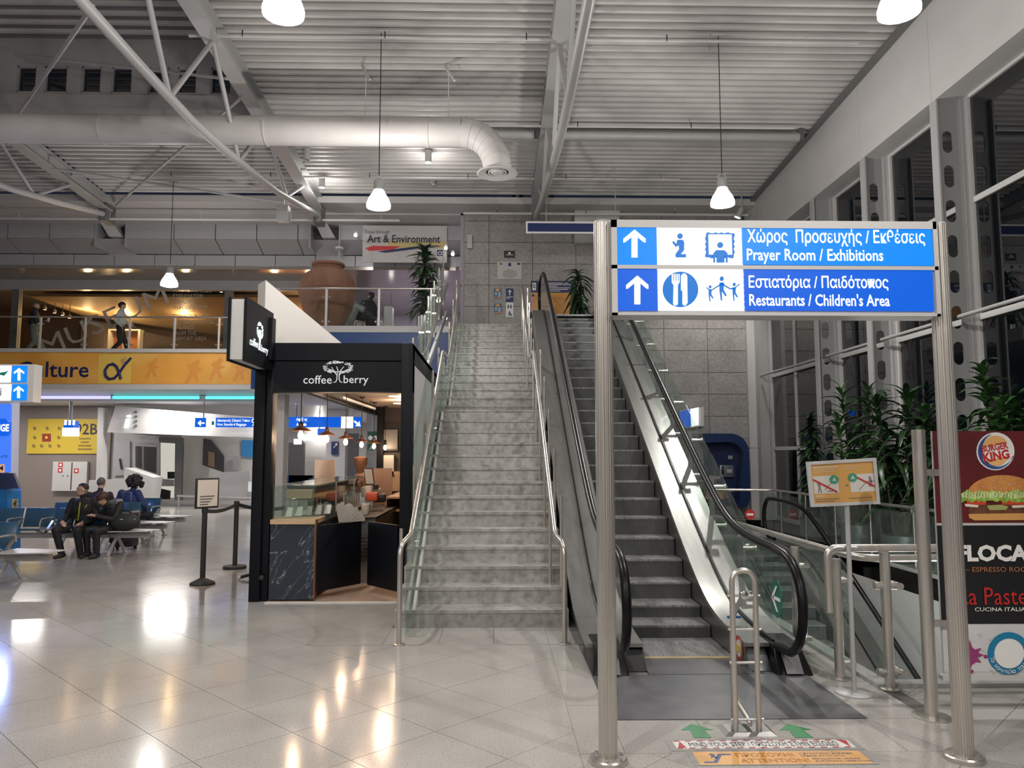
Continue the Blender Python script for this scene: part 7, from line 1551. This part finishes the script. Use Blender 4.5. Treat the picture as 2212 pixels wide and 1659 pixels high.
# ================================================================ FLOOR STICKERS
def fsticker(name, lab, pts, mt, cat='sticker', z=.0012):
    t = thing(name, lab, cat, (0, 0, 0)); m = MB().prism(pts, (0, 0, z), (1, 0, 0), (0, 1, 0), (0, 0, .001)).build('sheet', mt, t); return t
def fp(x, y): p = fl(x, y); return (p.x, p.y)
M_dust = mat('worn_border', (.27, .26, .25), .5); M_sw = mat('sticker_white', (.66, .65, .63), .4); M_sr = mat('sticker_red', (.40, .03, .04), .4); M_sg = mat('sticker_green', (.045, .23, .09), .4); M_so = mat('sticker_orange', (.66, .36, .12), .4)
a, b = fl(1450, 1600), fl(1836, 1615); sx0, sx1, sy0, sy1 = 1.05, 2.10, fl(1640, 1617).y, fl(1640, 1600).y
t = fsticker('floor_sticker', 'long red and white striped step warning strip on the floor', [(sx0 - .04, sy0 - .03), (sx1 + .04, sy0 - .03), (sx1 + .04, sy1 + .03), (sx0 - .04, sy1 + .03)], M_dust)
MB().box(sx0, sx1, sy0, sy1, .0022, .003).build('white_strip', M_sw, t)
n = 15
for k in range(n):
    x = sx0 + (sx1 - sx0) * k / n; w_ = (sx1 - sx0) / n * .5
    for (y0, y1) in ((sy0, sy0 + .014), (sy1 - .014, sy1)): MB().hexa([(x, y0, .003), (x + w_, y0, .003), (x + w_ + .01, y1, .003), (x + .01, y1, .003), (x, y0, .0036), (x + w_, y0, .0036), (x + w_ + .01, y1, .0036), (x + .01, y1, .0036)]).build('red_block', M_sr, t)
for s_, x in ((1, sx0 + .01), (-1, sx1 - .01)): MB().prism([(x, sy0 + .01), (x + s_ * .05, sy0 + .01), (x + s_ * .03, sy1 - .01)] if s_ > 0 else [(x, sy1 - .01), (x - .05, sy1 - .01), (x - .02, sy0 + .01)], (0, 0, .003), (1, 0, 0), (0, 1, 0), (0, 0, .0008)).build('red_triangle', M_sr, t)
text('MIND YOUR STEP / ΠΡΟΣΟΧΗ ΣΤΗΝ ΕΙΣΟΔΟ', M_dark, (sx0 + .085, sy0 + .026, .0038), (1, 0, 0), (0, 1, 0), sx1 - sx0 - .17, sy1 - sy0 - .052, t, depth=.0004)
oy0, oy1 = fl(1660, 1652).y, fl(1660, 1624).y; ox0, ox1 = fl(1494, 1624).x, fl(1856, 1624).x
t = fsticker('floor_sticker', 'orange attention sticker with escalator picture on the floor', [(ox0 - .035, oy0 - .01), (ox1 + .03, oy0 - .01), (ox1 + .03, oy1 + .015), (ox0 - .035, oy1 + .015)], M_dust)
MB().box(ox0, ox1, oy0, oy1, .0022, .003).build('orange_sheet', M_so, t); M_sb = mat('sticker_blue', (.03, .08, .22), .4); M_st = mat('sticker_rust', (.45, .16, .03), .4); Ly = oy1 - oy0
text('ΠΡΟΣΟΧΗ!', M_st, (ox0 + .235, oy0 + Ly * .56, .0032), (1, 0, 0), (0, 1, 0), .33, Ly * .30, t, depth=.0008, bold=.02); text('ATTENTION!', M_st, (ox0 + .235, oy0 + Ly * .13, .0032), (1, 0, 0), (0, 1, 0), .39, Ly * .30, t, depth=.0008, bold=.02)
for s, yy_, w_ in (('Η ΚΥΛΙΟΜΕΝΗ ΚΛΙΜΑΚΑ', .74, .31), ('ΞΕΚΙΝΑ ΑΥΤΟΜΑΤΑ', .56, .25), ('ESCALATOR UNDER', .32, .27), ('AUTOMATIC OPERATION', .14, .32)): text(s, M_sb, (ox0 + .65 if yy_ < .5 else ox0 + .60, oy0 + Ly * yy_, .0032), (1, 0, 0), (0, 1, 0), w_, Ly * .11, t, depth=.0008)
fpb = lambda u, v: (ox0 + u, oy0 + Ly * v)
MB().prism([fpb(.03, .12), fpb(.10, .12), fpb(.155, .72), fpb(.21, .72), fpb(.21, .82), fpb(.14, .82), fpb(.085, .22), fpb(.03, .22)], (0, 0, .0032), (1, 0, 0), (0, 1, 0), (0, 0, .0008)).build('escalator_picture', M_sb, t); MB().prism([fpb(.085, .50), fpb(.095, .70), fpb(.085, .80), fpb(.10, .86), fpb(.115, .80), fpb(.115, .60), fpb(.125, .48), fpb(.11, .48), fpb(.10, .58)], (0, 0, .0032), (1, 0, 0), (0, 1, 0), (0, 0, .0008)).build('figure_picture', M_sb, t)
for cx, lab in ((1508, 'green floor arrow on the kiosk side of the hoop barrier'), (1722, 'green floor arrow on the window side of the hoop barrier')):
    c = fl(cx, 1580); y1 = fl(cx, 1564).y; y0 = fl(cx, 1594).y; ym = y0 + (y1 - y0) * .55
    t = fsticker('floor_arrow', lab, [(c.x - .055, y0), (c.x + .055, y0), (c.x + .045, ym), (c.x + .10, ym), (c.x - .01, y1), (c.x - .10, ym), (c.x - .045, ym)], M_sg, 'floor arrow')
# ================================================================ PHONE BOOTH on the back wall
pb = thing('phone_booth', 'dark blue curved public phone booth on the tiled back wall', 'phone booth', (6.1, YB, 1.3)); M_pb_ = mat('booth_blue', (.012, .035, .12), .35, coat=.3)
a = at(1515, 937, 20.5); b = at(1614, 1095, 20.5); bx, ex, tz, lz = a.x, b.x, a.z, b.z
def arcp(cx, cz, rx, rz, a0, a1, n=10): return [(cx + rx * math.cos(a0 + (a1 - a0) * i / n), cz + rz * math.sin(a0 + (a1 - a0) * i / n)) for i in range(n + 1)]
R_ = .48
out = [(bx, tz)] + arcp(ex - R_, tz - R_, R_, R_, PI / 2, 0) + [(ex, lz + .25)] + arcp(ex - .25, lz + .25, .25, .25, 0, -PI / 2, 5)
inn = [(ex - .30, lz)] + [(ex - .13 - .0, lz + .40)][:0] + arcp(ex - R_ - .05, tz - R_ - .10, R_ - .10, R_ - .12, 0, PI / 2) + [(bx + .02, tz - .24)]
MB().prism(out + inn, (0, YB - .02, 0), (1, 0, 0), (0, 0, 1), (0, -.55, 0)).build('hood', M_pb_, pb)
MB().box(bx + .12, ex - .1, YB - .10, YB - .02, lz + .05, tz - .20).build('back_panel', mat('booth_inner', (.008, .022, .09), .4), pb)
ph = MB().box(ex - .68, ex - .30, YB - .22, YB - .10, at(0, 1032, 20.5).z, at(0, 1005, 20.5).z).build('telephone', mat('phone_silver', (.22, .27, .32), .35, .5), pb, bevel=.02)
MB().box(ex - .50, ex - .36, YB - .235, YB - .22, at(0, 1022, 20.5).z, at(0, 1014, 20.5).z).build('keypad', M_white, ph); MB().box(ex - .64, ex - .58, YB - .26, YB - .22, at(0, 1026, 20.5).z, at(0, 1007, 20.5).z).build('handset', M_black, ph, bevel=.015)
MB().box(bx + .18, ex - .40, YB - .5, YB - .08, lz + .42, lz + .46).build('shelf', M_white, pb)
MB().box(ex - .42, ex - .30, YB - .125, YB - .10, at(0, 992, 20.5).z, at(0, 984, 20.5).z).build('plate', M_steelp, pb)
rs = thing('lit_reflected_sign', 'small lit blue and white sign box on the tiled wall behind the sloping glass balustrade', 'sign', at(1492, 902, 20.6)); ppoly(M_litblue, 'panel_blue', [(1467, 890), (1490, 884), (1492, 920), (1482, 923), (1469, 905)], 20.6, rs, .05); ppoly(M_litwhite, 'panel_white', [(1490, 884), (1508, 880), (1508, 918), (1494, 922)], 20.6, rs, .05); ppoly(M_alum, 'sign_case', [(1466, 887), (1519, 879), (1519, 920), (1475, 926)], 20.7, rs, .08); a = at(1495, 902, 20.7); MB().box(a.x - .1, a.x + .1, 20.69, YB, a.z - .1, a.z + .1).build('wall_bracket', M_steelp, rs)
# ================================================================ PLANTS
M_leaf = mat('dark_leaf', (.020, .055, .018), .35, noise=(6, .35)); M_leaf2 = mat('mid_leaf', (.030, .085, .022), .35, noise=(6, .35)); M_bark = mat('plant_bark', (.12, .09, .06), .8); M_potc = mat('steel_planter', (.34, .36, .38), .35, .6); M_soil = mat('soil', (.02, .014, .01), .9)
def leaf_mesh(L_, W_, droop, mt, n=6):
    vs = []; fs_ = []
    for i in range(n + 1):
        t = i / n; w_ = W_ * math.sin(PI * min(t * .92 + .08, 1)) ** .8 * (1 if t < .98 else .05); x = L_ * t * (1 - droop * .25 * t); z = L_ * (.30 * t - droop * t * t)
        vs += [(x, -w_ / 2, z + w_ * .18), (x, 0, z), (x, w_ / 2, z + w_ * .18)]
    for i in range(n):
        for j in range(2): fs_.append((3 * i + j, 3 * i + j + 1, 3 * i + 4 + j, 3 * i + 3 + j))
    me = bpy.data.meshes.new('leaf'); me.from_pydata(vs, [], fs_); me.materials.append(mt)
    for p in me.polygons: p.use_smooth = True
    return me
def dracaena(name, lab, x, y, z0, h, n, spread, L_, W_, seed, pot=(.24, .42), stems=1, mt=None, bare=.25, droop=.75, cat='plant'):
    rnd = random.Random(seed); t = thing(name, lab, cat, (x, y, z0)); r, ph_ = pot
    pm_ = MB().lathe([(r * .86, 0), (r, .03), (r, ph_), (r * .93, ph_), (r * .93, ph_ - .05)], (x, y, z0), 32, cap=False).build('planter', M_potc, t, smooth=True)
    MB().cyl((x, y, z0 + ph_ - .08), (x, y, z0 + ph_ - .05), r * .93, 24).build('soil', M_soil, t)
    ms = [leaf_mesh(L_ * k, W_, droop * d, mt or M_leaf) for k, d in ((1, 1), (.85, .7), (1.1, 1.25), (.7, .9))]
    for s in range(stems):
        a = 2 * PI * s / max(stems, 1) + seed; bx_, by_ = (r * .45 * math.cos(a), r * .45 * math.sin(a)) if stems > 1 else (0, 0)
        hh = (h - ph_) * (1 - .22 * (s % 3)); tx, ty = bx_ * (2.6 if stems > 1 else 1) + rnd.uniform(-.04, .04), by_ * (2.2 if stems > 1 else 1)
        base = Vector((x + bx_, y + by_, z0 + ph_ - .06)); top = Vector((x + tx, y + ty, z0 + ph_ + hh))
        mid = base.lerp(top, .5) + Vector((rnd.uniform(-.03, .03), 0, 0)); MB().tube([base, mid, top], [.022, .018, .008], 8).build('stem', M_bark, t, smooth=True)
        m = n // stems
        for i in range(m):
            q = bare + (1 - bare) * (i / (m - 1)) ** .9; p = base.lerp(mid, q * 2) if q < .5 else mid.lerp(top, q * 2 - 1)
            lo = bpy.data.objects.new('leaf', ms[rnd.randrange(4)]); COL.objects.link(lo); lo.parent = t
            lo.location = (p.x - x, p.y - y, p.z - z0); lift = (-.95 if q > .93 else -.55 if q > .8 else -.15) * (1 if droop > .3 else .7)
            sc = spread * (1.0 - .25 * q) if q < .93 else spread * .7
            lo.rotation_euler = (rnd.uniform(-.3, .3), lift + rnd.uniform(-.25, .25), i * 2.399 + rnd.uniform(-.3, .3)); lo.scale = (sc, 1, sc)
    return t
p = at(918, 712, 18.4); dracaena('potted_dracaena', 'tall columnar potted plant behind the balcony railing below the pale banner', p.x, 18.4, HU, 2.05, 200, 1.0, .58, .085, 1, pot=(.20, .42), bare=.05)
p = at(1253, 682, 17.7); dracaena('potted_dracaena', 'drooping potted plant at the head of the escalator by the tiled wall', 2.0, 18.6, HU, 1.55, 110, 1.0, .55, .07, 5, pot=(.18, .30), bare=.05, droop=1.1)
dracaena('potted_dracaena', 'slim dark potted plant nearest the white column', 6.55, 16.0, 0, 2.45, 190, .95, .45, .095, 2, pot=(.24, .42), bare=.12)
dracaena('potted_ficus', 'tall wispy potted plant just above the tilted notice', 6.52, 13.9, 0, 2.85, 230, 1.1, .55, .075, 8, pot=(.29, .45), stems=4, mt=M_leaf2, bare=.35, droop=.55)
dracaena('potted_dracaena', 'broad spiky potted plant between the tilted notice and the steel post', 6.52, 12.35, 0, 2.55, 260, 1.25, .65, .10, 11, pot=(.32, .42), stems=4, mt=M_leaf, bare=.30, droop=.7)
dracaena('potted_dracaena', 'leafy potted plant between the spiky plant and the poster panel', 6.52, 10.9, 0, 2.3, 220, 1.15, .58, .10, 21, pot=(.30, .42), stems=3, mt=M_leaf, bare=.30, droop=.8)
dracaena('potted_ficus', 'bushy potted plant rising above the maroon poster', 6.52, 9.5, 0, 2.8, 290, 1.1, .42, .10, 15, pot=(.34, .5), stems=5, mt=M_leaf2, bare=.55, droop=.6)
dracaena('potted_ficus', 'bushy plant cut by the picture edge beyond the maroon poster', 6.52, 8.2, 0, 2.7, 160, 1.0, .42, .10, 17, pot=(.34, .5), stems=4, mt=M_leaf2, bare=.55, droop=.6)
